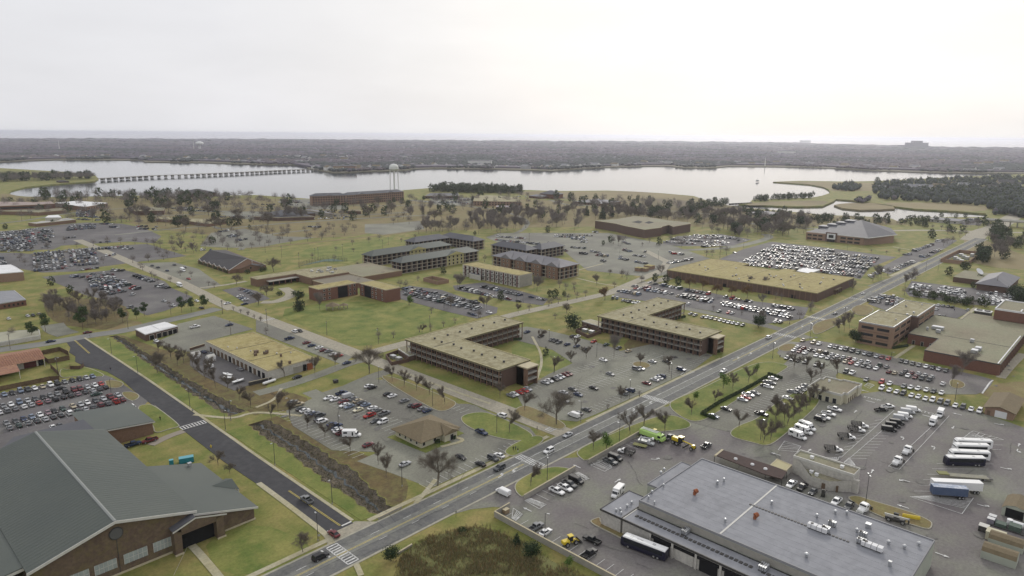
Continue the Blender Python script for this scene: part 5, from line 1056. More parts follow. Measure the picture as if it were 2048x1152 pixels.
# ------------------------------------------------------------------ vehicles
PAINT = {'w': ('white',(.74,.74,.73)),'s': ('silver',(.42,.43,.44)),'g': ('grey',(.19,.195,.20)),'d': ('dark grey',(.065,.07,.075)),'k': ('black',(.014,.014,.016)),
         'b': ('dark blue',(.02,.035,.085)),'c': ('blue grey',(.16,.20,.27)),'r': ('red',(.36,.025,.02)),'m': ('maroon',(.13,.02,.025)),'t': ('tan',(.42,.36,.25)),
         'n': ('dark green',(.03,.06,.05)),'y': ('yellow',(.60,.45,.03)),'p': ('mauve',(.25,.17,.19)),'i': ('ivory',(.66,.62,.45)),'l': ('lime',(.42,.62,.18))}
def pm(c):
    n, col = PAINT[c]; return mat(n+' car paint', col,.42, spec=.35, coat=.12)
tyre = mat('tyre rubber',(.018,.018,.018),.85); hub = mat('wheel rim',(.38,.38,.38),.4, metal=.5)
cg = mat('car glass',(.015,.018,.022),.15, spec=.5); lampw = mat('clear lamp',(.6,.6,.58),.2); lampr = mat('red lamp',(.25,.01,.01),.3)
seatm = mat('bed liner',(.03,.03,.03),.8)
_vm = {}
def sec(x, hw, z0, z1, ch=.12, ct=None):
    c2 = ct if ct is not None else ch
    return [(x,-hw+.06, z0),(x, hw-.06, z0),(x, hw, z0+.14),(x, hw, z1-c2),(x, hw-ch, z1),(x,-hw+ch, z1),(x,-hw, z1-c2),(x,-hw, z0+.14)]
def wheelmesh(r, w_=.22):
    k = ('wh', r, w_)
    if k not in _vm:
        b = MB(); b.cyl((0,-w_/2,0),(0, w_/2,0), r, r,12, tyre); b.cyl((0,-w_/2-.012,0),(0,-w_/2,0), r*.6, r*.62,10, hub); b.cyl((0, w_/2,0),(0, w_/2+.012,0), r*.62, r*.6,10, hub); _vm[k] = b.mesh('wheel')
    return _vm[k]
def cabin(x0, x1, x2, x3, zb, zt, hb, ht):
    """greenhouse: rear base, rear top, front top, front base -> body frame pieces and four panes"""
    P_ = {'rb': [(x0,-hb, zb),(x0, hb, zb)],'rt': [(x1,-ht, zt),(x1, ht, zt)],'ft': [(x2,-ht, zt),(x2, ht, zt)],'fb': [(x3,-hb, zb),(x3, hb, zb)]}
    return P_
def lerp3(a, b, t): return tuple(a[i]+(b[i]-a[i])*t for i in range(3))
def pane(q4, inset=.06, push=.015):
    c = tuple(sum(p[i] for p in q4)/4 for i in range(3)); v = [lerp3(p, c, inset) for p in q4]
    n = (Vector(q4[1])-Vector(q4[0])).cross(Vector(q4[2])-Vector(q4[0])).normalized()*push
    return [tuple(Vector(p)+n) for p in v]
def car_def(ty, c):
    """-> list of (part name, mesh, location)"""
    key = (ty, c)
    if key in _vm: return _vm[key]
    pt = pm(c); out = []; B_ = MB(); g = {}
    if ty in 'shu':
        if ty == 's': L_, secs, cb, wr, wx = 4.75,[(-2.36,.74,.42,.80),(-2.25,.86,.26,.95),(-1.7,.90,.20,1.0),(.0,.91,.18,.96),(1.05,.90,.20,.93),(2.05,.86,.24,.78),(2.3,.78,.30,.66),(2.38,.62,.38,.56)],(-1.85,-1.05,.25,1.1,.95,1.43,.82,.62),.33,(1.42,-1.4)
        elif ty == 'h': L_, secs, cb, wr, wx = 4.3,[(-2.1,.74,.42,.85),(-2.02,.86,.26,1.0),(.0,.90,.18,.98),(.95,.88,.20,.95),(1.85,.84,.24,.80),(2.1,.70,.34,.62)],(-2.0,-1.6,.2,1.1,.97,1.50,.82,.62),.33,(1.3,-1.3)
        else: L_, secs, cb, wr, wx = 4.85,[(-2.36,.82,.45,1.0),(-2.3,.92,.34,1.12),(.0,.96,.26,1.12),(1.2,.95,.28,1.1),(2.2,.90,.34,1.0),(2.4,.76,.42,.82)],(-2.28,-2.0,.35,1.25,1.1,1.78,.90,.74),.38,(1.5,-1.45)
        B_.loft([sec(*s) for s in secs], pt)
    elif ty == 'p':
        L_, wr, wx = 5.7,.41,(1.85,-1.75)
        B_.loft([sec(*s) for s in [(.0,.98,.38,1.08),(.9,.98,.38,1.1),(1.35,.97,.38,1.1),(2.5,.94,.42,1.02),(2.8,.84,.5,.9)]], pt)
        B_.box(-2.85,0,-.95,.95,.42,.72, pt); B_.box(-2.85,0,-.97,-.86,.6,1.12, pt); B_.box(-2.85,0,.86,.97,.6,1.12, pt); B_.box(-2.88,-2.78,-.97,.97,.5,1.12, pt); B_.box(-2.78,-.02,-.86,.86,.72,.75, seatm); B_.box(-.12,0,-.97,.97,.6,1.15, pt)
        cb = (-.55 if 0 else -.05,.08,1.05,1.75,1.08,1.80,.90,.72)
        cb = (-.85,-.7,.75,1.4,1.08,1.80,.90,.74); B_.box(-.9,.1,-.95,.95,.7,1.1, pt)
    elif ty == 'v':
        L_, wr, wx = 5.6,.38,(1.75,-1.7)
        B_.loft([sec(*s) for s in [(-2.78,.92,.42,1.95,.18),(-2.7,.98,.32,2.08,.2),(1.0,.99,.30,2.08,.2),(1.25,.98,.30,1.98,.2)]], pt)
        B_.loft([sec(*s) for s in [(1.0,.98,.30,1.2),(1.95,.95,.32,1.15),(2.6,.90,.38,1.0),(2.8,.78,.45,.85)]], pt)
        cb = (.3,.6,1.12,1.9,1.14,2.02,.94,.86)
    (x0, x1, x2, x3, zb, zt, hb, ht) = cb; G_ = cabin(*cb); rb, rt, ft, fb = G_['rb'], G_['rt'], G_['ft'], G_['fb']
    r2 = .05
    B_.add([rt[0], ft[0], ft[1], rt[1],(x1+.08,-ht+.12, zt+r2),(x2-.12,-ht+.12, zt+r2),(x2-.12, ht-.12, zt+r2),(x1+.08, ht-.12, zt+r2)],[(4,5,6,7),(0,1,5,4),(1,2,6,5),(2,3,7,6),(3,0,4,7)], pt)
    quads = {'windscreen': [ft[0], fb[0], fb[1], ft[1]],'rear_window': [rt[1], rb[1], rb[0], rt[0]],'side_window': [rt[0], rb[0], fb[0], ft[0]],'side_window2': [ft[1], fb[1], rb[1], rt[1]]}
    for nm, qd in quads.items():
        B_.add(qd,[(0,1,2,3)], pt)
        pb = MB(); v = pane(qd,.13 if 'side' in nm else .09); pb.add(v,[(0,1,2,3)], cg)
        if not (ty == 'v' and nm == 'rear_window'): out.append((nm.replace('2',''), pb.mesh('pane'),(0,0,0)))
    fx = max(v[0] for v in B_.v); bx = min(v[0] for v in B_.v); hwv = .78
    B_.box(fx-.16, fx+.03,-hwv, hwv,.32,.48, seatm); B_.box(bx-.03, bx+.12,-hwv, hwv,.38,.52, seatm)
    for s_ in (-1,1): B_.box(fx-.25, fx-.02, s_*.6-.16, s_*.6+.16,.62,.74, lampw); B_.box(bx+.0, bx+.1, s_*.66-.12, s_*.66+.12,.75 if ty != 'v' else 1.0,.9 if ty != 'v' else 1.3, lampr); B_.box(.75,.9, s_*(hb+.02), s_*(hb+.2), zb, zb+.15, pt)
    out.insert(0,('body', B_.mesh('body'),(0,0,0)))
    wm_ = wheelmesh(wr); hw = .80 if ty in 'sh' else .86
    for x in wx:
        for s_ in (-1,1): out.append(('wheel', wm_,(x, s_*hw, wr)))
    _vm[key] = out; return out
TYN = {'s': 'sedan','h': 'hatchback','u': 'SUV','p': 'pickup','v': 'van'}
CATN = {'s': 'car','h': 'car','u': 'car','p': 'pickup','v': 'van'}
VZ = .135
CARS = []     # (x, y, rz, type, colour, row phrase, order key, group)
def cars(t, axis, phrase, spec, grp=None, flip=None, lineup=True):
    """spec: 'X,Y,ct X,Y,ct' in the enlargement's pixels; axis: X or Y (world axis the cars lie along) or angle in degrees"""
    ent = []
    for tok in spec.split():
        x, y, c = tok.split(','); p = q(t, float(x), float(y),.9); ent.append([p.x, p.y, c[0], c[1] if len(c) > 1 else 's', float(x)])
    if lineup and axis in ('X','Y') and len(ent) > 2:
        i, j = (1,0) if axis == 'Y' else (0,1)     # cars along Y are lined up at a common Y, spread on X
        n = len(ent); mj = sum(e[j] for e in ent)/n; mi = sum(e[i] for e in ent)/n
        sj = sum((e[j]-mj)**2 for e in ent) or 1; sl_ = sum((e[j]-mj)*(e[i]-mi) for e in ent)/sj
        for e in ent: e[i] = mi+sl_*(e[j]-mj)*.98+rnd.uniform(-.25,.25)
        ent.sort(key=lambda e: e[j])
        for _ in range(4):
            for a, c in zip(ent, ent[1:]):
                gp = c[j]-a[j]
                if gp < 2.35: a[j] -= (2.35-gp)/2; c[j] += (2.35-gp)/2
    for e in ent:
        rz = 0 if axis == 'X' else HP if axis == 'Y' else math.radians(axis)
        fl = (rnd.random() < .3) if flip is None else flip
        CARS.append((e[0], e[1], rz+(math.pi if fl else 0)+rnd.uniform(-.03,.03), e[3], e[2], phrase, e[4], grp or 'cars parked '+phrase))
near = 'near car park'
cars('B1','Y','in the row along the board fence','733,600,cs 682,608,ss 627,618,ks 572,630,ks 512,642,gs 455,657,ku 390,658,wu 335,678,ts 272,690,ws 215,698,dp 160,712,cu 98,730,ks 35,743,cs', flip=True)
cars('B1','X','driving in the aisle below the board fence','475,692,ks')
cars('B1','Y','in the first middle row behind the gymnasium','800,660,rs 745,664,ws 685,680,ss 632,696,mu 580,702,mu 520,722,ku 455,738,gs 400,752,gs 340,762,ks 275,775,ds 215,786,ss 150,800,cu 85,818,ws 25,830,gs', flip=True)
cars('B1','Y','in the second middle row behind the gymnasium','840,688,ks 785,695,ds 730,708,ss 675,724,ds 618,740,ps 555,748,ks 495,758,ks 432,776,ku 372,790,ps 312,812,rs 248,820,ss 188,834,ws 122,855,gs 55,868,gu 0,888,ws', flip=False)
cars('B1','Y','in the third middle row behind the gymnasium','930,746,ss 868,758,mp 815,774,ss 757,792,ds 687,803,ws 632,816,ss 570,828,ts 500,858,ns 435,878,ks 375,882,ps 315,900,ws 250,916,cs 185,932,bs 120,948,ds 50,966,gs', flip=True)
cars('B1','Y','in the fourth middle row behind the gymnasium','970,786,ms 913,796,rp 852,815,ds 795,826,mu 735,840,ds 672,855,ss 612,870,ns 542,882,wu 480,905,ds 420,920,ds 358,936,ss 290,950,ds 222,966,gs 150,985,ns 78,1005,gs', flip=False)
cars('B1','Y','in the row nearest the gymnasium roof','1053,852,wu 995,860,ws 937,868,ws 877,884,ws 420,1002,ws 475,990,ds', flip=True)
cars('B1','X','in the aisle of the lot behind the gymnasium','760,738,ns')
cars('A1','X','on the drive beside the brick gym annex','1050,108,bp 1180,78,mp', lineup=False)
cars('B2','X','in the row along the ditch trees','290,800,gs 330,822,tp 355,855,ds 385,868,ws 425,885,ss 465,892,bs 505,905,du 500,938,ds 522,952,wu 600,975,bs 630,992,bp 640,1015,ss 652,1030,ws 685,1042,mp 885,1137,ms', flip=False, lineup=False)
cars('A2','X','by itself in the stall nearest the road drain','1175,262,ss', lineup=False)
cars('B2','X','in the upper double row of the office car park','680,730,bp 725,755,sv 765,775,gs 800,792,ts 832,808,ds 873,820,cs 920,847,ws 942,868,gs 1015,890,gp', flip=False)
cars('B2','X','in the lower double row of the office car park','572,768,ws 622,780,ws 685,798,ms 697,826,ws 735,836,cs 805,862,is 895,908,rp 945,950,ds 1000,957,wu', flip=True, lineup=False)
cars('B2','X','in the row beside the street trees','890,675,ws 918,685,ks 1040,738,ks 1075,752,ws 1172,790,gs 1232,825,ds 1270,832,mu 1310,855,gs 1352,868,bs', flip=False, lineup=False)
cars('B2','Y','leaving the small office','1780,1040,bp', flip=True)
cars('A2','Y','in the bays below the small office','1615,208,ks 1770,262,ks 1870,220,du 1920,195,ws', lineup=False)
cars('B2','Y','driving on the concrete street','1940,908,wu')
cars('B2','X','in the stalls beside the pale workshop','400,333,ms 440,355,bs 500,372,ws 535,392,ms 572,400,gs 610,425,ws 655,435,rs', flip=False, lineup=False)
cars('B2','X','in the bays at the street corner','265,300,bp 715,492,bs', lineup=False)
cars('B2','Y','driving past the pale workshop','305,245,wu 345,240,ks', lineup=False)
cars('B3','Y','along the lawn edge below the first dormitory','0,752,gs 25,740,ws 60,724,rs 95,710,rs 130,700,ss 255,645,ss 290,632,ws 325,618,ks 357,608,ss 392,600,ss 425,588,ms 447,578,ms 725,470,ws', flip=True)
cars('B3','Y','in the striped lot between dormitories','775,580,gs 480,700,ds 522,742,bs 405,725,ss 645,690,ks 415,790,gs 982,542,gu 1015,537,ss', lineup=False)
cars('B3','Y','near the second dormitory','1105,482,ss 1220,480,ds', lineup=False)
cars('B3','Y','leaving the striped lot for the main road','1335,546,bu', flip=True)
cars('B3','Y','along the road edge of the striped lot','1062,652,ms 1125,625,ss 1160,612,ws 1185,602,bu 930,710,bu 870,730,gu 590,862,ds 528,890,gs 485,905,wv', flip=False)
cars('B3','X','in the drive by the second dormitory','118,248,bs 228,280,ks 480,282,ks 515,286,ws 315,310,ds 345,318,ks 372,330,ds 437,345,bs 645,324,rs 745,348,ns 840,375,ds 920,398,ts 510,360,bs 580,385,ks', lineup=False)
cars('B3','X','driving on the main road','440,1060,ss 1670,555,ws')
cars('A3','X','driving on the main road near the crosswalk','292,160,wu', flip=True)
cars('A2','X','driving on the main road','1922,295,du 508,995,ku')
cars('A2','Y','driving on the black road','400,545,gp 612,812,ms', flip=False, lineup=False)
cars('A2','Y','turning out of the motor yard','1950,487,wv', flip=False)
cars('B4','X','driving on the far part of the main road','530,103,gs 5,292,wu')
cars('C5','X','driving on the far part of the main road','580,850,ws')
cars('B3','Y','in the lot behind the long hedge','1590,912,cs 1690,855,ks 1820,782,ss 1845,765,rs 1865,745,wp 1915,730,gs 1970,897,kp 2000,672,ks 2018,645,gs 2060,615,ws', flip=True, lineup=False)
cars('B4','Y','in the lot behind the long hedge, right part','25,648,gs 5,680,ws', flip=True, lineup=False)
cars('E1','Y','beside the small pale office','600,560,gs 555,600,ss 510,620,gs 380,650,gs 470,655,ds 310,750,ws 190,827,ks', flip=True, lineup=False)
cars('B4','X','in the top row below the brick office','280,312,ts 360,332,tu 405,340,ws 487,364,ws 533,372,ds 578,380,ws 622,385,du 665,400,du 713,410,ns 760,422,ss 808,427,du 857,440,ss 903,447,ms 950,460,rs', flip=True)
cars('B4','X','in the top row below the flat red brick block','1047,482,ks 1095,484,gs 1147,494,ds 1197,506,gs 1247,521,ws 1298,531,ds 1348,541,ss 1405,553,ds', flip=True)
cars('B4','X','in the second row below the brick office','245,359,ws 280,377,ms 325,393,ks 368,402,gs 415,402,tu 465,411,ku 508,426,ss 552,436,ws 597,446,ss 640,459,ms 685,466,ws 732,482,ss 785,491,wp 885,510,np 935,524,gs', flip=False)
cars('B4','X','in the third row below the brick office','203,393,ws 243,404,ms 295,411,ws 383,431,ws 430,439,ws 473,453,ss 517,459,ds 560,473,ds 610,483,ts 655,491,rs 707,503,ws 755,513,ds 797,527,gs 850,537,ws', flip=True)
cars('B4','X','in the upper island row near the turning circle','955,562,ms 1000,571,ts 1057,578,ds 1085,558,ds 1135,570,ms 1190,576,ss 1240,588,ss 1295,602,ss', flip=False, lineup=False)
cars('B4','X','in the lower island row near the turning circle','1103,594,ws 1160,605,ms 1218,612,du 1272,628,du', flip=True)
cars('B4','X','under the trees at the lot edge','150,452,gs 195,462,gs 240,472,gs 290,487,gs 375,510,gs 425,510,gs 620,557,du 660,574,wp', flip=True)
cars('B4','X','along the motor yard fence line','745,648,gs 915,630,ru 975,642,ws 1080,668,gs 1130,680,ws 1183,694,ws 1245,710,ws 1303,720,ds 1365,734,ws', flip=True)
cars('B4','X','alone at the turning circle','1380,656,ws')
cars('B4','X','in the top row of the motor yard','900,690,wu 960,706,ws 1015,720,ws 1070,730,du 1130,750,ws 1180,764,ws 1240,777,ws 1300,784,wu 1360,797,gu 1417,807,gu 1477,830,ws 1540,840,du 1603,857,ws 1672,870,wu', flip=True)
MYG = 'motor pool vehicles'
cars('B4',-40,'near the pale office in the motor yard','948,838,wp 895,863,kp', MYG, False)
cars('B4','Y','in the motor yard row beside the pale office','525,858,wp 475,893,wp 435,922,wp 410,938,ku', MYG, True)
for i_,(x, y, c) in enumerate(((1145,862,'wv'),(1102,880,'sv'),(1080,912,'wv'),(1045,930,'sv'),(1018,965,'kv'),(985,988,'kv'),(955,1018,'kv'))): cars('B4',-70,'in the slanted van row', f'{x},{y},{c}', MYG, False)
cars('A4','X','lined up behind the workshop wall','185,425,wp 270,448,kp 355,482,ds 540,560,wp 640,595,dp', MYG, True, lineup=False)
cars('A3','Y','in the fenced bays beside the main road','355,478,wp 420,453,wp 455,425,dp 507,395,kv 778,245,dp 815,218,kv', MYG, True, lineup=False)
cars('A3','X','at the corner of the motor yard','190,760,gp 265,800,ws 610,970,kp 1245,55,dp 1535,120,dp', MYG, False, lineup=False)
cars('A3','Y','beside the yellow loader','630,862,kp', MYG, False)
cars('B1','X','driving on the grey back road','400,322,bs 690,252,ms', lineup=False)
cars('B1','Y','beside the small white roofed garage','1235,320,ws'); cars('B1','X','in the lot beside the white roofed garage','1540,208,wp 1808,193,bs', lineup=False)
cars('E7','Y','in the workshop service yard','790,610,gs 340,375,gs 215,335,bs', lineup=False); cars('E7','X','by the end wall of the pale workshop','1690,735,ks'); cars('E7','Y','among the stored boats and trailers','310,565,wv', flip=False)
cars('F3','Y','in the strip lot beside the chapel','665,240,ds 755,268,ds 1015,228,ds 1175,270,ds 900,320,bs 1240,448,rs', lineup=False)
cars('F3','Y','by the corner pines','855,795,ss 995,865,ws 1370,795,ws 1440,905,ks', lineup=False); cars('F3','X','driving on the concrete street by the pines','1850,835,ws', flip=True)
cars('F1','Y','in the small lot at the left edge','135,600,ws 435,555,ws 520,548,ks 615,530,ts', lineup=False)
cars('F4','X','in the small lot in front of the brick complex','30,612,ps 110,640,cs 150,665,gs 210,690,gs 0,720,ws 40,755,cs 85,775,ws', lineup=False); cars('F4','X','at the mouth of the small lot','70,845,bs')
cars('F8','X','in the small lot behind the brick office','730,370,ws 800,382,ds 873,390,ks 943,400,ks 700,430,ws 745,530,ss 815,540,ds 720,598,ds 690,625,ws 1175,440,ss', lineup=False)
cars('C3','Y','on the drive of the courtyard dormitory','812,1020,ws 640,1028,ds 672,1040,bs', lineup=False)
cars('C3','Y','along the drive of the old barracks','1195,878,bs 1270,895,ws 1300,900,ds 965,885,ws 990,895,ms 1080,915,ds', lineup=False)
cars('B3','X','in the strip beside the second dormitory lawn','1410,105,gs 1445,115,gs 1508,130,ks 1540,132,ws 1575,140,gs 1610,148,ts 1645,155,ws 1680,165,gs 1712,172,ss 1745,178,ss 1780,186,ss 1820,194,ds 1635,85,ns', flip=True, lineup=False)
cars('B4','X','beside the verge of the far lot','60,168,ws 100,172,ds')
FAR = []
wts = 'wwwwssssgggggddddddkkkkkbbccmtn'*2+'r'
def farrows(t, a, b_, c, rows, dens=.9, ang=None):
    """rows run from a to b_; rows are stepped towards c; rows = list of offsets as fractions"""
    A, B, Cc = q(t, *a,.6), q(t, *b_,.6), q(t, *c,.6); d = B-A; L_ = d.length; u = d/L_; rz = math.atan2(u.y, u.x)+HP
    for f in rows:
        o = A+(Cc-A)*f; k = int(L_/2.8)
        for i in range(k):
            if rnd.random() > dens: continue
            p = o+u*(2.8*(i+.5)); FAR.append((p.x+rnd.uniform(-.15,.15), p.y+rnd.uniform(-.3,.3), rz+(math.pi if rnd.random() < .5 else 0)+rnd.uniform(-.04,.04), rnd.choice('sssuuhpv' if rnd.random() < .9 else 'v'), rnd.choice(wts)))
def even(n, jitter=0, pair=True):
    out = []; 
    for i in range(n): out += [i/(n-1 if n > 1 else 1)]
    return out
def pairs(depth_m, c=(0,0)): pass
def lotrows(t, a, b_, c, dens=.9, pitch=17.5, gap=5.6):
    A, Cc = q(t, *a,.6), q(t, *c,.6); D = (Cc-A).length; fr = []; s_ = 0
    while s_ < D: fr.append(s_/D); fr.append((s_+gap)/D); s_ += pitch
    farrows(t, a, b_, c,[f for f in fr if f <= 1.02], dens)
lotrows('C1',(300,645),(640,612),(290,500),.88); lotrows('C1',(635,600),(930,572),(625,480),.75); lotrows('C1',(300,492),(1190,425),(302,470),.97)
farrows('C1',(1000,500),(1200,480),(1000,500),[0],.5); farrows('C1',(700,520),(1050,500),(700,520),[0],.5)
lotrows('C1',(835,680),(890,765),(1000,700),.8); lotrows('C1',(930,790),(1010,810),(1000,770),.9)
for a, b_ in (((960,755),(1110,790)),((1100,735),(1200,790)),((940,840),(1040,855)),((1060,825),(1145,838)),((1200,800),(1280,815)),((650,690),(760,705)),((820,700),(860,790)),((1010,640),(1150,640)),((700,640),(900,615)),((640,560),(930,540)),((560,345),(760,335)),((900,385),(1010,375))): farrows('C1', a, b_, a,[0],.85)
lotrows('C1',(0,440),(350,400),(0,300),.85); lotrows('C1',(350,350),(500,330),(350,290),.85); lotrows('C1',(350,435),(480,420),(360,360),.4)
lotrows('C1',(200,275),(500,265),(210,262),.8); lotrows('C1',(0,470),(330,455),(0,430),.7); farrows('C1',(1120,440),(1210,445),(1120,440),[0],.8); farrows('C1',(0,520),(60,640),(0,520),[0],.5); farrows('C2',(0,455),(120,452),(0,455),[0],.4); lotrows('C1',(600,275),(870,255),(620,235),.85); lotrows('C1',(690,150),(880,150),(700,80),.8)
lotrows('C1',(860,815),(1000,800),(820,690),.75); lotrows('C1',(960,850),(1140,825),(900,690),.8); lotrows('C1',(1060,790),(1200,770),(1010,730),.7)
farrows('C1',(1220,685),(1400,745),(1230,670),[0],.95); farrows('C1',(1430,780),(1540,800),(1430,780),[0],.9); farrows('C1',(1010,915),(1100,925),(1110,970),[0,1],.8)
farrows('C1',(1190,860),(1290,858),(1190,860),[0],.8); farrows('C1',(820,680),(970,665),(820,680),[0],.6); farrows('C1',(900,705),(1040,700),(900,705),[0],.7)
farrows('C1',(1240,240),(1450,245),(1250,262),[0,1],.6); farrows('C1',(1000,245),(1100,250),(1000,245),[0],.6); farrows('C1',(900,215),(1050,222),(900,215),[0],.4); farrows('C1',(1560,75),(1760,82),(1560,75),[0],.7)
farrows('C2',(170,290),(270,275),(330,370),[0,.5,.62,1],.8); farrows('C2',(960,240),(1200,255),(960,240),[0],.6); farrows('C2',(1030,170),(1330,165),(1030,170),[0],.5); farrows('C2',(300,810),(470,860),(300,810),[0],.0)
lotrows('C3',(20,800),(740,985),(60,790),.95); lotrows('C3',(40,850),(720,1000),(70,800),.93); lotrows('C3',(190,920),(580,1020),(190,920),.95)
farrows('C3',(540,795),(880,885),(700,770),[0],.95); farrows('C3',(740,785),(1130,870),(740,785),[0],.9); farrows('C3',(860,330),(1160,350),(860,330),[0],.8); farrows('C3',(870,360),(1280,400),(1000,380),[0,.5],.8)
for a, b_ in (((1360,425),(1480,440)),((1440,455),(1600,470)),((1550,430),(1700,440)),((1620,480),(1720,495)),((1740,465),(1830,480)),((1790,500),(1900,515)),((1830,550),(1890,560)),((2000,510),(2060,520)),((1340,385),(1430,385)),((1400,330),(1720,345)),((1430,315),(1760,325)),((1560,350),(1730,365)),((1640,380),(1720,385)),((1750,290),(1810,295))): farrows('C3', a, b_, a,[0],.85)
for a, b_ in (((0,490),(70,515)),((180,530),(270,550)),((300,500),(450,520)),((320,560),(440,580)),((640,470),(690,495)),((720,490),(780,500)),((620,575),(830,535)),((400,470),(450,475)),((200,450),(290,470)),((0,555),(60,560)),((210,375),(270,400)),((570,380),(880,400)),((640,355),(920,375)),((760,335),(1150,350)),((820,370),(1200,390)),((940,400),(1150,400)),((1080,335),(1250,355)),((930,425),(1100,410)),((1250,365),(1350,375)),((840,320),(1100,325)),((1190,480),(1250,478))): farrows('C4', a, b_, a,[0],.85)
lotrows('C4',(1240,580),(1900,640),(1600,400),.84,21); lotrows('C4',(1900,640),(2400,700),(2150,470),.82,21)
lotrows('C5',(600,700),(680,705),(720,640),.9)
for a, b_ in (((880,620),(1040,560)),((830,650),(900,630)),((1040,465),(1210,405)),((1250,380),(1310,360)),((1110,520),(1190,500)),((1200,480),(1290,450)),((950,500),(1020,490)),((1500,190),(1640,170)),((1520,200),(1680,200))): farrows('C5', a, b_, a,[0],.9)
farrows('C4',(440,750),(760,810),(440,750),[0],.9); farrows('C4',(290,780),(640,840),(620,830),[0],.9); farrows('C4',(310,800),(620,850),(310,800),[0],.9); farrows('C4',(160,825),(400,865),(160,825),[0],.9)
farrows('C4',(780,820),(1020,860),(780,820),[0],.95); farrows('C4',(640,850),(1100,920),(640,850),[0],.9); farrows('C4',(700,870),(1040,935),(700,870),[0],.85); farrows('C4',(1090,875),(1400,930),(1090,875),[0],.8); farrows('C4',(1110,935),(1500,1005),(1110,935),[0],.9); farrows('C4',(1120,950),(1480,1020),(1120,950),[0],.85)
farrows('C4',(1530,950),(1840,1010),(1530,950),[0],.9); farrows('C4',(1500,1000),(1780,1050),(1500,1000),[0],.9); farrows('C4',(1520,1025),(1760,1075),(1520,1025),[0],.9); farrows('C4',(100,890),(180,895),(100,890),[0],.9); farrows('C4',(200,910),(360,940),(200,910),[0],.95); farrows('C4',(1150,1020),(1260,1040),(1150,1020),[0],.8); farrows('C4',(1580,1100),(1670,1115),(1580,1100),[0],.9); farrows('C4',(790,940),(860,950),(790,940),[0],.9)
FW = 'wwwwwwwwsd'
sv_ = wts; wts = FW
lotrows('F8',(330,60),(640,110),(300,190),.7,15); lotrows('F8',(740,105),(1150,180),(720,210),.85,15); farrows('F8',(860,260),(1160,305),(860,260),[0],.9); lotrows('F8',(1290,180),(1850,230),(1300,320),.55,14); lotrows('F8',(1450,340),(1800,380),(1450,260),.5,14)
wts = sv_
farrows('C5',(640,930),(760,880),(640,930),[0],.9); farrows('C5',(720,870),(930,900),(700,930),[0,.6,1],.9)
for t, a, b_ in (('I',(360,415),(430,417)),('I',(365,420),(440,423)),('I',(480,408),(600,410)),('I',(560,404),(640,407)),('I',(640,430),(700,434)),('I',(865,398),(960,400)),('I',(868,403),(950,406)),('I',(150,432),(215,436)),('I',(155,438),(200,441)),('I',(440,434),(560,432)),('I',(1030,393),(1130,396)),('I',(860,397),(960,402)),('I',(850,404),(940,408)),('I',(560,400),(600,402)),('I',(640,422),(700,425))): farrows(t, a, b_, a,[0],.6)
def dist(c): return math.hypot(c[0], c[1])
NEARCARS = sorted(CARS, key=dist)
INDIV, REST = NEARCARS[:],[]
cut = 640
INDIV = [c for c in NEARCARS if dist(c) < cut]; REST = [c for c in NEARCARS if dist(c) >= cut]
carcars = [c for c in INDIV if CATN[c[3]] == 'car']
if len(carcars) > 305: lim = dist(carcars[304]); REST += [c for c in INDIV if CATN[c[3]] == 'car' and dist(c) > lim]; INDIV = [c for c in INDIV if not (CATN[c[3]] == 'car' and dist(c) > lim)]
def ordn(n): return f"{n}{'th' if 10 <= n % 100 <= 20 else {1: 'st',2: 'nd',3: 'rd'}.get(n % 10,'th')}"
rowsd = {}
for c in INDIV: rowsd.setdefault(c[5],[]).append(c)
for ph, lst in rowsd.items():
    lst.sort(key=lambda c: c[6])
    for i, c in enumerate(lst):
        x, y, rz, ty, co, _, _, grp = c; nm = {'s': 'sedan','h': 'hatchback','u': 'suv','p': 'pickup_truck','v': 'van'}[ty]
        same = [d for d in lst if d[3] == ty and d[4] == co]
        if len(lst) == 1 or len(same) == 1: lab = f'{PAINT[co][0]} {TYN[ty]} {ph}'
        else: lab = f'{PAINT[co][0]} {TYN[ty]}, {ordn(i+1)} from left {ph}'
        T_ = thing(nm, lab, CATN[ty],(x, y, VZ), rz, grp)
        for pn, me, loc in car_def(ty, co):
            o = bpy.data.objects.new(pn, me); C.objects.link(o); o.parent = T_; o.location = loc
allfar = [(x, y, rz, ty, co) for (x, y, rz, ty, co, *_r) in REST]+FAR
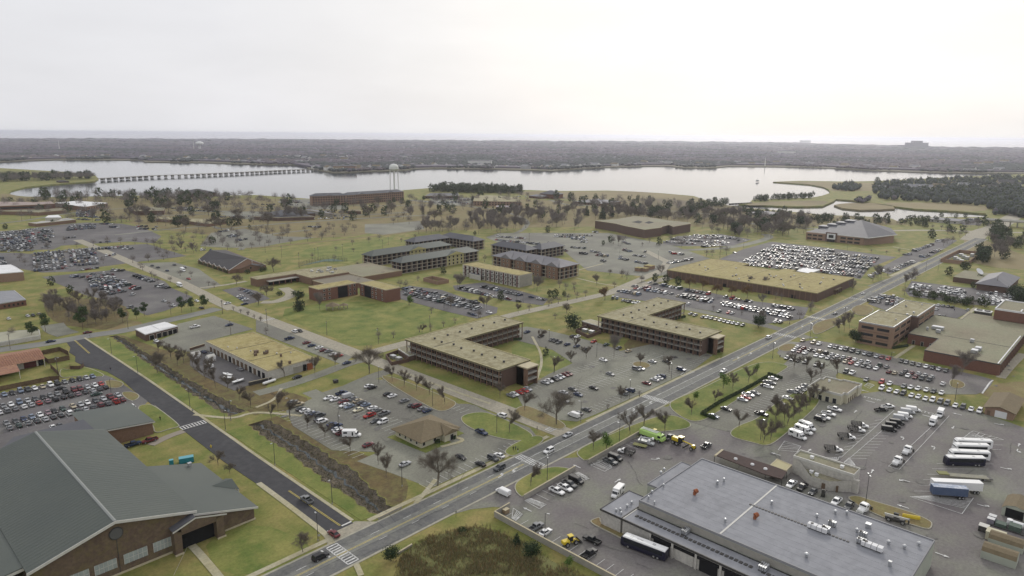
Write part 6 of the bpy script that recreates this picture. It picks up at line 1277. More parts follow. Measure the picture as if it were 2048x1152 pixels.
def far_cars():
    mats = [pm(k) for k in PAINT]+[cg, tyre]; ck = list(PAINT); V = []; F = []; Mi = []
    shp = {'s': [((-2.35,2.35,.9,.3,.92), None),((-1.8,1.1,.82,.92,1.42),(-1.05,.25,.62))],'h': [((-2.1,2.1,.88,.3,.95), None),((-1.95,1.0,.82,.95,1.48),(-1.6,.2,.62))],
           'u': [((-2.38,2.38,.95,.35,1.1), None),((-2.25,1.2,.9,1.1,1.78),(-2.0,.4,.74))],'p': [((-2.8,2.8,.97,.45,1.1), None),((-.9,1.4,.9,1.1,1.8),(-.7,.75,.74))],'v': [((-2.7,2.7,.98,.35,1.2), None),((-2.65,1.9,.96,1.2,2.1),(-2.6,1.1,.86))]}
    for x, y, rz, ty, co in allfar:
        c_, s_ = math.cos(rz), math.sin(rz); ci = ck.index(co); rel = shp[ty]
        (a0, a1, hw, z0, z1), _ = rel[0]; (b0, b1, hb, zb, zt),(t0, t1, ht) = rel[1]
        vs = [(a0,-hw, z0),(a1,-hw*.9, z0),(a1, hw*.9, z0),(a0, hw, z0),(a0,-hw, z1),(b1,-hw, z1),(a1,-hw*.85, z1-.18),(a1, hw*.85, z1-.18),(b1, hw, z1),(a0, hw, z1),
              (b0,-hb, zb),(b1,-hb, zb),(b1, hb, zb),(b0, hb, zb),(t0,-ht, zt),(t1,-ht, zt),(t1, ht, zt),(t0, ht, zt)]
        fs = [((0,1,6,5,4), ci),((3,9,8,7,2), ci),((0,4,9,3), ci),((1,2,7,6), ci),((4,5,8,9), ci),((5,6,7,8), ci),((10,11,15,14), len(ck)),((12,13,17,16), len(ck)),((11,12,16,15), len(ck)),((13,10,14,17), ci if ty == 'v' else len(ck)),((14,15,16,17), ci)]
        for wx in (a0+.9, a1-.9):
            n = len(vs); vs += [(wx-.35,-hw-.02,0),(wx+.35,-hw-.02,0),(wx+.3,-hw-.02,.62),(wx-.3,-hw-.02,.62),(wx-.35, hw+.02,0),(wx+.35, hw+.02,0),(wx+.3, hw+.02,.62),(wx-.3, hw+.02,.62)]
            fs += [((n, n+1, n+2, n+3), len(ck)+1),((n+5, n+4, n+7, n+6), len(ck)+1),((n+3, n+2, n+6, n+7), len(ck)+1)]
        o = len(V); V += [(x+vx*c_-vy*s_, y+vx*s_+vy*c_, VZ-.05+vz) for vx, vy, vz in vs]
        for f, k in fs: F.append([o+i for i in f]); Mi.append(k)
    me = bpy.data.meshes.new('far_cars'); me.from_pydata(V,[], F)
    for m_ in mats: me.materials.append(m_)
    me.polygons.foreach_set('material_index', Mi); o = bpy.data.objects.new('distant_parked_cars', me); C.objects.link(o); o['kind'] = 'stuff'; o['label'] = 'hundreds of small parked cars filling the distant lots'
far_cars()
# ---- special vehicles
def special(name, label, cat, t, rear, front, group=None, z=VZ):
    a, c = q(t, *rear,.8), q(t, *front,.8); m_ = (a+c)/2; rz = math.atan2(c.y-a.y, c.x-a.x); return thing(name, label, cat,(m_.x, m_.y, z), rz, group)
def addp(T_, name, m, *boxes, **kw):
    b = MB()
    for bx in boxes: b.box(*bx)
    o = bpy.data.objects.new(name, b.mesh(name,[m])); C.objects.link(o); o.parent = T_; return o
def addm(T_, name, b):
    o = bpy.data.objects.new(name, b.mesh(name)); C.objects.link(o); o.parent = T_; return o
def wheels(T_, xs, hw, r, w_=.3):
    for x in xs:
        for s_ in (-1,1): o = bpy.data.objects.new('wheel', wheelmesh(r, w_)); C.objects.link(o); o.parent = T_; o.location = (x, s_*hw, r)
def pbox(T_, name, x0, x1, hw, z0, z1, m, ch=.15):
    b = MB(); b.loft([sec(x0+.06, hw-.05, z0, z1-.05, ch), sec(x0+.2, hw, z0, z1, ch), sec(x1-.2, hw, z0, z1, ch), sec(x1-.04, hw-.06, z0, z1-.07, ch)], m); return addm(T_, name, b)
def coach(label, t, r, f, body, roofm, band=cg, L_=13.7, group='motor coaches'):
    T_ = special('coach', label,'coach', t, r, f, group); h = L_/2
    b = MB(); b.loft([sec(-h,1.2,.45,3.0,.15), sec(-h+.15,1.28,.3,3.2,.15), sec(h-.7,1.28,.3,3.2,.15), sec(h-.15,1.2,.3,2.8,.2), sec(h,1.1,.35,1.5,.2)], body); addm(T_,'body', b)
    b = MB(); b.loft([sec(-h+.15,1.15,3.1,3.42,.12), sec(h-1.0,1.15,3.1,3.42,.12), sec(h-.6,1.0,3.05,3.2,.1)], roofm); b.box(-h+.1, h-.75,-1.29,1.29,3.05,3.22, roofm); addm(T_,'roof', b)
    for s_ in (-1,1): addp(T_,'side_window', band,(-h+.9, h-1.0, s_*1.29-.02, s_*1.29+.02,1.65,2.75))
    addp(T_,'windscreen', cg,(h-.16, h-.1,-1.05,1.05,1.3,2.7)); addp(T_,'roof_hatch', metal_l,(-3.4,-2.6,-.4,.4,3.42,3.5)); addp(T_,'roof_hatch', metal_l,(3.4,4.2,-.4,.4,3.42,3.5))
    wheels(T_,(h-2.4,-h+3.4,-h+2.2),1.15,.5); return T_
nav = mat('navy coach paint',(.012,.012,.03),.3, spec=.5); whm = pm('w')
cb_ = coach('black coach with white roof parked below the workshop','A3',(1215,1010),(875,880), nav, whm)
p_ = cb_
for tx, xx, yy, sz in (('07790',1.2,.35,.75),('USAF',1.2,-.45,.0)):
    if sz: 
        cu = bpy.data.curves.new('roof_number','FONT'); cu.body = tx; cu.size = sz; cu.align_x = 'CENTER'; cu.align_y = 'CENTER'; o = bpy.data.objects.new('tmp', cu); C.objects.link(o); me = bpy.data.meshes.new_from_object(o); bpy.data.objects.remove(o); me.materials.clear(); me.materials.append(metal_d)
        o = bpy.data.objects.new('roof_number', me); C.objects.link(o); o.parent = cb_; o.location = (xx, yy*.6,3.43); o.rotation_euler.z = math.pi
coach('white coach, farthest of the four in the yard','A4',(1745,130),(1480,118), whm, whm, L_=13.2); coach('white coach, second farthest of the four in the yard','A4',(1725,165),(1465,158), whm, whm, L_=12.5)
coach('white coach with dark window band beside the black one','A4',(1735,222),(1430,208), whm, whm); coach('black coach with white roof in the coach row','A4',(1690,265),(1400,258), nav, whm)
def trailer(label, t, r, f, bm_, rm_, L_, H0=1.2, H1=3.9):
    T_ = special('box_trailer', label,'trailer', t, r, f,'trailers in the motor yard'); h = L_/2; b = MB(); b.box(-h, h,-1.28,1.28, H0, H1, bm_); addm(T_,'body', b); addp(T_,'roof', rm_,(-h-.02, h+.02,-1.3,1.3, H1, H1+.05)); addp(T_,'underframe', metal_d,(-h+.2, h-.2,-.5,.5,.8, H0))
    b = MB()
    for k in range(int(L_/.9)): x = -h+.5+k*.9; b.box(x, x+.06,-1.31,-1.28, H0, H1, bm_); b.box(x, x+.06,1.28,1.31, H0, H1, bm_)
    addm(T_,'side_ribs', b); wheels(T_,(-h+1.2,-h+2.3),1.05,.5,.45); addp(T_,'landing_leg', metal_d,(h-2.6, h-2.4,-.9,-.7,0,1.0), ); addp(T_,'landing_leg', metal_d,(h-2.6, h-2.4,.7,.9,0,1.0)); return T_
trailer('long white box trailer behind the blue one','A4',(1670,480),(1290,462), whm, whm,15.5); trailer('blue box trailer with worn white roof','A4',(1545,525),(1300,505), mat('faded blue panel',(.07,.10,.17),.6,(.09,.12,.19),.5), mat('patched white roof',(.5,.52,.56),.7,(.2,.25,.35),.9),10.5)
T_ = special('flatbed_trailer','olive and grey low flatbed trailer between coaches and box trailers','trailer','A4',(1725,380),(1345,350),'trailers in the motor yard'); addp(T_,'deck', mat('worn deck',(.22,.21,.18),.9,(.28,.27,.2),.8),(-8,4.6,-1.25,1.25,.75,1.0)); addp(T_,'gooseneck', mat('olive paint',(.2,.2,.08),.8),(4.6,8,-1.2,1.2,1.2,1.5)); addp(T_,'rear_ramp', metal_d,(-9.2,-8,-1.2,1.2,.6,.9)); wheels(T_,(-6.6,-5.3),1.0,.45)
def tractor(label, t, r, f, grp=None):
    T_ = special('truck_tractor', label,'truck', t, r, f, grp); b = MB(); b.loft([sec(-.4,1.15,.7,2.9,.25), sec(1.2,1.15,.7,2.9,.25), sec(1.6,1.1,.7,2.0,.2)], whm); b.loft([sec(1.3,1.05,.6,1.9,.25), sec(3.0,.95,.6,1.65,.25), sec(3.3,.85,.65,1.4,.2)], whm); addm(T_,'cab', b)
    addp(T_,'windscreen', cg,(1.38,1.5,-.95,.95,1.95,2.7)); 
    for s_ in (-1,1): addp(T_,'side_window', cg,(.1,1.0, s_*1.16-.02, s_*1.16+.02,1.9,2.6))
    addp(T_,'chassis', metal_d,(-3.4,3.0,-.45,.45,.55,.95)); addp(T_,'bumper', metal_l,(3.2,3.45,-1.1,1.1,.45,.8)); addp(T_,'fuel_tank', metal_l,(-.3,1.1,.6,1.15,.4,.9)); wheels(T_,(2.4,-2.6),1.0,.5,.4); return T_
tractor('white truck tractor, upper of the two between the stall lines','A4',(1130,150),(1080,185)); tractor('white truck tractor, lower of the two between the stall lines','A4',(1055,235),(1000,270)); tractor('white truck tractor beside the workshop roof edge','A4',(800,600),(725,650))
def shuttle(label, t, r, f, L_=7.0, cut=True, grp='white shuttle buses'):
    T_ = special('shuttle_bus', label,'bus', t, r, f, grp); h = L_/2; pbox(T_,'body',-h, h-1.9,1.15,.4,2.85, whm,.12)
    b = MB(); b.loft([sec(h-2.1,1.08,.4,2.3,.2), sec(h-1.5,1.05,.4,2.15,.2), sec(h-.95,1.0,.4,1.3,.2), sec(h-.15,.9,.45,1.1,.2), sec(h,.75,.5,.85,.1)], whm); addm(T_,'cab', b)
    b = MB(); b.add([(h-1.42,-.85,2.08),(h-1.42,.85,2.08),(h-.95,.9,1.38),(h-.95,-.9,1.38)],[(0,3,2,1)], cg); addm(T_,'windscreen', b)
    for s_ in (-1,1): addp(T_,'side_window', cg,(-h+.6,-h+2.1, s_*1.15-.03, s_*1.15+.03,1.7,2.4)); addp(T_,'door_window', cg,(h-1.95, h-1.3, s_*1.06-.03, s_*1.06+.03,1.4,2.0)); addp(T_,'door_glass', cg,(h-3.3, h-2.8, s_*1.15-.03, s_*1.15+.03,.9,2.4))
    wheels(T_,(h-1.1,-h+1.7),1.0,.4,.35); return T_
shuttle('white shuttle bus nearest the wedge building, lowest of three','B4',(195,1060),(275,1090)); shuttle('middle one of the three white shuttle buses by the trees','B4',(240,1020),(325,1050)); shuttle('highest of the three white shuttle buses by the trees','B4',(270,990),(350,1020))
shuttle('white minibus, upper of the pair in the middle of the yard','B4',(1370,880),(1345,925),6.6); shuttle('white minibus, lower of the pair in the middle of the yard','B4',(1315,945),(1285,990),6.6)
shuttle('white delivery step van in the lot beside the small office','B2',(690,1065),(820,1065),7.2, grp=None); shuttle('white bus parked in the strip lot beside the chapel','F3',(1110,300),(1190,340),8.5, grp='white buses by the chapel'); shuttle('white bus at the far corner beyond the pine lot','F3',(1060,540),(1140,580),8, grp='white buses by the chapel')
shuttle('cream box truck beside the workshop corner','A3',(865,465),(800,530),6.8, grp=None)
def stake(label, t, r, f):
    T_ = special('stake_truck', label,'truck', t, r, f,'stake bed trucks in the motor yard'); b = MB(); b.loft([sec(.5,.98,.5,2.05,.2), sec(1.4,.96,.5,2.0,.2), sec(1.95,.94,.5,1.25,.15), sec(3.1,.86,.55,1.05,.15)], whm); addm(T_,'cab', b); addp(T_,'deck', metal_d,(-3.3,.4,-1.15,1.15,.95,1.1))
    b = MB(); b.add([(1.45,-.8,1.95),(1.45,.8,1.95),(1.95,.85,1.3),(1.95,-.85,1.3)],[(0,3,2,1)], cg); addm(T_,'windscreen', b)
    for s_ in (-1,1): addp(T_,'side_window', cg,(.7,1.4, s_*.98-.03, s_*.98+.03,1.3,1.85)); b = MB()
    for s_ in (-1,1):
        b = MB()
        for k in range(7): x = -3.25+k*.6; b.box(x, x+.1, s_*1.12-.04, s_*1.12+.04,1.1,2.2, metal_d)
        for z in (1.35,1.7,2.05): b.box(-3.3,.4, s_*1.12-.03, s_*1.12+.03, z, z+.16, metal_d)
        addm(T_,'stake_side', b)
    addp(T_,'headboard', metal_d,(.35,.45,-1.15,1.15,1.1,2.4)); addp(T_,'tailboard', metal_d,(-3.35,-3.25,-1.1,1.1,1.1,2.1)); wheels(T_,(2.2,-1.9),.9,.42,.35); return T_
stake('white stake bed truck, highest of the four near the stall lines','B4',(655,985),(800,1000)); stake('white stake bed truck, second highest of the four','B4',(625,1020),(775,1035)); stake('white stake bed truck, third of the four down the yard','B4',(545,1080),(700,1088)); stake('white stake bed truck, lowest of the four by the wedge building','A4',(440,152),(600,162))
stake('white stake bed truck beside the concrete wall bays','A3',(955,190),(845,160))
lime = pm('l'); T_ = special('crash_truck','lime green airfield crash truck with white ladder roof','fire truck','A3',(1010,25),(1210,95)); pbox(T_,'body',-5.2,2.6,1.45,1.1,3.2, lime,.3); b = MB(); b.loft([sec(2.5,1.45,.9,3.3,.3), sec(4.4,1.4,.9,3.2,.4), sec(5.1,1.3,.9,2.0,.3)], lime); addm(T_,'cab', b)
addp(T_,'windscreen', cg,(4.45,4.8,-1.2,1.2,2.1,2.9))
for s_ in (-1,1): addp(T_,'side_window', cg,(3.0,4.2, s_*1.46-.03, s_*1.46+.03,2.0,2.9)); addp(T_,'chassis_box', metal_d,(-4.8,2.4, s_*1.0-.3, s_*1.0+.3,.6,1.1))
b = MB(); b.box(-4.8,2.4,-.7,-.5,3.3,3.6, whm); b.box(-4.8,2.4,.5,.7,3.3,3.6, whm)
for k in range(14): x = -4.7+k*.52; b.box(x, x+.1,-.5,.5,3.4,3.5, whm)
addm(T_,'ladder', b); b = MB(); b.cyl((3.4,0,3.3),(3.4,0,3.7),.35,.3,8, lime); b.cyl((3.4,0,3.6),(5.2,0,3.9),.12,.1,8, metal_d); addm(T_,'turret', b); wheels(T_,(3.6,-2.6,-4.2),1.2,.68,.5)
T_ = special('bucket_truck','silver utility truck with folded boom in front of the crash truck','truck','A3',(1000,85),(1125,115)); b = MB(); b.loft([sec(.5,.98,.5,2.0,.2), sec(1.4,.96,.5,1.95,.2), sec(1.95,.94,.5,1.25,.15), sec(3.0,.86,.55,1.05,.15)], pm('s')); addm(T_,'cab', b); addp(T_,'bed', metal_l,(-3.2,.4,-1.1,1.1,.8,1.5)); addp(T_,'windscreen', cg,(1.55,1.8,-.8,.8,1.3,1.85)); b = MB(); b.cyl((-2.4,0,1.5),(-2.4,0,2.4),.35,.3,10, metal_l); b.cyl((-2.4,0,2.4),(2.3,.2,2.7),.3,.2,8, metal_l); b.cyl((2.3,.2,2.4),(2.3,.2,3.1),.45,.45,8, whm); addm(T_,'boom', b); wheels(T_,(2.2,-1.9),.9,.42,.35)
ylw = pm('y')
def loader(label, t, r, f, sc=1.0, name='wheel_loader', grader=False):
    T_ = special(name, label,'loader', t, r, f); T_.scale = (sc, sc, sc)
    if not grader:
        pbox(T_,'engine_cover',-2.9,-.6,.85,.9,1.9, ylw); addp(T_,'front_frame', ylw,(.2,1.7,-.5,.5,.7,1.4)); addp(T_,'cab', cg,(-.6,.6,-.6,.6,1.3,2.9)); addp(T_,'cab_roof', ylw,(-.8,.8,-.75,.75,2.9,3.1))
        b = MB(); b.cyl((.9,-.45,1.6),(2.9,-.5,.7),.13,.13,6, ylw); b.cyl((.9,.45,1.6),(2.9,.5,.7),.13,.13,6, ylw); addm(T_,'lift_arms', b)
        b = MB(); b.add([(2.8,-1.3,.2),(2.8,1.3,.2),(3.7,1.3,.15),(3.7,-1.3,.15),(2.8,-1.3,1.3),(2.8,1.3,1.3)],[(0,1,2,3),(0,4,5,1),(0,3,4),(1,5,2)], metal_d); addm(T_,'bucket', b); wheels(T_,(1.4,-1.7),.95,.72,.5)
    else:
        pbox(T_,'engine_cover',-4.2,-1.6,.8,1.2,2.4, ylw); addp(T_,'cab', cg,(-1.6,-.3,-.75,.75,1.2,3.0)); addp(T_,'cab_roof', ylw,(-1.8,-.1,-.9,.9,3.0,3.2)); b = MB(); b.cyl((-.4,0,1.9),(3.6,0,1.7),.22,.2,8, ylw); b.box(3.3,4.3,-.5,.5,.8,1.8, ylw); addm(T_,'main_frame', b)
        b = MB(); b.box(.9,1.15,-1.8,1.8,.25,.9, metal_d); b.cyl((1.2,-.4,.9),(.6,-.4,1.8),.08,.08,6, metal_d); b.cyl((1.2,.4,.9),(.6,.4,1.8),.08,.08,6, metal_d); addm(T_,'blade', b); wheels(T_,(3.6,-1.9,-3.4),.95,.65,.4)
    return T_
loader('small yellow wheel loader parked by the compound wall','A3',(400,905),(520,865),.95); loader('yellow road grader parked beyond the crash truck','A3',(1255,80),(1450,155),1.15,'road_grader', True); loader('yellow tractor half hidden behind the crash truck','A3',(1105,20),(1150,35),.8,'tractor')
T_ = special('telehandler','black telehandler with long pale boom on the grass strip','forklift','A4',(910,680),(1110,735)); pbox(T_,'chassis',-3,2.4,.9,.6,1.4, metal_d); addp(T_,'cab', cg,(-.8,.6,.15,.95,1.3,2.6)); b = MB(); b.box(-3.2,3.3,-.5,-.1,1.7,2.15, trim); addm(T_,'boom', b); addp(T_,'fork_carriage', metal_d,(3.2,3.6,-.9,.9,.5,1.9)); wheels(T_,(1.9,-1.9),.95,.62,.45)
T_ = special('snow_plough_blade','bright yellow plough blade lying on the grass strip','plough','A4',(1075,672),(1185,692)); b = MB(); b.loft([[(x,-.4,.1),(x,.1,.1),(x,-.15,.7),(x,.1,1.2),(x,-.1,1.2),(x,-.35,.7)] for x in (-2.4,2.4)], ylw); addm(T_,'blade', b); addp(T_,'push_frame', metal_d,(-.9,.9,.1,1.3,.2,.6))
T_ = special('forklift','dark forklift standing between parked cars behind the workshop','forklift','A4',(440,485),(430,530)); addp(T_,'body', metal_d,(-1.2,.6,-.55,.55,.3,1.2)); addp(T_,'overhead_guard', metal_d,(-.9,.5,-.55,.55,2.0,2.1)); addp(T_,'mast', metal_d,(.6,.75,-.45,.45,.1,2.6))
b = MB()
for x in (-.85,.45):
    for s_ in (-.5,.5): b.cyl((x, s_,1.1),(x, s_,2.0),.04,.04,5, metal_d)
addm(T_,'guard_posts', b); wheels(T_,(.5,-.8),.5,.3,.2)
T_ = special('equipment_trailer','olive flat equipment trailer beside the utility truck','trailer','A3',(955,105),(1065,130)); addp(T_,'deck', mat('olive paint',(.2,.2,.08),.8),(-2.6,2.6,-1.1,1.1,.6,.75)); b = MB(); b.cyl((2.6,-.6,.6),(3.8,0,.55),.06,.06,6, metal_d); b.cyl((2.6,.6,.6),(3.8,0,.55),.06,.06,6, metal_d); addm(T_,'drawbar', b); wheels(T_,(-.4,.5),1.1,.35)
for lb, t, r, f in (('white long boat on a trailer in the workshop service yard','E7',(480,750),(720,770)),('small white boat on a trailer beside the longer one','E7',(640,720),(540,700)),('low pale boat trailer nearest the dark service fence','E7',(700,830),(820,795))):
    T_ = special('boat', lb,'boat', t, r, f,'boats stored in the service yard'); b = MB(); b.loft([[(x,-w_, z+.7),(x,0, z),(x, w_, z+.7),(x, w_*.9, z+.75),(x,-w_*.9, z+.75)] for x, w_, z in ((-2.6,.95,.5),(0,1.0,.5),(1.6,.8,.6),(2.9,.08,.85))], whm); addm(T_,'hull', b); addp(T_,'trailer_frame', metal_d,(-2.4,3.4,-.5,.5,.35,.45)); addp(T_,'console', whm,(-.6,.2,-.3,.3,1.2,1.8)); wheels(T_,(-.9,),.9,.3)
for lb, x, y, s_ in (('white gabled storage shed, left of the pair beside the ditch',85,440,4.2),('white rounded storage tent, right of the pair beside the ditch',330,485,3.8)):
    p = q('E7', x, y); T_ = thing('storage_shed', lb,'shed',(p.x, p.y,.1)); b = MB(); h = 2.3; w_ = s_/2
    b.add([(-w_,-w_,0),(w_,-w_,0),(w_, w_,0),(-w_, w_,0),(-w_,-w_, h),(w_,-w_, h),(w_, w_, h),(-w_, w_, h),(-w_,0, h+1.1),(w_,0, h+1.1)],[(0,1,5,4),(2,3,7,6),(0,4,8,7,3),(1,2,6,9,5)], whm); addm(T_,'wall', b); b = MB(); b.add([(-w_-.1,-w_-.1, h),(w_+.1,-w_-.1, h),(w_+.1,0, h+1.16),(-w_-.1,0, h+1.16),(-w_-.1, w_+.1, h),(w_+.1, w_+.1, h)],[(0,1,2,3),(3,2,5,4)], trim); addm(T_,'roof', b)
p = q('E7',1255,845); T_ = thing('gas_tank','white horizontal gas cylinder lying on the grass by the pale workshop','tank',(p.x, p.y,.1)); b = MB(); T_.rotation_euler.z = .15; b.cyl((-3.2,0,.9),(3.2,0,.9),.62,.62,14, whm); b.cyl((3.2,0,.9),(3.6,0,.9),.62,.25,14, whm); b.cyl((-3.6,0,.9),(-3.2,0,.9),.25,.62,14, whm); addm(T_,'tank', b); addp(T_,'saddle', metal_d,(-2.2,-1.9,-.5,.5,0,.5)); addp(T_,'saddle', metal_d,(1.9,2.2,-.5,.5,0,.5))
teal = mat('teal container',(.02,.20,.26),.6,(.03,.24,.30),.8)
for lb, x, y, sx, sy in (('long teal skip container on the lawn beside the gymnasium',1470,232,4.8,2.3),('small teal bin beside the long teal skip',1352,255,1.4,1.4)):
    p = q('A1', x, y,1); T_ = thing('skip_container', lb,'container',(p.x, p.y,.05)); T_.rotation_euler.z = -.35; addp(T_,'body', teal,(-sx/2, sx/2,-sy/2,-sy/2+.1,0,1.9),(-sx/2, sx/2, sy/2-.1, sy/2,0,1.9),(-sx/2,-sx/2+.1,-sy/2, sy/2,0,1.9),(sx/2-.1, sx/2,-sy/2, sy/2,0,1.9),(-sx/2, sx/2,-sy/2, sy/2,.1,.3)); addp(T_,'lid', mat('pale teal',(.12,.34,.40),.6),(-sx/2, sx/2,-sy/2, sy/2*.9,1.9,1.98))
p = q('B2',628,640,.8); T_ = thing('dumpster','dark rubbish dumpster on a pad at the lot corner','dumpster',(p.x, p.y,.1)); b = MB(); b.loft([[(-1,-.9, z),(1,-.9, z),(1,.9*k, z),(-1,.9*k, z)] for z, k in ((0,.7),(.3,.8),(1.3,1.0))], metal_d); addm(T_,'bin', b); addp(T_,'lid', metal_d,(-1.05,1.05,-.95,.95,1.3,1.4))
def gam(label, a, c, d, h0, h1, wm_, rm_, name='storage_shed'):
    """footprint corners a -> c is the long side, d the depth vector point"""
    A, Cc, D = a.to_2d(), c.to_2d(), d.to_2d(); m_ = (Cc+D)/2; T_ = thing(name, label,'shed',(m_.x, m_.y,.05)); dv = D-A; b = MB(); o = Vector((m_.x, m_.y))
    prof = [(0,0),(0, h0),(.15, h0+(h1-h0)*.7),(.5, h1),(.85, h0+(h1-h0)*.7),(1, h0),(1,0)]
    for nm, rng, mm in (('wall',((0,1),(5,6)), wm_),('roof',((1,2),(2,3),(3,4),(4,5)), rm_)):
        b = MB()
        for i, j in rng:
            p0, p1 = prof[i], prof[j]; vs = []
            for e, pr in ((A, p0),(Cc, p0),(Cc, p1),(A, p1)): v = e+dv*pr[0]-o; vs.append((v.x, v.y, pr[1]))
            b.add(vs,[(0,1,2,3)])
        if nm == 'wall':
            for e in (A, Cc): b.add([(*(e+dv*u-o), z) for u, z in prof],[tuple(range(7))])
        ob = bpy.data.objects.new(nm, b.mesh(nm,[mm])); C.objects.link(ob); ob.parent = T_
    return T_
gam('long pale green shed with brown roof, nearest at the lower right', q('E5',1325,860), q('E5',1880,1050), q('E5',1500,700) if 0 else q('E5',1325,860)+Vector((5.2,0,0)),2.2,3.6, lt_green, brown_sh)
gam('brown roofed shed behind the long pale one', q('E5',1440,640), q('E5',1990,820), q('E5',1440,640)+Vector((4.8,0,0)),1.8,3.2, lt_green, brown_sh)
gam('gambrel roofed shed with wide dark doorway', q('E5',1670,260), q('E5',1960,310), q('E5',1670,260)+Vector((9,0,0)),3,4.6, lt_green, brown_sh) if 0 else None
a_ = q('E5',1670,190); b2_ = q('E5',1960,310); 
T_ = thing('storage_shed','gambrel shed with wide dark doorway at the right edge','shed',(a_.x+5, a_.y-3,.05)); b = MB(); W_ = 6.5
pr = [(0,0),(0,2.6),(.18,3.6),(.5,4.2),(.82,3.6),(1,2.6),(1,0)]; f0 = [(0,.5-u, z) for u, z in pr]
f0 = [(-5,(.5-u)*W_, z) for u, z in pr]; f1 = [(5,(.5-u)*W_, z) for u, z in pr]; b.add(f0+f1,[tuple(range(7)),(0,7,8,1),(5,12,13,6)], lt_green); addm(T_,'wall', b); b = MB(); b.add([(x-.2, y*1.04, z+.05) for x, y, z in f0[1:6]]+[(x, y*1.04, z+.05) for x, y, z in f1[1:6]],[(i, i+1,6+i,5+i) for i in range(4)], brown_sh); addm(T_,'roof', b); addp(T_,'doorway', dark,(-5.08,-4.98,-2.3,2.3,0,2.9))
for lb, x, y, sx, sy, h, m_, mt_ in (('cream flat topped metal store behind the brown roofed sheds',1585,455,3.2,4.6,2.6, cream, cream),('small black box store with pale lid',1392,350,2.2,2.4,1.9, metal_d, trim),('grey utility cabinet, upper of the pair',1530,195,1.6,1.8,1.8, mat('mauve grey',(.2,.19,.22),.8), metal_l),('grey utility cabinet, lower of the pair',1503,240,1.6,1.8,1.8, mat('mauve grey',(.2,.19,.22),.8), metal_l)):
    p = q('E5', x, y, h); T_ = thing('equipment_box', lb,'container',(p.x, p.y,.05)); addp(T_,'body', m_,(-sx/2, sx/2,-sy/2, sy/2,0, h-.12)); addp(T_,'lid', mt_,(-sx/2-.08, sx/2+.08,-sy/2-.08, sy/2+.08, h-.12, h))
T_ = thing('generator_set','green generator and tank assembly in the store yard','generator',(*q('E5',1780,400).to_2d(),.05)); grn = mat('army green paint',(.06,.09,.07),.7,(.09,.12,.10),1.5)
addp(T_,'casing', grn,(-1.6,1.6,-3,0,.3,1.8)); addp(T_,'base_frame', metal_d,(-2.2,2.6,-4,4.4,0,.3)); addp(T_,'pump_box', grn,(-1.8,.6,.6,3.4,.3,1.3)); b = MB(); b.cyl((1.8,-3.2,1.2),(1.8,-.6,1.2),.9,.9,12, whm); addm(T_,'tank', b); b = MB(); b.cyl((2.0,.2,.3),(2.0,.2,2.0),.8,.8,12, whm); addm(T_,'tank', b); addp(T_,'transfer_box', mat('mint paint',(.22,.32,.26),.8),(-2.6,-.6,-6.4,-4.4,0,1.5))
for lb, t, x, y, s_ in (('tiny dark boat out on the river','D8',447,337,1),('hazy ship like platform far out on the bay, left one','D7',1460,76,9),('hazy ship like platform far out on the bay, right one','D7',1712,80,8)):
    p = q(t, x, y); T_ = thing('boat' if s_ == 1 else 'sea_platform', lb,'boat' if s_ == 1 else 'ship',(p.x, p.y,-.8)); T_.scale = (s_, s_, s_)
    b = MB(); b.loft([[(x_,-w_,2.2),(x_,0,.2),(x_, w_,2.2)] for x_, w_ in ((-9,2.0),(0,2.6),(6,2.0),(10,.1))], metal_d if s_ > 1 else polem); addm(T_,'hull', b); addp(T_,'superstructure', metal_l,(-5,1,-1.5,1.5,2.2,5)); b = MB(); b.cyl((-1,0,5),(-1,0,9),.2,.1,6, metal_d); addm(T_,'mast', b)


# ------------------------------------------------------------------ vegetation
bark = mat('grey bark',(.17,.145,.115),.95,(.13,.115,.09),3); twigm = mat('winter twigs',(.165,.14,.11),.95,(.13,.11,.09),.4)
twigp = mat('purple grey twigs',(.17,.15,.14),.95,(.20,.175,.155),.1)
leafd = mat('dark evergreen leaves',(.018,.035,.016),.8,(.035,.055,.02),.6, detail=2); leafp = mat('pine needles',(.035,.065,.025),.85,(.06,.09,.03),.5, detail=2)
leafy = mat('young green leaves',(.06,.12,.02),.8,(.10,.16,.03),.6, detail=2); leafb = mat('brown dead leaves',(.20,.115,.045),.9,(.14,.085,.04),.5, detail=2)
leafs = mat('shrub leaves',(.03,.05,.02),.85,(.06,.075,.03),.5, detail=2); pinebark = mat('pine bark',(.13,.095,.07),.95)
def rv(r): return Vector((r.uniform(-1,1), r.uniform(-1,1), r.uniform(-1,1)))
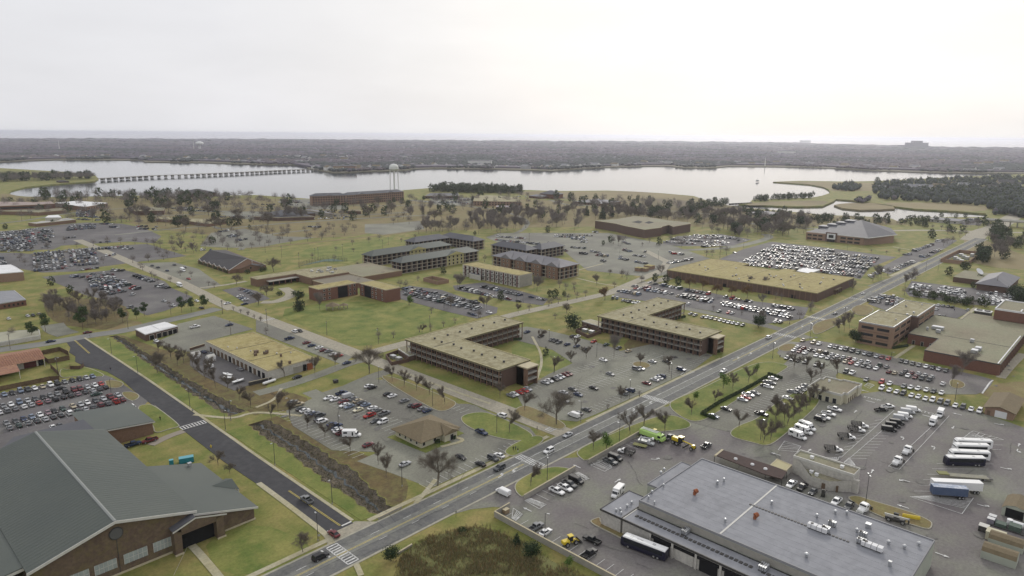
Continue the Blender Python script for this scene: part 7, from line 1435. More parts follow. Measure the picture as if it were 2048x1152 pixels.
def bare_tree(seed, H_, spread, kind, ntw, tw_w=.035, leaves=0):
    r = random.Random(seed); tb = MB(); cb = MB(); tips = []
    def limb(p, d, L_, rad, depth):
        segs = 3 if depth < 2 else 2
        for i in range(segs):
            d2 = (d+rv(r)*.12+Vector((0,0,.05 if kind != 'spread' else .02))).normalized(); e = p+d2*(L_/segs); r2 = rad*(.86 if i < segs-1 else .75)
            tb.cyl(p, e, rad, r2,6 if depth == 0 else 4 if depth < 3 else 3, bark, cap=False); p, d, rad = e, d2, r2
            if depth >= 1: tips.append((p.copy(), d.copy()))
        if depth < 4 and rad > .012:
            nb = (4 if depth == 0 else 3 if depth == 1 else 2) + (1 if r.random() < .35 else 0)
            for k in range(nb):
                a = r.uniform(0,6.283); o = d.orthogonal().normalized(); o = (o*math.cos(a)+d.cross(o)*math.sin(a)); tilt = {'vase': .55,'spread': .95,'tall': .5}[kind]*(1 if depth < 2 else 1.15)
                limb(p,(d+o*tilt*r.uniform(.7,1.2)).normalized(), L_*r.uniform(.6,.82), rad*.6, depth+1)
            if depth <= 1 and kind != 'vase': limb(p,(d+rv(r)*.15).normalized(), L_*.8, rad*.8, depth+1)
    th = {'vase': .20,'spread': .22,'tall': .32}[kind]*H_
    limb(Vector((0,0,0)), Vector((0,0,1)), th, H_*{'vase': .011,'spread': .019,'tall': .011}[kind],0)
    zm = max(p.z for p, _ in tips); rm_ = sorted(p.xy.length for p, _ in tips)[int(len(tips)*.86)]; sx = spread/rm_; sz = H_*.93/zm
    def fit(v): return (v[0]*sx, v[1]*sx, v[2]*sz) if v[2] > th*.6 else (v[0], v[1], v[2]*sz)
    tb.v = [fit(v) for v in tb.v]; tips = [(Vector(fit(p)), d) for p, d in tips]; tips = [t for t in tips if t[0].z > th*sz*1.1]
    for _ in range(ntw):
        p, d = r.choice(tips); d2 = (d*.8+rv(r)*.75+Vector((0,0,.3))).normalized(); L_ = r.uniform(.08,.17)*H_*.85; p0 = p+rv(r)*.05*H_; s_ = d2.cross(rv(r)).normalized()*tw_w
        e = p0+d2*L_; m_ = p0+d2*L_*.5+rv(r)*.1; cb.add([p0-s_, p0+s_, e],[(0,1,2)], twigm if kind != 'tall' else twigp)
        o2 = (d2+rv(r)*.8).normalized(); e2 = m_+o2*L_*.55; cb.add([m_-s_*.7, m_+s_*.7, e2],[(0,1,2)], twigm if kind != 'tall' else twigp)
    for _ in range(leaves):
        p, d = r.choice(tips); c = p+rv(r)*.9; a = rv(r).normalized()*.22; b2 = a.cross(rv(r)).normalized()*.2; cb.add([c-a, c+b2, c+a, c-b2],[(0,1,2,3)], leafb)
    return tb.mesh('trunk'), cb.mesh('crown')
def leafy_tree(seed, H_, blobs, m, bk, n=1300, ls=.28, trunk_h=.4, rt=.16):
    r = random.Random(seed); tb = MB(); cb = MB(); tb.cyl((0,0,0),(r.uniform(-.2,.2), r.uniform(-.2,.2), H_*.7), rt, rt*.5,6, bk, cap=False)
    for (bx, by, bz, br, bh) in blobs:
        tb.cyl((0,0, max(.3, bz-bh*.8)*.8),(bx, by, bz), rt*.4, rt*.15,4, bk, cap=False)
    tot = sum(b_[3]**2 for b_ in blobs)
    for (bx, by, bz, br, bh) in blobs:
        for _ in range(int(n*br*br/tot)):
            d = rv(r).normalized(); f = r.uniform(.55,1.05)*(1+.18*math.sin(d.x*5+seed)+.15*math.sin(d.z*7+seed*2)); c = Vector((bx+d.x*br*f, by+d.y*br*f, bz+d.z*bh*f))
            a = (d.orthogonal().normalized()+rv(r)*.5).normalized()*ls*r.uniform(.6,1.3); b2 = a.cross(rv(r)+d).normalized()*ls*r.uniform(.5,1); cb.add([c-a, c+b2, c+a*.9, c-b2*.9],[(0,1,2,3)], m)
    return tb.mesh('trunk'), cb.mesh('crown')
TREES = {}
for i in range(4): TREES[('vase', i)] = bare_tree(10+i,7,2.5,'vase',3200,.013)
for i in range(3): TREES[('spread', i)] = bare_tree(30+i,12,5.2,'spread',6500,.017)
for i in range(3): TREES[('tall', i)] = bare_tree(50+i,14,4.0,'tall',3600,.022)
for i in range(2): TREES[('browny', i)] = bare_tree(60+i,9,3.4,'spread',900,.025, leaves=1500)
for i in range(3):
    r = random.Random(80+i); TREES[('pine', i)] = leafy_tree(80+i,11,[(r.uniform(-2,2), r.uniform(-2,2),5.2+k*1.0,2.3-.15*k,1.3) for k in range(6)]+[(0,0,10.4,1.3,1.3)], leafp, pinebark,1500,.30)
for i in range(2): r = random.Random(90+i); TREES[('round', i)] = leafy_tree(90+i,8,[(0,0,4.2,3.6,3.6),(r.uniform(-2,2), r.uniform(-2,2),5,2.6,2.4),(r.uniform(-2,2), r.uniform(-2,2),3.2,3.0,2.4)], leafd, bark,1500,.30)
for i in range(2): TREES[('cedar', i)] = leafy_tree(100+i,7,[(0,0,1.5,2.0,1.5),(0,0,3.0,1.6,1.5),(0,0,4.6,1.1,1.4),(0,0,6.0,.6,1.0)], leafd, bark,900,.26)
for i in range(2): r = random.Random(110+i); TREES[('young', i)] = leafy_tree(110+i,6,[(r.uniform(-1,1), r.uniform(-1,1),2.5+k*.8,1.5-.1*k,.9) for k in range(4)], leafy, bark,500,.22, rt=.1)
for i in range(3): r = random.Random(120+i); TREES[('shrub', i)] = leafy_tree(120+i,2.2,[(0,0,1.0,1.3,1.0),(r.uniform(-.8,.8), r.uniform(-.8,.8),.9,1.0,.8)], leafs, bark,260,.2, rt=.06)
NOMH = {'vase': 7,'spread': 12,'tall': 14,'browny': 9,'pine': 11.5,'round': 8,'cedar': 7,'young': 6,'shrub': 2.2}
NV = {k: sum(1 for q_ in TREES if q_[0] == k) for k in NOMH}
PLANTED = []
def plant(kind, x, y, h=None, where=None, group=None):
    PLANTED.append((kind, x, y, h or NOMH[kind]*rnd.uniform(.85,1.15), where, group))
def trees(t, kind, h, where, spec, group=None):
    for tok in spec.split():
        a = tok.split(','); p = q(t, float(a[0]), float(a[1])); hh = float(a[2]) if len(a) > 2 else h*rnd.uniform(.9,1.1); plant(kind, p.x, p.y, hh, where, group or 'trees '+where)
def grove(t, kinds, n, h, where, poly, group=None, mind=3.0):
    pl = [q(t, *p).to_2d() for p in poly]; xs = [p.x for p in pl]; ys = [p.y for p in pl]; got = []
    k = 0
    while len(got) < n and k < n*60:
        k += 1; p = Vector((rnd.uniform(min(xs), max(xs)), rnd.uniform(min(ys), max(ys)))); ins = False
        for i in range(len(pl)):
            a, c = pl[i], pl[i-1]
            if (a.y > p.y) != (c.y > p.y) and p.x < (c.x-a.x)*(p.y-a.y)/(c.y-a.y)+a.x: ins = not ins
        if ins and all((p-o).length > mind for o in got): got.append(p)
    for p in got: plant(rnd.choice(kinds), p.x, p.y, h*rnd.uniform(.75,1.2), where, group or 'trees '+where)
trees('A2','spread',13.5,'at the end of the office car park beside the main road','1435,440')
trees('B2','spread',13,'at the street corner by the pale workshop','895,578')
trees('B3','spread',14,'between the two dormitory lots by the street','350,985,14.5'); trees('B3','tall',13,'in front of the second dormitory','805,452,12.5')
trees('B1','spread',10,'leaning over the drainage ditch','1243,575,11')
trees('B2','vase',7.5,'along the grass strip beside the concrete street','1075,645 1170,690 1268,718 1368,752 1490,828'); trees('A2','vase',7,'along the ditch bank below the office lot','745,180 965,275,7.5 1028,375,8')
trees('B2','vase',7,'on the brown bank between ditch and office lot','405,1020 545,1100 122,945 175,880,9 265,930,8'); trees('B2','vase',8,'by the end of the pale workshop','225,605 465,580,9 625,530')
trees('B2','vase',7,'at the corner of the first dormitory lawn','1925,772'); trees('B3','vase',7.5,'in the courtyard lawn of the first dormitory','465,512 585,468 330,578,9 500,395 220,328')
trees('B3','vase',7.5,'on islands of the striped lot','1012,522 1240,572 860,800'); trees('B3','vase',3,'as small shrubs in the striped lot','1005,762,3.5 755,860,3')
trees('B3','vase',9,'on the island above the crash truck','930,1062 1040,1010 1205,1048,9.5'); trees('B3','vase',8,'at the lot edges right of the street','100,875,8.5 -20,1050,9')
trees('B3','vase',7.5,'on the long hedge lawn','1415,912 1600,820,7 1740,705 1865,655'); trees('B3','vase',8.5,'at the tip of the island below the hedge','1790,1015 2110,870,7 1985,1130'); trees('B3','young',6,'on the long hedge lawn','1665,700,8.5 1440,800,5 1930,590,6')
trees('A3','vase',7.5,'on the grass islands beside the main road','640,160 148,445,8'); trees('A3','young',6,'on the island beside the concrete wall','745,152,7.5'); trees('B3','tall',10,'at the island trees right of the crash truck','1975,1090,8')
trees('A2','spread',6,'on the lawn in front of the gymnasium','370,965,6'); trees('A1','spread',5,'beside the black road by the gymnasium annex','1722,278,5.5 1815,345,4')
trees('B1','vase',8,'in the scrub between ditch and workshop','1350,472,9 1250,420,7 1450,500,8 1560,570,9 1620,630,8 1700,690,9 1800,720,8 1890,792,7 1980,852,8 1520,520,8 1660,600,9 1400,520,7')
trees('B4','vase',7.5,'in front of the brick office car park','205,542 305,568 415,600 545,608,9 335,668,8.5'); trees('B4','tall',12,'over the flat red brick block turning circle','1445,685,11 1525,590,13')
trees('B4','vase',8,'massed between the hedge lawn and the motor yard','250,905,9 200,940,9 150,1000,9 130,960,8 60,975,8 20,1110,9 300,870,8 330,820,8 70,900,7 380,800,8')
trees('B4','tall',11,'leaning beside the brick office','600,245,10 640,230,11 560,262,9'); trees('B4','round',8,'beside the brick office','690,335,8.5'); trees('B4','vase',7,'along the far main road verge','250,150 170,190 330,90')
trees('B1','pine',11,'along the grey back road at the left','255,305,10 360,250,11.5 655,230,14'); trees('B1','pine',10,'in front of the pine lot','970,180,9.5 1080,155,8 1140,125,9'); trees('B1','pine',11,'at the back road junction','1435,100,11 1510,90,9.5 1612,78,10.5')
trees('B1','spread',7,'beside the low store at the left edge','100,290,7'); trees('B3','round',11,'behind the second dormitory enclosure','490,235,10.5'); trees('B3','cedar',4,'on the courtyard lawn','265,440,4.5'); trees('B3','spread',6,'on the lawn left of the round evergreen','340,150,5')
trees('B2','cedar',9,'on the big lawn near the gazebo','335,85,10.5 360,80,7'); trees('B2','tall',12,'on the big lawn near the gazebo','505,85,13'); trees('B2','vase',6,'dotted over the big lawn','1380,240,5 1480,210,4.5 1570,185,4.5 1310,270,6.5 1085,300,5 970,310,6 1290,255,5')
trees('B2','young',5,'at the right end of the big lawn','1205,42,7.5'); trees('B2','vase',3.4,'in the verge strip of the concrete street','35,165 -60,120 80,270,5'); trees('C2','vase',3.4,'in the verge strip of the concrete street','305,1005 370,1025 435,1050 495,1080 555,1100')
trees('C2','spread',10,'in front of the brick complex','530,960,9.5 610,880,9 330,780,9 670,655,12.5 560,640,8'); trees('C2','shrub',3,'near the forecourt of the brick complex','720,870,4 900,890,5 920,880,5 870,870,4.5'); trees('C2','shrub',3,'by the chapel porch','430,670,4.5 555,650,3.5 585,645,4')
trees('C2','round',8,'on the far lawns left of centre','115,400,8.5 265,235,10 320,235,11 365,225,9 120,165,6 450,260,5 460,200,6 240,215,6'); trees('C1','cedar',8,'on the far lawns at the left','1385,205,9.5 1940,165,7 50,265,7 480,225,6 950,180,5')
trees('C1','tall',11,'as a purple group in front of the school','1005,205 1050,200 1105,205 1150,200 1180,190 1255,195 980,200'); trees('C1','spread',9,'along the long median of the big lots','590,390 850,420 980,400 1100,400 1230,405 700,430,6 440,440,7 280,470,6 1340,410,9 1400,420,10 1460,440,11 1560,430,9 1690,470,6 1790,470,6 430,440,8')
trees('C1','spread',8,'on the edge of the packed left lot','130,500,8 180,560,8 230,600,8 200,540,8 340,650,8 80,470,7 770,600,6 940,580,8 1210,575,9 1350,560,9 1490,545,7'); trees('C1','round',6,'at the left lot corner','470,780,7 640,850,6'); trees('C1','vase',6,'on the verges of the chapel strip lot','1380,700 1410,720 1300,640 1280,620 1440,760 1550,750 1740,700 1640,690 1700,880,5 1540,970,5 1350,560,8 1950,800,6 1900,780,5')
grove('F1',['tall','vase','tall'],46,9,'in the brown thicket behind the back road',[(700,330),(1300,340),(1850,380),(1900,480),(1850,620),(1650,720),(1200,740),(850,690),(750,520)])
grove('C3',['tall'],30,15,'in the tall copse behind the barracks',[(160,310),(560,300),(800,320),(1150,270),(1160,180),(1000,170),(560,240),(200,250)]); grove('C3',['tall'],12,14,'left of the courtyard building',[(1190,260),(1460,300),(1750,250),(1700,170),(1500,160),(1200,200)])
trees('C3','round',7,'on the lawn before the tall copse','210,135,6 265,140,6 325,140,6 370,130,6 1345,295,8 680,320,5 1425,600,0.1') ; PLANTED.pop()
trees('C3','tall',13,'beside the old barracks','535,820,13 520,800,11 1245,835,13 1220,810,10'); trees('C3','cedar',6,'on the lawns around the barracks','395,675,7 915,912,7 1495,875,4'); trees('C3','young',6,'as a low spreading green clump beside the lane','1410,895,7 1360,880,5'); trees('C3','young',5,'at the big lawn corner by the packed lot','85,960,7.5')
trees('C3','vase',7,'along the lane right of the apartments','1510,820 1580,800 1690,880 1790,780,9 1355,970 1440,945 1525,920 1610,900 1075,1030,7 1175,1010,6 765,990,9 790,980,8 730,1070,5 0,800,8 1910,680,6 2020,700,6')
trees('C3','browny',9,'beside the lane, russet leaved','1865,912,10'); trees('C4','browny',9,'in front of the warehouse','500,745,7 600,755,7.5 710,775,7 815,805,9 935,815,9 1060,862,9 1195,872,8.5 1340,895,10')
trees('C4','tall',10,'close against the warehouse wall','380,750,7 555,700,10 960,710,5 1210,750,8 1350,790,9 1490,800,9 1895,870,8 1480,960,8 1450,1125,9 1920,1010,7 1600,900,6 1650,910,6'); trees('B3','round',8,'dark and bushy beside the crowded lot','1945,215,9'); trees('C4','vase',6,'on the lawn left of the warehouse','90,680 200,700,8 245,720,8 380,745 130,800 1030,1000,4 1290,1045,3')
trees('C4','cedar',7,'on the lawns before the courtyard building','540,410,8 95,385,8 30,410,5'); trees('C4','tall',12,'around the courtyard building','165,420,12 200,400,11 120,400,9 740,430,11 700,400,10 770,390,11 640,380,9 450,385,6 385,420,5 230,380,9 960,380,9 1010,400,8 1150,500,11 1100,470,8')
trees('C4','spread',8,'beyond the warehouse by the loop road','970,510 1020,510 1430,320,10 1200,320,12 1320,220,11 1380,220,12 1560,280,9 1880,280,12 1940,270,9 1620,300,8 1680,310,9 860,200,10 930,250,11 950,190,12 515,160,10 1080,300,8'); grove('C4',['tall','spread','round'],16,9,'near the white blossom tree by the loop road',[(1000,300),(1280,310),(1290,240),(1100,210),(960,240)])
trees('C5','round',8,'along the far verges of the main road','1205,350,11 1525,640,8 1490,630,7 1625,460,8 920,225,9 1290,160,8 1425,165,7 1510,160,7 1010,235,6 1160,250,5'); trees('C5','tall',9,'along the far verges of the main road','475,850,10 715,710,11 740,720,10 800,690,9 1010,760,10 1050,730,10 960,790,10 1040,690,9 1345,400,9 1390,395,10 1310,420,9 1460,340,9 1510,330,9 1350,310,7 790,490,4 650,480,4 905,480,5 665,740,8 100,1000,7 160,920,5')
trees('C5','round',6,'dark shrubs around the dish building','1360,690,8 1640,740,6 1580,800,5 1650,960,7 2000,960,12 2040,930,13 1960,900,11 1700,980,6')
grove('C5',['round','cedar','round','tall'],34,13,'in the dark woods right of the road end',[(1640,470),(1700,350),(1800,260),(1880,300),(1940,420),(1860,560),(1660,580)], mind=5)
grove('C5',['round','tall'],14,9,'right of the dark woods',[(1900,420),(2060,330),(2140,380),(1980,450)], mind=5)
grove('C5',['tall','shrub'],20,6,'in the scrub strip above the brick office',[(950,870),(1300,930),(1600,990),(1560,950),(1300,890),(1000,840)], mind=4)
for poly, n, h, wh in (([(1150,560),(1250,590),(1700,570),(1900,560),(1700,510),(1400,520)],0,0,''),): pass
grove('D8',['round','cedar','tall'],34,10,'along the near creek bank',[(300,500),(640,530),(860,552),(1250,575),(1260,600),(860,590),(620,565),(420,540)], mind=8)
grove('D8',['cedar','round'],34,10,'in the pine row on the dike',[(412,462),(600,448),(770,440),(780,430),(700,432),(500,445),(410,455)], mind=6)
grove('D8',['pine','round','cedar'],26,11,'in the dark cluster at the creek mouth',[(20,490),(160,460),(270,475),(230,500),(110,520),(20,560)], mind=8)
grove('D7',['pine','round'],90,15,'in the shore pines at the centre',[(520,400),(600,385),(820,390),(1060,400),(1100,410),(900,410),(700,408)], mind=7); grove('D7',['round','tall','cedar'],30,9,'scattered on the far lawns at the centre',[(200,480),(600,540),(1100,540),(1500,580),(1400,490),(1100,470),(760,450),(400,440)], mind=18)
grove('D7',['round','cedar','tall'],34,8,'in the marsh thickets at the centre',[(1600,470),(1700,430),(1850,440),(2048,470),(2048,540),(1800,520),(1640,510)], mind=10)
grove('D6',['tall','spread','round','spread'],110,16,'in the shoreline park at the left',[(250,430),(500,425),(800,430),(1040,425),(1230,440),(1480,435),(1500,450),(1200,480),(900,470),(500,455),(250,450)], mind=11)
trees('D6','spread',15,'standing tall at the river edge','1300,425,17 1350,440,16 1400,440,16 1440,435,16 1510,430,14 1630,515,15 920,430,13 280,445,12 300,440,12 1260,440,11 1360,500,14 1400,500,15 1440,495,13'); trees('D6','round',11,'among the shoreline park trees','980,430,14 1080,480,15 1130,480,14 760,485,10 800,420,12 715,420,9 1265,440,12 910,580,13')
grove('D6',['spread','spread','round','tall'],150,19,'on the wooded spit at the left',[(-60,350),(100,340),(300,335),(480,330),(570,325),(560,315),(300,318),(0,320)], mind=9)
for t_, kd, n_, h_, wh_, pl_, md in (('I',['tall','spread','spread','tall','spread','round'],190,15,'over the school lawns and far left grounds',[(0,400),(300,398),(620,402),(620,440),(450,470),(300,455),(0,440)],12),('I',['tall','spread','tall','spread','cedar'],190,15,'over the far middle grounds',[(620,405),(830,400),(1120,395),(1400,415),(1480,440),(1300,440),(1000,440),(800,450),(640,440)],12),
  ('I',['tall','tall','spread','spread','round'],130,15,'in the loose woods beyond the courtyard building',[(1180,425),(1400,430),(1620,445),(1620,470),(1480,480),(1420,450),(1200,435)],9),('I',['tall','spread'],70,10,'between the far left lots',[(300,480),(480,465),(700,450),(720,470),(500,500),(320,520)],12),
  ('C3',['tall','tall'],60,15,'in the tall copse behind the barracks',[(160,310),(560,290),(800,310),(1150,250),(1500,260),(1500,150),(1000,130),(560,210),(200,230)],9),('I',['vase','spread'],40,7,'among the central lawns',[(560,520),(800,470),(1200,560),(1250,610),(1000,660),(860,640)],16),('D8',['tall','round','shrub'],70,7,'along the near creek bank',[(250,500),(640,535),(1250,580),(1500,600),(900,600),(500,570)],7),('I',['round','tall','cedar'],30,9,'on the right hand far verges',[(1800,440),(1990,445),(1960,470),(1880,470)],8)):
    grove(t_, kd, n_, h_, wh_, pl_, mind=md)
grove('D8',['pine','round','tall'],20,15,'in the tall pines on the right bank',[(1140,345),(1350,350),(1500,345),(1800,330),(2048,330),(2048,345),(1500,360),(1150,360)], mind=14)
def okrank(lst):
    for i, e in enumerate(sorted(lst, key=lambda e: e[6])): e[7] = i+1
KN = {'vase': ('bare_tree','slim bare grey tree','tree'),'spread': ('bare_tree','broad bare grey tree','tree'),'tall': ('bare_tree','tall bare brown tree','tree'),'browny': ('oak_tree','tree with brown dead leaves','tree'),'pine': ('pine_tree','green pine tree','tree'),
      'round': ('evergreen_tree','dark round evergreen tree','tree'),'cedar': ('cedar_tree','dark conical cedar','tree'),'young': ('young_tree','fresh green young tree','tree'),'shrub': ('shrub','dark green shrub','shrub')}
def screen_x(x, y):
    v = Vector((x, y,-CAMH)); return v.dot(_ir)/v.dot(_F)
ALLT = [[k, x, y, h, wh, gr, screen_x(x, y),0] for k, x, y, h, wh, gr in PLANTED]
bk_ = {}
for e in ALLT: bk_.setdefault((e[0], e[4]),[]).append(e)
for l_ in bk_.values(): okrank(l_)
ALLT.sort(key=lambda e: -(e[3]/math.hypot(e[1], e[2])))
cnt = 0; MASS = []
for e in ALLT:
    k, x, y, h, wh, gr, sx_, rk = e
    if KN[k][2] == 'tree':
        cnt += 1
        if cnt > 345: MASS.append(e); continue
    n_ = len(bk_[(k, wh)]); lab = f'{KN[k][1]} {wh}' if n_ == 1 else f'{KN[k][1]}, {ordn(rk)} from left {wh}'
    T_ = thing(KN[k][0], lab, KN[k][2],(x, y,0), rnd.uniform(0,6.28), gr); s_ = h/NOMH[k]; T_.scale = (s_*rnd.uniform(.9,1.1), s_*rnd.uniform(.9,1.1), s_)
    tm, cmh = TREES[(k, rnd.randrange(NV[k]))]
    for nm, me in (('trunk', tm),('crown', cmh)): o = bpy.data.objects.new(nm, me); C.objects.link(o); o.parent = T_
def blob_mass(name, items, mats_, label, parts=1):
    """items: x, y, z0, radius, height, material index -> uneven low crowns in one mesh"""
    base = [(0,0,1.0),(.72,0,.62),(.22,.68,.66),(-.58,.42,.6),(-.58,-.42,.64),(.22,-.68,.6),(.95,.3,.1),(.0,1.0,.12),(-.95,.3,.08),(-.6,-.8,.1),(.6,-.8,.12),(.5,.1,-.55),(-.3,.45,-.55),(-.3,-.45,-.55)]
    tri = [(0,1,2),(0,2,3),(0,3,4),(0,4,5),(0,5,1),(1,6,2),(2,6,7),(2,7,3),(3,7,8),(3,8,4),(4,8,9),(4,9,5),(5,9,10),(5,10,1),(1,10,6),(6,11,7),(7,11,12),(7,12,8),(8,12,9),(9,12,13),(9,13,10),(10,13,11),(10,11,6),(11,13,12)]
    B = np.array(base); T = np.array(tri); n = len(items); rs = np.random.RandomState(5)
    A = np.array([(i[0], i[1], i[2], i[3], i[4]) for i in items]); V = B[None]*(1+rs.uniform(-.2,.2,(n,14,1))); V[:, :, 0] *= A[:, 3:4]; V[:, :, 1] *= A[:, 3:4]; V[:, :, 2] = (V[:, :, 2]*.5+.42)*A[:, 4:5]
    V[:, :, 0] += A[:, 0:1]; V[:, :, 1] += A[:, 1:2]; V[:, :, 2] += A[:, 2:3]
    Fi = (T[None]+(np.arange(n)*14)[:, None, None]).reshape(-1,3); me = bpy.data.meshes.new(name); me.vertices.add(n*14); me.vertices.foreach_set('co', V.reshape(-1)); nf = len(Fi)
    me.loops.add(nf*3); me.loops.foreach_set('vertex_index', Fi.reshape(-1).astype(np.int32)); me.polygons.add(nf); me.polygons.foreach_set('loop_start', np.arange(0, nf*3,3, dtype=np.int32)); me.polygons.foreach_set('loop_total', np.full(nf,3, dtype=np.int32))
    for m_ in mats_: me.materials.append(m_)
    me.polygons.foreach_set('material_index', np.repeat(np.array([i[5] for i in items], dtype=np.int32), len(tri))); me.polygons.foreach_set('use_smooth', np.ones(nf, dtype=bool)); me.update(calc_edges=True); me.validate()
    o = bpy.data.objects.new(name, me); C.objects.link(o); o['kind'] = 'stuff'; o['label'] = label; return o
def twig_mass(name, items, label, mats_):
    """bare crowns as sprays of thin blades, all in one mesh"""
    rs = np.random.RandomState(9); K = 170; n = len(items); A = np.array([(i[0], i[1], i[3], i[4]) for i in items]); d = rs.normal(size=(n, K,3)); d[:, :, 2] = np.abs(d[:, :, 2])*.9+.1; d /= np.linalg.norm(d, axis=2, keepdims=True); r0 = rs.uniform(.1,.7,(n, K,1)); r1 = r0+rs.uniform(.3,.5,(n, K,1))
    cen = np.stack([A[:, 0], A[:, 1], A[:, 3]*.35],1)[:, None]; S = np.stack([A[:, 2], A[:, 2], A[:, 3]*.66],1)[:, None]; p0 = cen+d*r0*S; p1 = cen+d*r1*S; w_ = np.cross(d, rs.normal(size=(n, K,3))); w_ /= np.linalg.norm(w_, axis=2, keepdims=True); w_ *= (A[:, 3]*.009)[:, None, None]
    tr0 = np.stack([A[:, 0], A[:, 1], np.zeros(n)],1); tr1 = np.stack([A[:, 0], A[:, 1], A[:, 3]*.6],1); V = np.stack([p0-w_, p0+w_, p1],2).reshape(-1,3); tw = np.stack([tr0-[.2,-.2,0], tr0+[.2,-.2,0], tr1],1).reshape(-1,3); V = np.concatenate([V, tw]); nf = len(V)//3
    me = bpy.data.meshes.new(name); me.vertices.add(len(V)); me.vertices.foreach_set('co', V.reshape(-1)); me.loops.add(nf*3); me.loops.foreach_set('vertex_index', np.arange(nf*3, dtype=np.int32)); me.polygons.add(nf); me.polygons.foreach_set('loop_start', np.arange(0, nf*3,3, dtype=np.int32)); me.polygons.foreach_set('loop_total', np.full(nf,3, dtype=np.int32))
    me.materials.append(mats_); me.update(calc_edges=True); o = bpy.data.objects.new(name, me); C.objects.link(o); o['kind'] = 'stuff'; o['label'] = label; return o
def leaf_mass(name, items, K, m_, label, sz=.075):
    rs = np.random.RandomState(11); A = np.array(items); n = len(A); d = rs.normal(size=(n, K,3)); d /= np.linalg.norm(d, axis=2, keepdims=True); f = rs.uniform(.6,1.1,(n, K,1)); c = np.stack([A[:, 0], A[:, 1], A[:, 3]*.5],1)[:, None]+d*f*np.stack([A[:, 2], A[:, 2], A[:, 3]*.5],1)[:, None]
    V = (c[:, :, None]+rs.normal(size=(n, K,3,3))*(A[:, 3]*sz)[:, None, None, None]).reshape(-1,3); nf = len(V)//3; me = bpy.data.meshes.new(name); me.vertices.add(len(V)); me.vertices.foreach_set('co', V.reshape(-1)); me.loops.add(nf*3); me.loops.foreach_set('vertex_index', np.arange(nf*3, dtype=np.int32)); me.polygons.add(nf); me.polygons.foreach_set('loop_start', np.arange(0, nf*3,3, dtype=np.int32)); me.polygons.foreach_set('loop_total', np.full(nf,3, dtype=np.int32))
    me.materials.append(m_); me.update(calc_edges=True); o = bpy.data.objects.new(name, me); C.objects.link(o); o['kind'] = 'stuff'; o['label'] = label
ft = [mat('haze tinted bare woods',(.085,.075,.10),.95,(.115,.10,.125),.002), mat('far evergreen woods',(.04,.05,.05),.95,(.055,.065,.06),.002), mat('haze tinted russet woods',(.115,.095,.10),.95,(.10,.085,.10),.002)]  # purple cast of the distance haze is put into these crown colours
ev = [e for e in MASS if e[0] in ('pine','round','cedar','young','browny')]; br = [e for e in MASS if e not in ev]
if ev: leaf_mass('distant_evergreens',[(x, y, h*.36, h) for (k, x, y, h, *_r) in ev],170, leafs,'small dark evergreens dotted over the far grounds')
if br: twig_mass('distant_bare_trees',[(x, y,0, h*.46, h,0) for (k, x, y, h, *_r) in br],'distant bare grey trees in groups on the far grounds', twigp)
def inpoly(p, pl):
    ins = False
    for i in range(len(pl)):
        a, c = pl[i], pl[i-1]
        if (a[1] > p[1]) != (c[1] > p[1]) and p[0] < (c[0]-a[0])*(p[1]-a[1])/(c[1]-a[1])+a[0]: ins = not ins
    return ins
items = []; R3 = random.Random(3)
def woods(poly, n, h, pe, rad=(.32,.5)):
    xs = [p[0] for p in poly]; ys = [p[1] for p in poly]; k = 0
    while k < n:
        x, y = R3.uniform(min(xs), max(xs)), R3.uniform(min(ys), max(ys)); k += 1
        if not inpoly((x, y), poly): continue
        p = P(x, y); hh_ = h*R3.uniform(.65,1.25); items.append((p.x, p.y,-.5, hh_*R3.uniform(*rad), hh_,1 if mnoise.noise(p*.006)+R3.uniform(-.5,.5) > 1-2*pe else (2 if R3.random() < .25 else 0)))
woods([(1745,385),(1755,367),(1850,362),(1960,357),(2060,353),(2300,355),(2300,450),(2060,440),(1990,425),(1960,412),(1850,404),(1760,400)],3000,13,.95)
woods([(1665,378),(1700,368),(1720,378),(1700,384)],150,11,.8); woods([(1985,430),(2010,420),(2100,420),(2100,440)],120,12,.6); woods([(1700,402),(1740,400),(1730,408)],40,9,.7)
o = blob_mass('right_bank_woods', items, ft,'dark mixed woods covering the right bank of the river'); leaf_mass('right_bank_foliage',[(i[0], i[1], i[3]*1.1, i[4]*1.05) for i in items],26, leafs,'ragged treetops of the right bank woods',.09)
items = []
shore_px = [(-700,325),(0,323),(43,321.2),(110,319),(167,318.5),(285,319.5),(295,323),(400,324),(520,328),(610,330),(617,336),(640,340),(667,344),(700,344),(726,342),(810,339.5),(826,336.5),(926,336.5),(1060,339),(1107,341),(1130,338.5),(1163,336),(1250,332),(1337,331),(1366,334),(1429,334.5),(1456,331.5),(1613,333),(1750,340),(1866,344),(2048,346),(2400,349),(2900,353)]
top_px = [(-700,281),(0,279.5),(400,279.8),(683,281),(1000,283),(1366,285),(1566,287),(1666,290.5),(1800,293.5),(1900,296.5),(2048,298.5),(2600,303),(2900,305)]
def itp(a, x):
    for (x0, y0),(x1, y1) in zip(a, a[1:]):
        if x0 <= x <= x1: return y0+(y1-y0)*(x-x0)/(x1-x0)
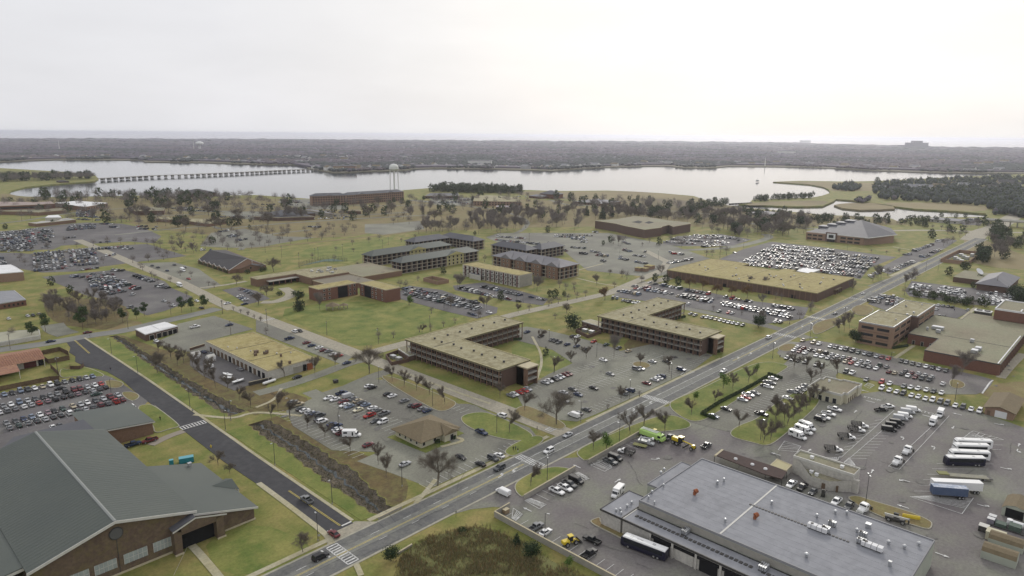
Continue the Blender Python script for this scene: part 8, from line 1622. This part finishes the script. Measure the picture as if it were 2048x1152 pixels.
for _ in range(44000):
    x = R3.uniform(-300,2350); y1 = itp(shore_px, x); y0 = itp(top_px, x); f = R3.random(); y = y0+(y1-y0)*(f**1.1); p = P(x, y); dd = p.length; h = R3.uniform(8.5,12)*(1 if dd < 4500 else 1+(dd-4500)/14000)
    h *= R3.uniform(.85,1.8) if f < .12 else 1
    nz = mnoise.noise(Vector((p.x*.0018, p.y*.0018,0)))+.5*mnoise.noise(Vector((p.x*.008, p.y*.008,5)))
    if f > .93 and mnoise.noise(Vector((p.x*.006, p.y*.006,9))) > .02: continue
    items.append((p.x, p.y,-.5, h*R3.uniform(.6,.95)*(1+max(0, dd-2500)/3000), h,1 if nz*1.6+R3.uniform(-.3,.3)+(.5 if dd < 3500 else .2 if dd < 4300 else 0) > .25 else (2 if nz < -.15 else 0)))
o = blob_mass('far_woods', items, ft,'hazy purple grey woods across the river reaching the bay')
cp = [P(x, itp(shore_px, x)-1.6,0) for x in range(-700,2900,40)]+[P(x, itp(top_px, x)+.1,0) for x in range(2880,-710,-40)]
cb2 = MB(); cb2.prism(cp,-.5,5.5, ft[0]); o = cb2.build('far_woods_floor'); o['kind'] = 'stuff'; o['label'] = 'undergrowth beneath the far woods'
items = [(P(x,269+(x-1024)*math.tan(ROLL)+1.9).x, P(x,269+(x-1024)*math.tan(ROLL)+1.9).y,0,200,26,1) for x in np.arange(1100,2900,3.0)]; blob_mass('far_coast_woods', items, ft,'woods on the coast far across the bay')
hw = [mat('white house wall',(.60,.59,.56),.8), mat('beige house wall',(.42,.36,.30),.8), mat('grey house wall',(.32,.32,.33),.8)]; hr = [shingle, mat('grey house roof',(.22,.22,.23),.9), brown_sh]
hp = []
for x in [45,62,110,128,168,190,207,216,232,285,300,356,372,410,435,458,470,488,497,520,545,590,601,630,655,668,680,700,712,718,724,736,752,765,800,812,845,870,893,935,948,960,985,1010,1050,1072,1100,1128,1152,1190,1230,1262,1290,1322,1340,1352,1398,1420,1475,1500,1530,1553,1580,1608,1622,1650,1690,1735,1750,1790,1830,1870,1940,2000,2030]:
    hp.append((x+R3.uniform(-3,3), itp(shore_px, x)-R3.uniform(1.2,5.5)))
hp += [(540+R3.uniform(0,300),330-R3.uniform(5,16)) for _ in range(12)]+[(1900+R3.uniform(-60,130),322+R3.uniform(-5,10)) for _ in range(16)]+[(x_,369+R3.uniform(0,14)) for x_ in (1760,1790,1822,1850,1878,1905,1930,1948,1962,1985,2010,2030)]
hp.sort()
for i,(x, y) in enumerate(hp):
    p = P(x, y); big = R3.uniform(.8,1.5); w_, d_, h_ = 7*big,12*big,6.5*big; k = 0 if R3.random() < .55 else R3.randrange(3); n1 = ('white','beige','grey')[k]
    T_ = thing('house', f'small {n1} gabled house, {ordn(i+1)} from the left along the far wooded banks','house',(p.x, p.y,0), R3.uniform(-.6,.6),'houses on the wooded far bank')
    b = MB(); b.add([(-w_,-d_,0),(w_,-d_,0),(w_, d_,0),(-w_, d_,0),(-w_,-d_, h_),(w_,-d_, h_),(w_, d_, h_),(-w_, d_, h_),(0,-d_, h_*1.6),(0, d_, h_*1.6)],[(0,1,5,8,4),(2,3,7,9,6),(0,4,7,3),(1,2,6,5)], hw[k]); addm(T_,'wall', b)
    b = MB(); b.add([(-w_-.6,-d_-.6, h_-.2),(0,-d_-.6, h_*1.62),(0, d_+.6, h_*1.62),(-w_-.6, d_+.6, h_-.2),(w_+.6,-d_-.6, h_-.2),(w_+.6, d_+.6, h_-.2)],[(0,1,2,3),(1,4,5,2)], hr[R3.randrange(3)]); addm(T_,'roof', b)
for lb, x, y, sx, sy, h, nt_ in (('long white roofed waterfront hall on the far bank',960,330,30,90,16,2),('long pale terrace block inside the far woods',1573,309,25,110,22,2),('dark hazy hospital tower rising above the far woods',1832,297,120,190,60,3),('pale slab building on the horizon left of the tower',1610,286,80,180,46,1),('brick waterfront terrace beside the bridge landing',690,341.5,12,70,15,2)):
    p = P(x, y); T_ = thing('distant_building', lb,'building',(p.x, p.y,0),.7); m1 = hw[0] if 'white' in lb or 'pale' in lb else mat('hazy dark wall',(.10,.10,.12),.9) if 'dark' in lb else brick_tan; addp(T_,'wall', m1,(-sx/2, sx/2,-sy/2, sy/2,0, h)); addp(T_,'roof', hr[1],(-sx/2-1, sx/2+1,-sy/2-1, sy/2+1, h, h+2))
    if nt_ == 3: addp(T_,'penthouse', m1,(-sx/4, sx/4,-sy/4, sy/4, h+2, h+22)); addp(T_,'low_block', m1,(-sx/2, sx/2, sy/2, sy*.9,0, h*.6))
for lb, x, y, h in (('thin white mast in the woods beside the small water tower',388,300,70),('thin pale mast in the left woods',119,300,55),('thin radio mast on the centre horizon',1032,282,180),('white church steeple in the right far woods',1530,331,34)):
    p = P(x, y); T_ = thing('mast', lb,'mast',(p.x, p.y,0)); b = MB(); b.cyl((0,0,0),(0,0, h),2.2 if h < 100 else 3,.5,6, hw[0]); addm(T_,'shaft', b)
def tufts(name, fn, n, hmin, hmax, mats_, label, w_=.5, blades=4, lean=.5):
    rs = np.random.RandomState(len(name)*7); pts = []
    k = 0
    while len(pts) < n and k < n*30:
        k += 1; p = fn(rs)
        if p is not None: pts.append(p)
    n = len(pts); A = np.array(pts); h = rs.uniform(hmin, hmax,(n,1)); V = []
    for b_ in range(blades):
        a = rs.uniform(0,6.28,(n,1)); off = rs.uniform(-.35,.35,(n,2)); x0 = A[:, :2]+off; ww = w_*rs.uniform(.4,1,(n,1)); dx = np.concatenate([np.cos(a), np.sin(a)],1)*ww; ln = rs.uniform(-lean, lean,(n,2))*h
        tri_ = np.stack([np.concatenate([x0-dx, A[:, 2:3]],1), np.concatenate([x0+dx, A[:, 2:3]],1), np.concatenate([x0+ln, A[:, 2:3]+h*rs.uniform(.6,1,(n,1))],1)],1); V.append(tri_.reshape(-1,3))
    V = np.concatenate(V); nf = len(V)//3; me = bpy.data.meshes.new(name); me.vertices.add(len(V)); me.vertices.foreach_set('co', V.reshape(-1)); me.loops.add(nf*3); me.loops.foreach_set('vertex_index', np.arange(nf*3, dtype=np.int32)); me.polygons.add(nf); me.polygons.foreach_set('loop_start', np.arange(0, nf*3,3, dtype=np.int32)); me.polygons.foreach_set('loop_total', np.full(nf,3, dtype=np.int32))
    for m_ in mats_: me.materials.append(m_)
    me.polygons.foreach_set('material_index', rs.randint(0, len(mats_), nf).astype(np.int32)); me.update(calc_edges=True); o = bpy.data.objects.new(name, me); C.objects.link(o); o['kind'] = 'stuff'; o['label'] = label; return o
def ditch_pt(Lp, Rp, ylo, yhi):
    def f(rs):
        y = rs.uniform(ylo, yhi); a, c = lerp_edge(Lp, y), lerp_edge(Rp, y); u = rs.uniform(0,1); x = a+(c-a)*u
        if abs(u-.5) < .1 and rs.uniform() < .8: return None
        z = -1.5*math.sin(math.pi*u)**.8; return (x, y, max(-.8, z*.55))
    return f
reedm = [mat('dead reeds',(.21,.17,.10),.95,(.14,.12,.07),.8), mat('dark rubble',(.08,.072,.06),.95), mat('grey stones',(.22,.21,.19),.95), mat('olive reeds',(.14,.14,.06),.95)]
tufts('ditch_reeds', ditch_pt(dLp, dRp,162,254),4200,.12,.45, reedm,'brown reeds and stones choking the lower ditch',.13)
tufts('ditch_reeds', ditch_pt(eLp, eRp,270,428),3400,.12,.45, reedm,'brown reeds along the upper ditch',.13)
scrub = [(96,60),(96,128),(99,134),(104,139.5),(110,141),(117,140.6),(123,138),(128,135.5),(131,128),(131.5,115),(131,99),(131,60)]
def scrub_pt(rs):
    x, y = rs.uniform(90,134), rs.uniform(75,142)
    if not inpoly((x, y), scrub) or (abs(x-(107+(141-y)*.12)) < 1.0 and y > 122): return None
    if mnoise.noise(Vector((x*.22, y*.22,3))) < -.12 and rs.uniform() < .85: return None
    return (x+rs.normal()*1.0, min(142.5, y+rs.normal()*.9),0)
sheet('scrub_ground', scrub, Z2, mat('scrub earth',(.17,.165,.065),.95,(.13,.14,.05),.25))
scm = [mat('scrub twigs',(.24,.195,.12),.95,(.17,.15,.09),.3), mat('scrub straw',(.36,.29,.16),.95), mat('scrub olive',(.15,.155,.07),.95,(.19,.18,.08),.3), mat('scrub rust',(.28,.17,.07),.95)]
tufts('scrub_thicket', scrub_pt,17000,.4,1.7,[scm[0], scm[1], scm[2], scm[2], scm[3], scm[0], scm[2]],'rough brown scrub and saplings filling the corner below the road',.10,5,.35)
trees('A2','round',5,'beside the scrub by the crosswalk','1060,1010,5.2'); PLc = PLANTED[-1]
for t, k, lb, x, y, h in (('A2','round','round green shrub at the scrub corner by the crosswalk',1065,1035,5.0),('A3','cedar','dark conical evergreen by the compound wall, upper one',38,910,4.2),('A3','round','large dark evergreen bush by the compound wall',150,1010,5.4),('A3','young','green bush by the compound wall at the bottom edge',440,1110,4.5),('A2','shrub','small green bush in the scrub thicket',1620,810,2.2)):
    p = q(t, x, y); T_ = thing(KN[k][0], lb, KN[k][2],(p.x, p.y,0),1.0); s_ = h/NOMH[k]; T_.scale = (s_, s_, s_)
    for nm, me in zip(('trunk','crown'), TREES[(k,0)]): o = bpy.data.objects.new(nm, me); C.objects.link(o); o.parent = T_
def hedge(label, pts, w_=1.4, h=1.3, n=2600, m=leafs):
    pts = [p.to_2d() for p in pts]; T_ = thing('hedge', label,'hedge',(*pts[0],0)); b = MB(); r = random.Random(5); tot = [0]; lens = [(c-a).length for a, c in zip(pts, pts[1:])]; L_ = sum(lens); b.prism(strip(pts, w_*.8),0, h*.9, leafd)
    for _ in range(n):
        s_ = r.uniform(0, L_); i = 0
        while s_ > lens[i] and i < len(lens)-1: s_ -= lens[i]; i += 1
        u = (pts[i+1]-pts[i]).normalized(); p = pts[i]+u*s_; nn = Vector((-u.y, u.x)); sd = r.uniform(-1,1); zz = h*(.2+.85*r.random()) if abs(sd) > .8 else h*r.uniform(.85,1.08); c = Vector((*(p+nn*sd*w_/2), zz)); a = rv(r).normalized()*.2; b2 = a.cross(rv(r)).normalized()*.2; b.add([c-a, c+b2, c+a, c-b2],[(0,1,2,3)], m)
    b.build('foliage', None, T_); return T_
hedge('long clipped dark hedge between the lawn and the right car park',[q('B3', *p) for p in ((1600,945),(1495,908),(1640,815),(1810,728),(1900,680),(2018,610))]); hedge('short dark hedge at the far end of the hedge lot',[q('B4', *p) for p in ((0,590),(110,625))], n=500)
for t, pts_, lb in (('B2',((1810,655),(1885,672)),'low shrub bed at the near corner of the first dormitory'),('B2',((1500,538),(1540,548)),'small shrub bed in the middle of the first dormitory front'),('B3',((0,320),(75,312)),'shrub bed at the inner end of the first dormitory'),('B3',((1280,155),(1365,135)),'shrub bed at the inner end of the second dormitory'),('B3',((1505,415),(1640,412)),'shrub bed below the stair tower of the second dormitory'),('B2',((1520,1090),(1575,1095)),'clipped shrubs beside the porch of the small office'),('B2',((1410,1130),(1450,1125)),'round shrub below the small office wall'),('B4',((985,385),(1100,365)),'dark shrub bed below the brick office corner')): hedge(lb,[q(t, *p) for p in pts_],1.6,1.2,260)
# ------------------------------------------------------------------ walls, poles, lamps, people
def block_wall(label, pts, h, m=concw, th=.35):
    T_ = thing('boundary_wall', label,'wall',(*pts[0],0)); b = MB(); b.prism(strip(pts, th),-.1, h, m); b.build('wall', parent=T_); b = MB(); b.prism(strip(pts, th+.12), h, h+.1, trim_tan); b.build('coping', parent=T_)
    return T_
block_wall('long concrete block wall of the motor compound above the scrub',[(143.2,135.7),(136.3,135.5),(135.95,115),(135.6,60)],1.9)
block_wall('concrete wall behind the white pickups by the main road',[(150.2,135.9),(177.5,136.6)],1.7); block_wall('concrete wall between the crash truck bays and the lawn',[(184.5,136.2),(222,136.8)],1.7)
T_ = thing('waste_crate','tan timber crate in the corner of the compound wall','crate',(*q('E6',250,160).to_2d(),.1)); addp(T_,'crate', mat('crate timber',(.27,.20,.13),.9),(-.9,.9,-.7,.7,0,1.3)); addp(T_,'lid', trim_tan,(-.95,.95,-.75,.75,1.3,1.4))
block_wall('low dark wall round the pale workshop service yard',[q('E7', *p).to_2d() for p in ((0,325),(230,255))],1.4, brick_dark); block_wall('dark fence at the near corner of the service yard',[q('E7', *p).to_2d() for p in ((930,880),(1290,795))],1.7, metal_d)
block_wall('concrete headwall where the ditch passes under the main road',[(110.5,159.9),(119.5,160.1)],.7); block_wall('small concrete culvert headwall in the scrub corner',[(103.5,141.2),(109,141.6)],.6)
def lamp_mesh(h, double=False):
    b = MB(); b.cyl((0,0,0),(0,0, h),.11,.07,8, polem); b.cyl((0,0,0),(0,0,.5),.22,.2,8, concw); pm_ = b.mesh('pole'); b = MB()
    for s_ in ((-1,1) if double else (1,)): b.cyl((0,0, h-.1),(s_*.9,0, h),.05,.04,6, polem); b.box(s_*.9-.4, s_*.9+.4,-.2,.2, h-.05, h+.1, metal_l)
    return pm_, b.mesh('lamp_head')
LM = {k: lamp_mesh(8.6, k) for k in (False, True)}; WP = None
def pole(name, label, t, x, y, h=8.6, dbl=False, grp='street lamps', rz=0):
    p = q(t, x, y); T_ = thing(name, label,'lamp' if 'lamp' in name else 'pole',(p.x, p.y,0), rz, grp); s_ = h/8.6; T_.scale = (1,1, s_)
    for nm, me in zip(('pole','lamp_head'), LM[dbl]): o = bpy.data.objects.new(nm, me); C.objects.link(o); o.parent = T_
LAMPS = [('A2',150,278,8.6,'on the green verge right of the black road'),('A2',602,585,8.6,'on the green verge right of the black road'),('A2',490,875,8.6,'on the green verge right of the black road'),('B1',882,430,8.6,'on the green verge right of the black road'),('B1',1088,578,8.6,'on the green verge right of the black road'),('B1',1500,850,8.6,'on the green verge right of the black road'),('B1',1780,1030,8.6,'on the green verge right of the black road'),('B1',1820,950,8.6,'on the green verge right of the black road'),
    ('A2',1153,445,8.8,'around the small office car park'),('B2',658,1060,8,'around the small office car park'),('B2',270,935,9,'around the small office car park'),('B2',1395,845,8,'around the small office car park'),('B2',970,660,8,'around the small office car park'),('B2',1900,1050,8,'around the small office car park'),('B3',335,575,8,'around the striped dormitory lot'),('B3',668,450,7.5,'around the striped dormitory lot'),('B3',293,330,7,'around the striped dormitory lot'),('B3',928,778,8.5,'around the striped dormitory lot'),('B3',1257,622,8.2,'around the striped dormitory lot'),('B3',542,965,9,'around the striped dormitory lot'),
    ('A3',277,410,9.4,'beside the motor compound'),('A3',258,885,9.2,'beside the motor compound'),('A3',845,120,9,'beside the motor compound'),('B3',1960,1110,9,'beside the motor compound'),('B4',1475,795,8.6,'between brick office lot and motor yard'),('B4',970,460,3.5,'between brick office lot and motor yard'),('B4',330,310,9.5,'beside the far main road'),('B4',35,465,9,'beside the far main road'),('B4',600,175,9.5,'beside the far main road'),('B1',460,600,9,'by the clay roofed building'),('B1',878,740,7,'by the clay roofed building'),
    ('B2',1948,710,7.5,'at the corner of the first dormitory'),('C3',860,870,8,'near the old barracks'),('C3',1060,960,8,'near the old barracks'),('C3',1120,940,8,'near the old barracks'),('C3',400,990,7,'near the old barracks'),('C4',530,540,9,'in the wide car park behind the apartments'),('C4',825,570,9,'in the wide car park behind the apartments'),('C4',180,485,8,'in the wide car park behind the apartments'),('C4',1305,440,9,'in the wide car park behind the apartments'),('C5',430,470,9,'in the packed lot below the slate roofed hall'),('C5',1148,650,10,'on the far road verge'),('C5',1260,650,12,'on the far road verge')]
for i,(t, x, y, h, wh) in enumerate(sorted(LAMPS, key=lambda l: (l[4], TL[l[0]][0]+l[1]/TL[l[0]][2]))):
    same = sorted([l for l in LAMPS if l[4] == wh], key=lambda l: TL[l[0]][0]+l[1]/TL[l[0]][2]); k = [l[:3] for l in same].index((t, x, y))+1; pole('street_lamp', f'dark pole street lamp, {ordn(k)} from left {wh}' if len(same) > 1 else f'dark pole street lamp {wh}', t, x, y, h, h > 9.3,'street lamps', rnd.uniform(0,6.28))
pole('yard_light','tall dark double headed yard light behind the wedge building','A4',770,578,10, True,'yard lights',.6)
POLES = [('B1',1012,232,11,'along the grey back road'),('B1',82,390,9,'along the grey back road'),('B1',462,600,10,'along the grey back road'),('B1',1757,105,9,'along the grey back road'),('B1',1350,120,7,'along the grey back road'),('B2',90,215,9,'along the edge of the big lawn'),('B2',560,280,9,'along the edge of the big lawn'),('B2',965,345,9.5,'along the edge of the big lawn'),('B2',1373,248,10,'along the edge of the big lawn'),('B1',1822,278,9,'behind the pale workshop'),
    ('C2',205,1035,9,'beside the concrete street'),('C2',610,1130,10,'beside the concrete street'),('C2',745,530,12,'around the ball field'),('C2',905,620,14,'around the ball field'),('C2',1078,545,12,'around the ball field'),('C2',1300,510,12,'around the ball field'),('C2',1048,530,10,'around the ball field'),('C2',595,480,10,'around the ball field'),('C2',1715,410,9,'around the ball field'),('C2',1663,440,9,'around the ball field'),('C3',1175,400,12,'behind the apartments'),('C4',1090,530,12,'beyond the warehouse'),('C5',1790,830,12,'in the white car lot')]
WPM = MB(); WPM.cyl((0,0,0),(0,0,10),.14,.10,8, bark); wpm = WPM.mesh('pole'); WPA = MB(); WPA.box(-.9,.9,-.06,.06,9.3,9.45, bark); WPA.cyl((.35,0,8.2),(.35,0,8.9),.18,.18,8, metal_l); wpa = WPA.mesh('crossarm')
for t, x, y, h, wh in POLES:
    same = sorted([l for l in POLES if l[4] == wh], key=lambda l: TL[l[0]][0]+l[1]/TL[l[0]][2]); k = [l[:3] for l in same].index((t, x, y))+1
    p = q(t, x, y); T_ = thing('utility_pole', f'thin wooden utility pole, {ordn(k)} from left {wh}' if len(same) > 1 else f'thin wooden utility pole {wh}','pole',(p.x, p.y,0), rnd.uniform(0,3),'utility poles'); T_.scale = (1,1, h/10)
    for nm, me in (('pole', wpm),('crossarm', wpa)): o = bpy.data.objects.new(nm, me); C.objects.link(o); o.parent = T_
CF = thing('court_fence','tall green mesh fence round the sports court behind the complex','fence',(*q('C2',900,600).to_2d(),0)); pf = [q('C2', *p) for p in ((895,605),(1130,565),(1340,560),(1210,530),(1120,540),(895,605))]
for a, c in zip(pf, pf[1:]):
    k = max(2, int((c-a).length/4))
    for i in range(k): p = a.lerp(c, i/k); inst('fence_post', box_mesh('fence_post',.1,.1,3.6, polem), CF,(p.x, p.y,0))
    b = MB()
    for z in np.arange(.3,3.6,.45): b.cyl((a.x, a.y, z),(c.x, c.y, z),.03,.03,3, polem, cap=False)
    b.build('wires', parent=CF)
sheet('sports_court',[q('C2', *p) for p in ((910,600),(1130,560),(1320,558),(1210,535),(1130,542))], Z2, mat('court green',(.10,.15,.12),.9))
skin = mat('skin',(.35,.22,.16),.6); hairm = mat('dark hair',(.03,.02,.015),.8)
def person(label, t, x, y, top, legs_, face=0.0, stride=.28):
    vs = [(0,0,.95),(0,0,1.18),(0,0,1.42),(0,0,1.52),(.02,0,1.64),(0,0,1.76),(0,.19,1.42),(.04,.27,1.16),(.16,.26,.94),(.24,.25,.84),(0,-.19,1.42),(-.06,-.27,1.16),(-.04,-.27,.93),(.04,-.26,.83),(0,.1,.9),(stride*.6,.1,.5),(stride*.75,.1,.09),(stride*.75+.17,.1,.05),(0,-.1,.9),(-stride*.3,-.1,.5),(-stride,-.1,.12),(-stride+.16,-.1,.05)]
    es = [(0,1),(1,2),(2,3),(3,4),(4,5),(2,6),(6,7),(7,8),(8,9),(2,10),(10,11),(11,12),(12,13),(0,14),(14,15),(15,16),(16,17),(0,18),(18,19),(19,20),(20,21)]
    rad = [.15,.14,.16,.06,.11,.085,.075,.055,.04,.035,.075,.055,.04,.035,.10,.07,.05,.04,.10,.07,.05,.04]
    me = bpy.data.meshes.new('p'); me.from_pydata(vs, es,[]); o = bpy.data.objects.new('p', me); C.objects.link(o); md = o.modifiers.new('s','SKIN'); me.skin_vertices[0].data[0].use_root = True
    for i, r_ in enumerate(rad): me.skin_vertices[0].data[i].radius = (r_, r_)
    o.modifiers.new('u','SUBSURF').levels = 1; dg = bpy.context.evaluated_depsgraph_get(); m2 = bpy.data.meshes.new_from_object(o.evaluated_get(dg)); bpy.data.objects.remove(o)
    for m_ in (top, legs_, skin, polem): m2.materials.append(m_)
    for pl in m2.polygons: c = pl.center; pl.material_index = 3 if c.z < .1 else 2 if c.z > 1.53 or (c.z < .9 and abs(c.y) > .2 and c.z > .75) else 1 if c.z < .95 and abs(c.y) < .2 else 0
    p = q(t, x, y); T_ = thing('person', label,'person',(p.x, p.y,.12), face); b_ = bpy.data.objects.new('body', m2); C.objects.link(b_); b_.parent = T_
    b = MB(); b.loft([[(.0+r_*math.cos(a)-.01, r_*math.sin(a), z) for a in np.linspace(0,2*math.pi,9)[:-1]] for r_, z in ((.12,1.68),(.125,1.78),(.08,1.86),(.01,1.88))], hairm); addm(T_,'hair', b)
blk, blu, wht, gry = mat('black cloth',(.02,.02,.022),.9), mat('blue cloth',(.04,.06,.12),.9), mat('white cloth',(.5,.5,.5),.9), mat('grey cloth',(.12,.12,.12),.9)
person('person in dark clothes walking on the lawn path behind the gymnasium','B1',1265,952, blk, blk,1.2); person('person in dark jacket walking beside the grey back road','E8',1745,800, blk, blu,2.0)
person('person in black standing by the street crosswalk','B3',198,1035, blk, gry,2.4,.05); person('person in dark clothes, leftmost of the group by the main road crosswalk','A3',10,165, blk, blk,.5); person('person in dark clothes beside the others near the crosswalk','A3',28,162, gry, blk,.6,.1)
person('person in white trousers, rightmost of the group near the crosswalk','A3',46,178, blk, wht,.4); person('person in dark clothes at the edge of the brick office lot','E1',187,128, blk, blk,1.0); person('person standing alone in the lot behind the brick office','F8',968,470, blk, blu,3,.1)
T_ = thing('fire_hydrant','yellow fire hydrant beside the black road near the gymnasium','hydrant',(*q('A1',1665,140).to_2d(),.05)); b = MB(); b.cyl((0,0,0),(0,0,.7),.16,.14,10, ylw); b.cyl((0,0,.7),(0,0,.9),.17,.05,10, ylw); b.cyl((-.28,0,.5),(.28,0,.5),.08,.08,8, ylw); addm(T_,'barrel', b); T_.scale = (1.3,1.3,1.3)
for lb, t, x, y in (('small traffic sign post at the crosswalk corner','A2',500,880),('traffic sign post by the black road crosswalk','B1',1523,905),('traffic sign post where the black road meets the back road','B1',712,305),('sign post on the compound lawn beside the main road','A2',1578,690)):
    p = q(t, x, y); T_ = thing('traffic_sign', lb,'sign',(p.x, p.y,0),.8); b = MB(); b.cyl((0,0,0),(0,0,2.4),.04,.04,6, metal_d); addm(T_,'post', b); addp(T_,'sign_plate', metal_l,(-.05,-.02,-.35,.35,1.7,2.4))
# ------------------------------------------------------------------ haze
hz_ = MB(); hz_.box(-20000,52000,-20000,52000,-5,128); ho = hz_.build('haze'); ho['kind'] = 'stuff'; ho['label'] = 'thin winter haze over the campus and river'
hm = bpy.data.materials.new('haze air'); hm.use_nodes = True; ht_ = hm.node_tree; ht_.nodes.clear(); ov = ht_.nodes.new('ShaderNodeOutputMaterial'); pv = ht_.nodes.new('ShaderNodeVolumePrincipled'); pv.inputs['Density'].default_value = 5e-5; pv.inputs['Color'].default_value = (.88,.90,1.0,1); pv.inputs['Anisotropy'].default_value = .6
ht_.links.new(pv.outputs[0], ov.inputs['Volume']); ho.data.materials.append(hm)
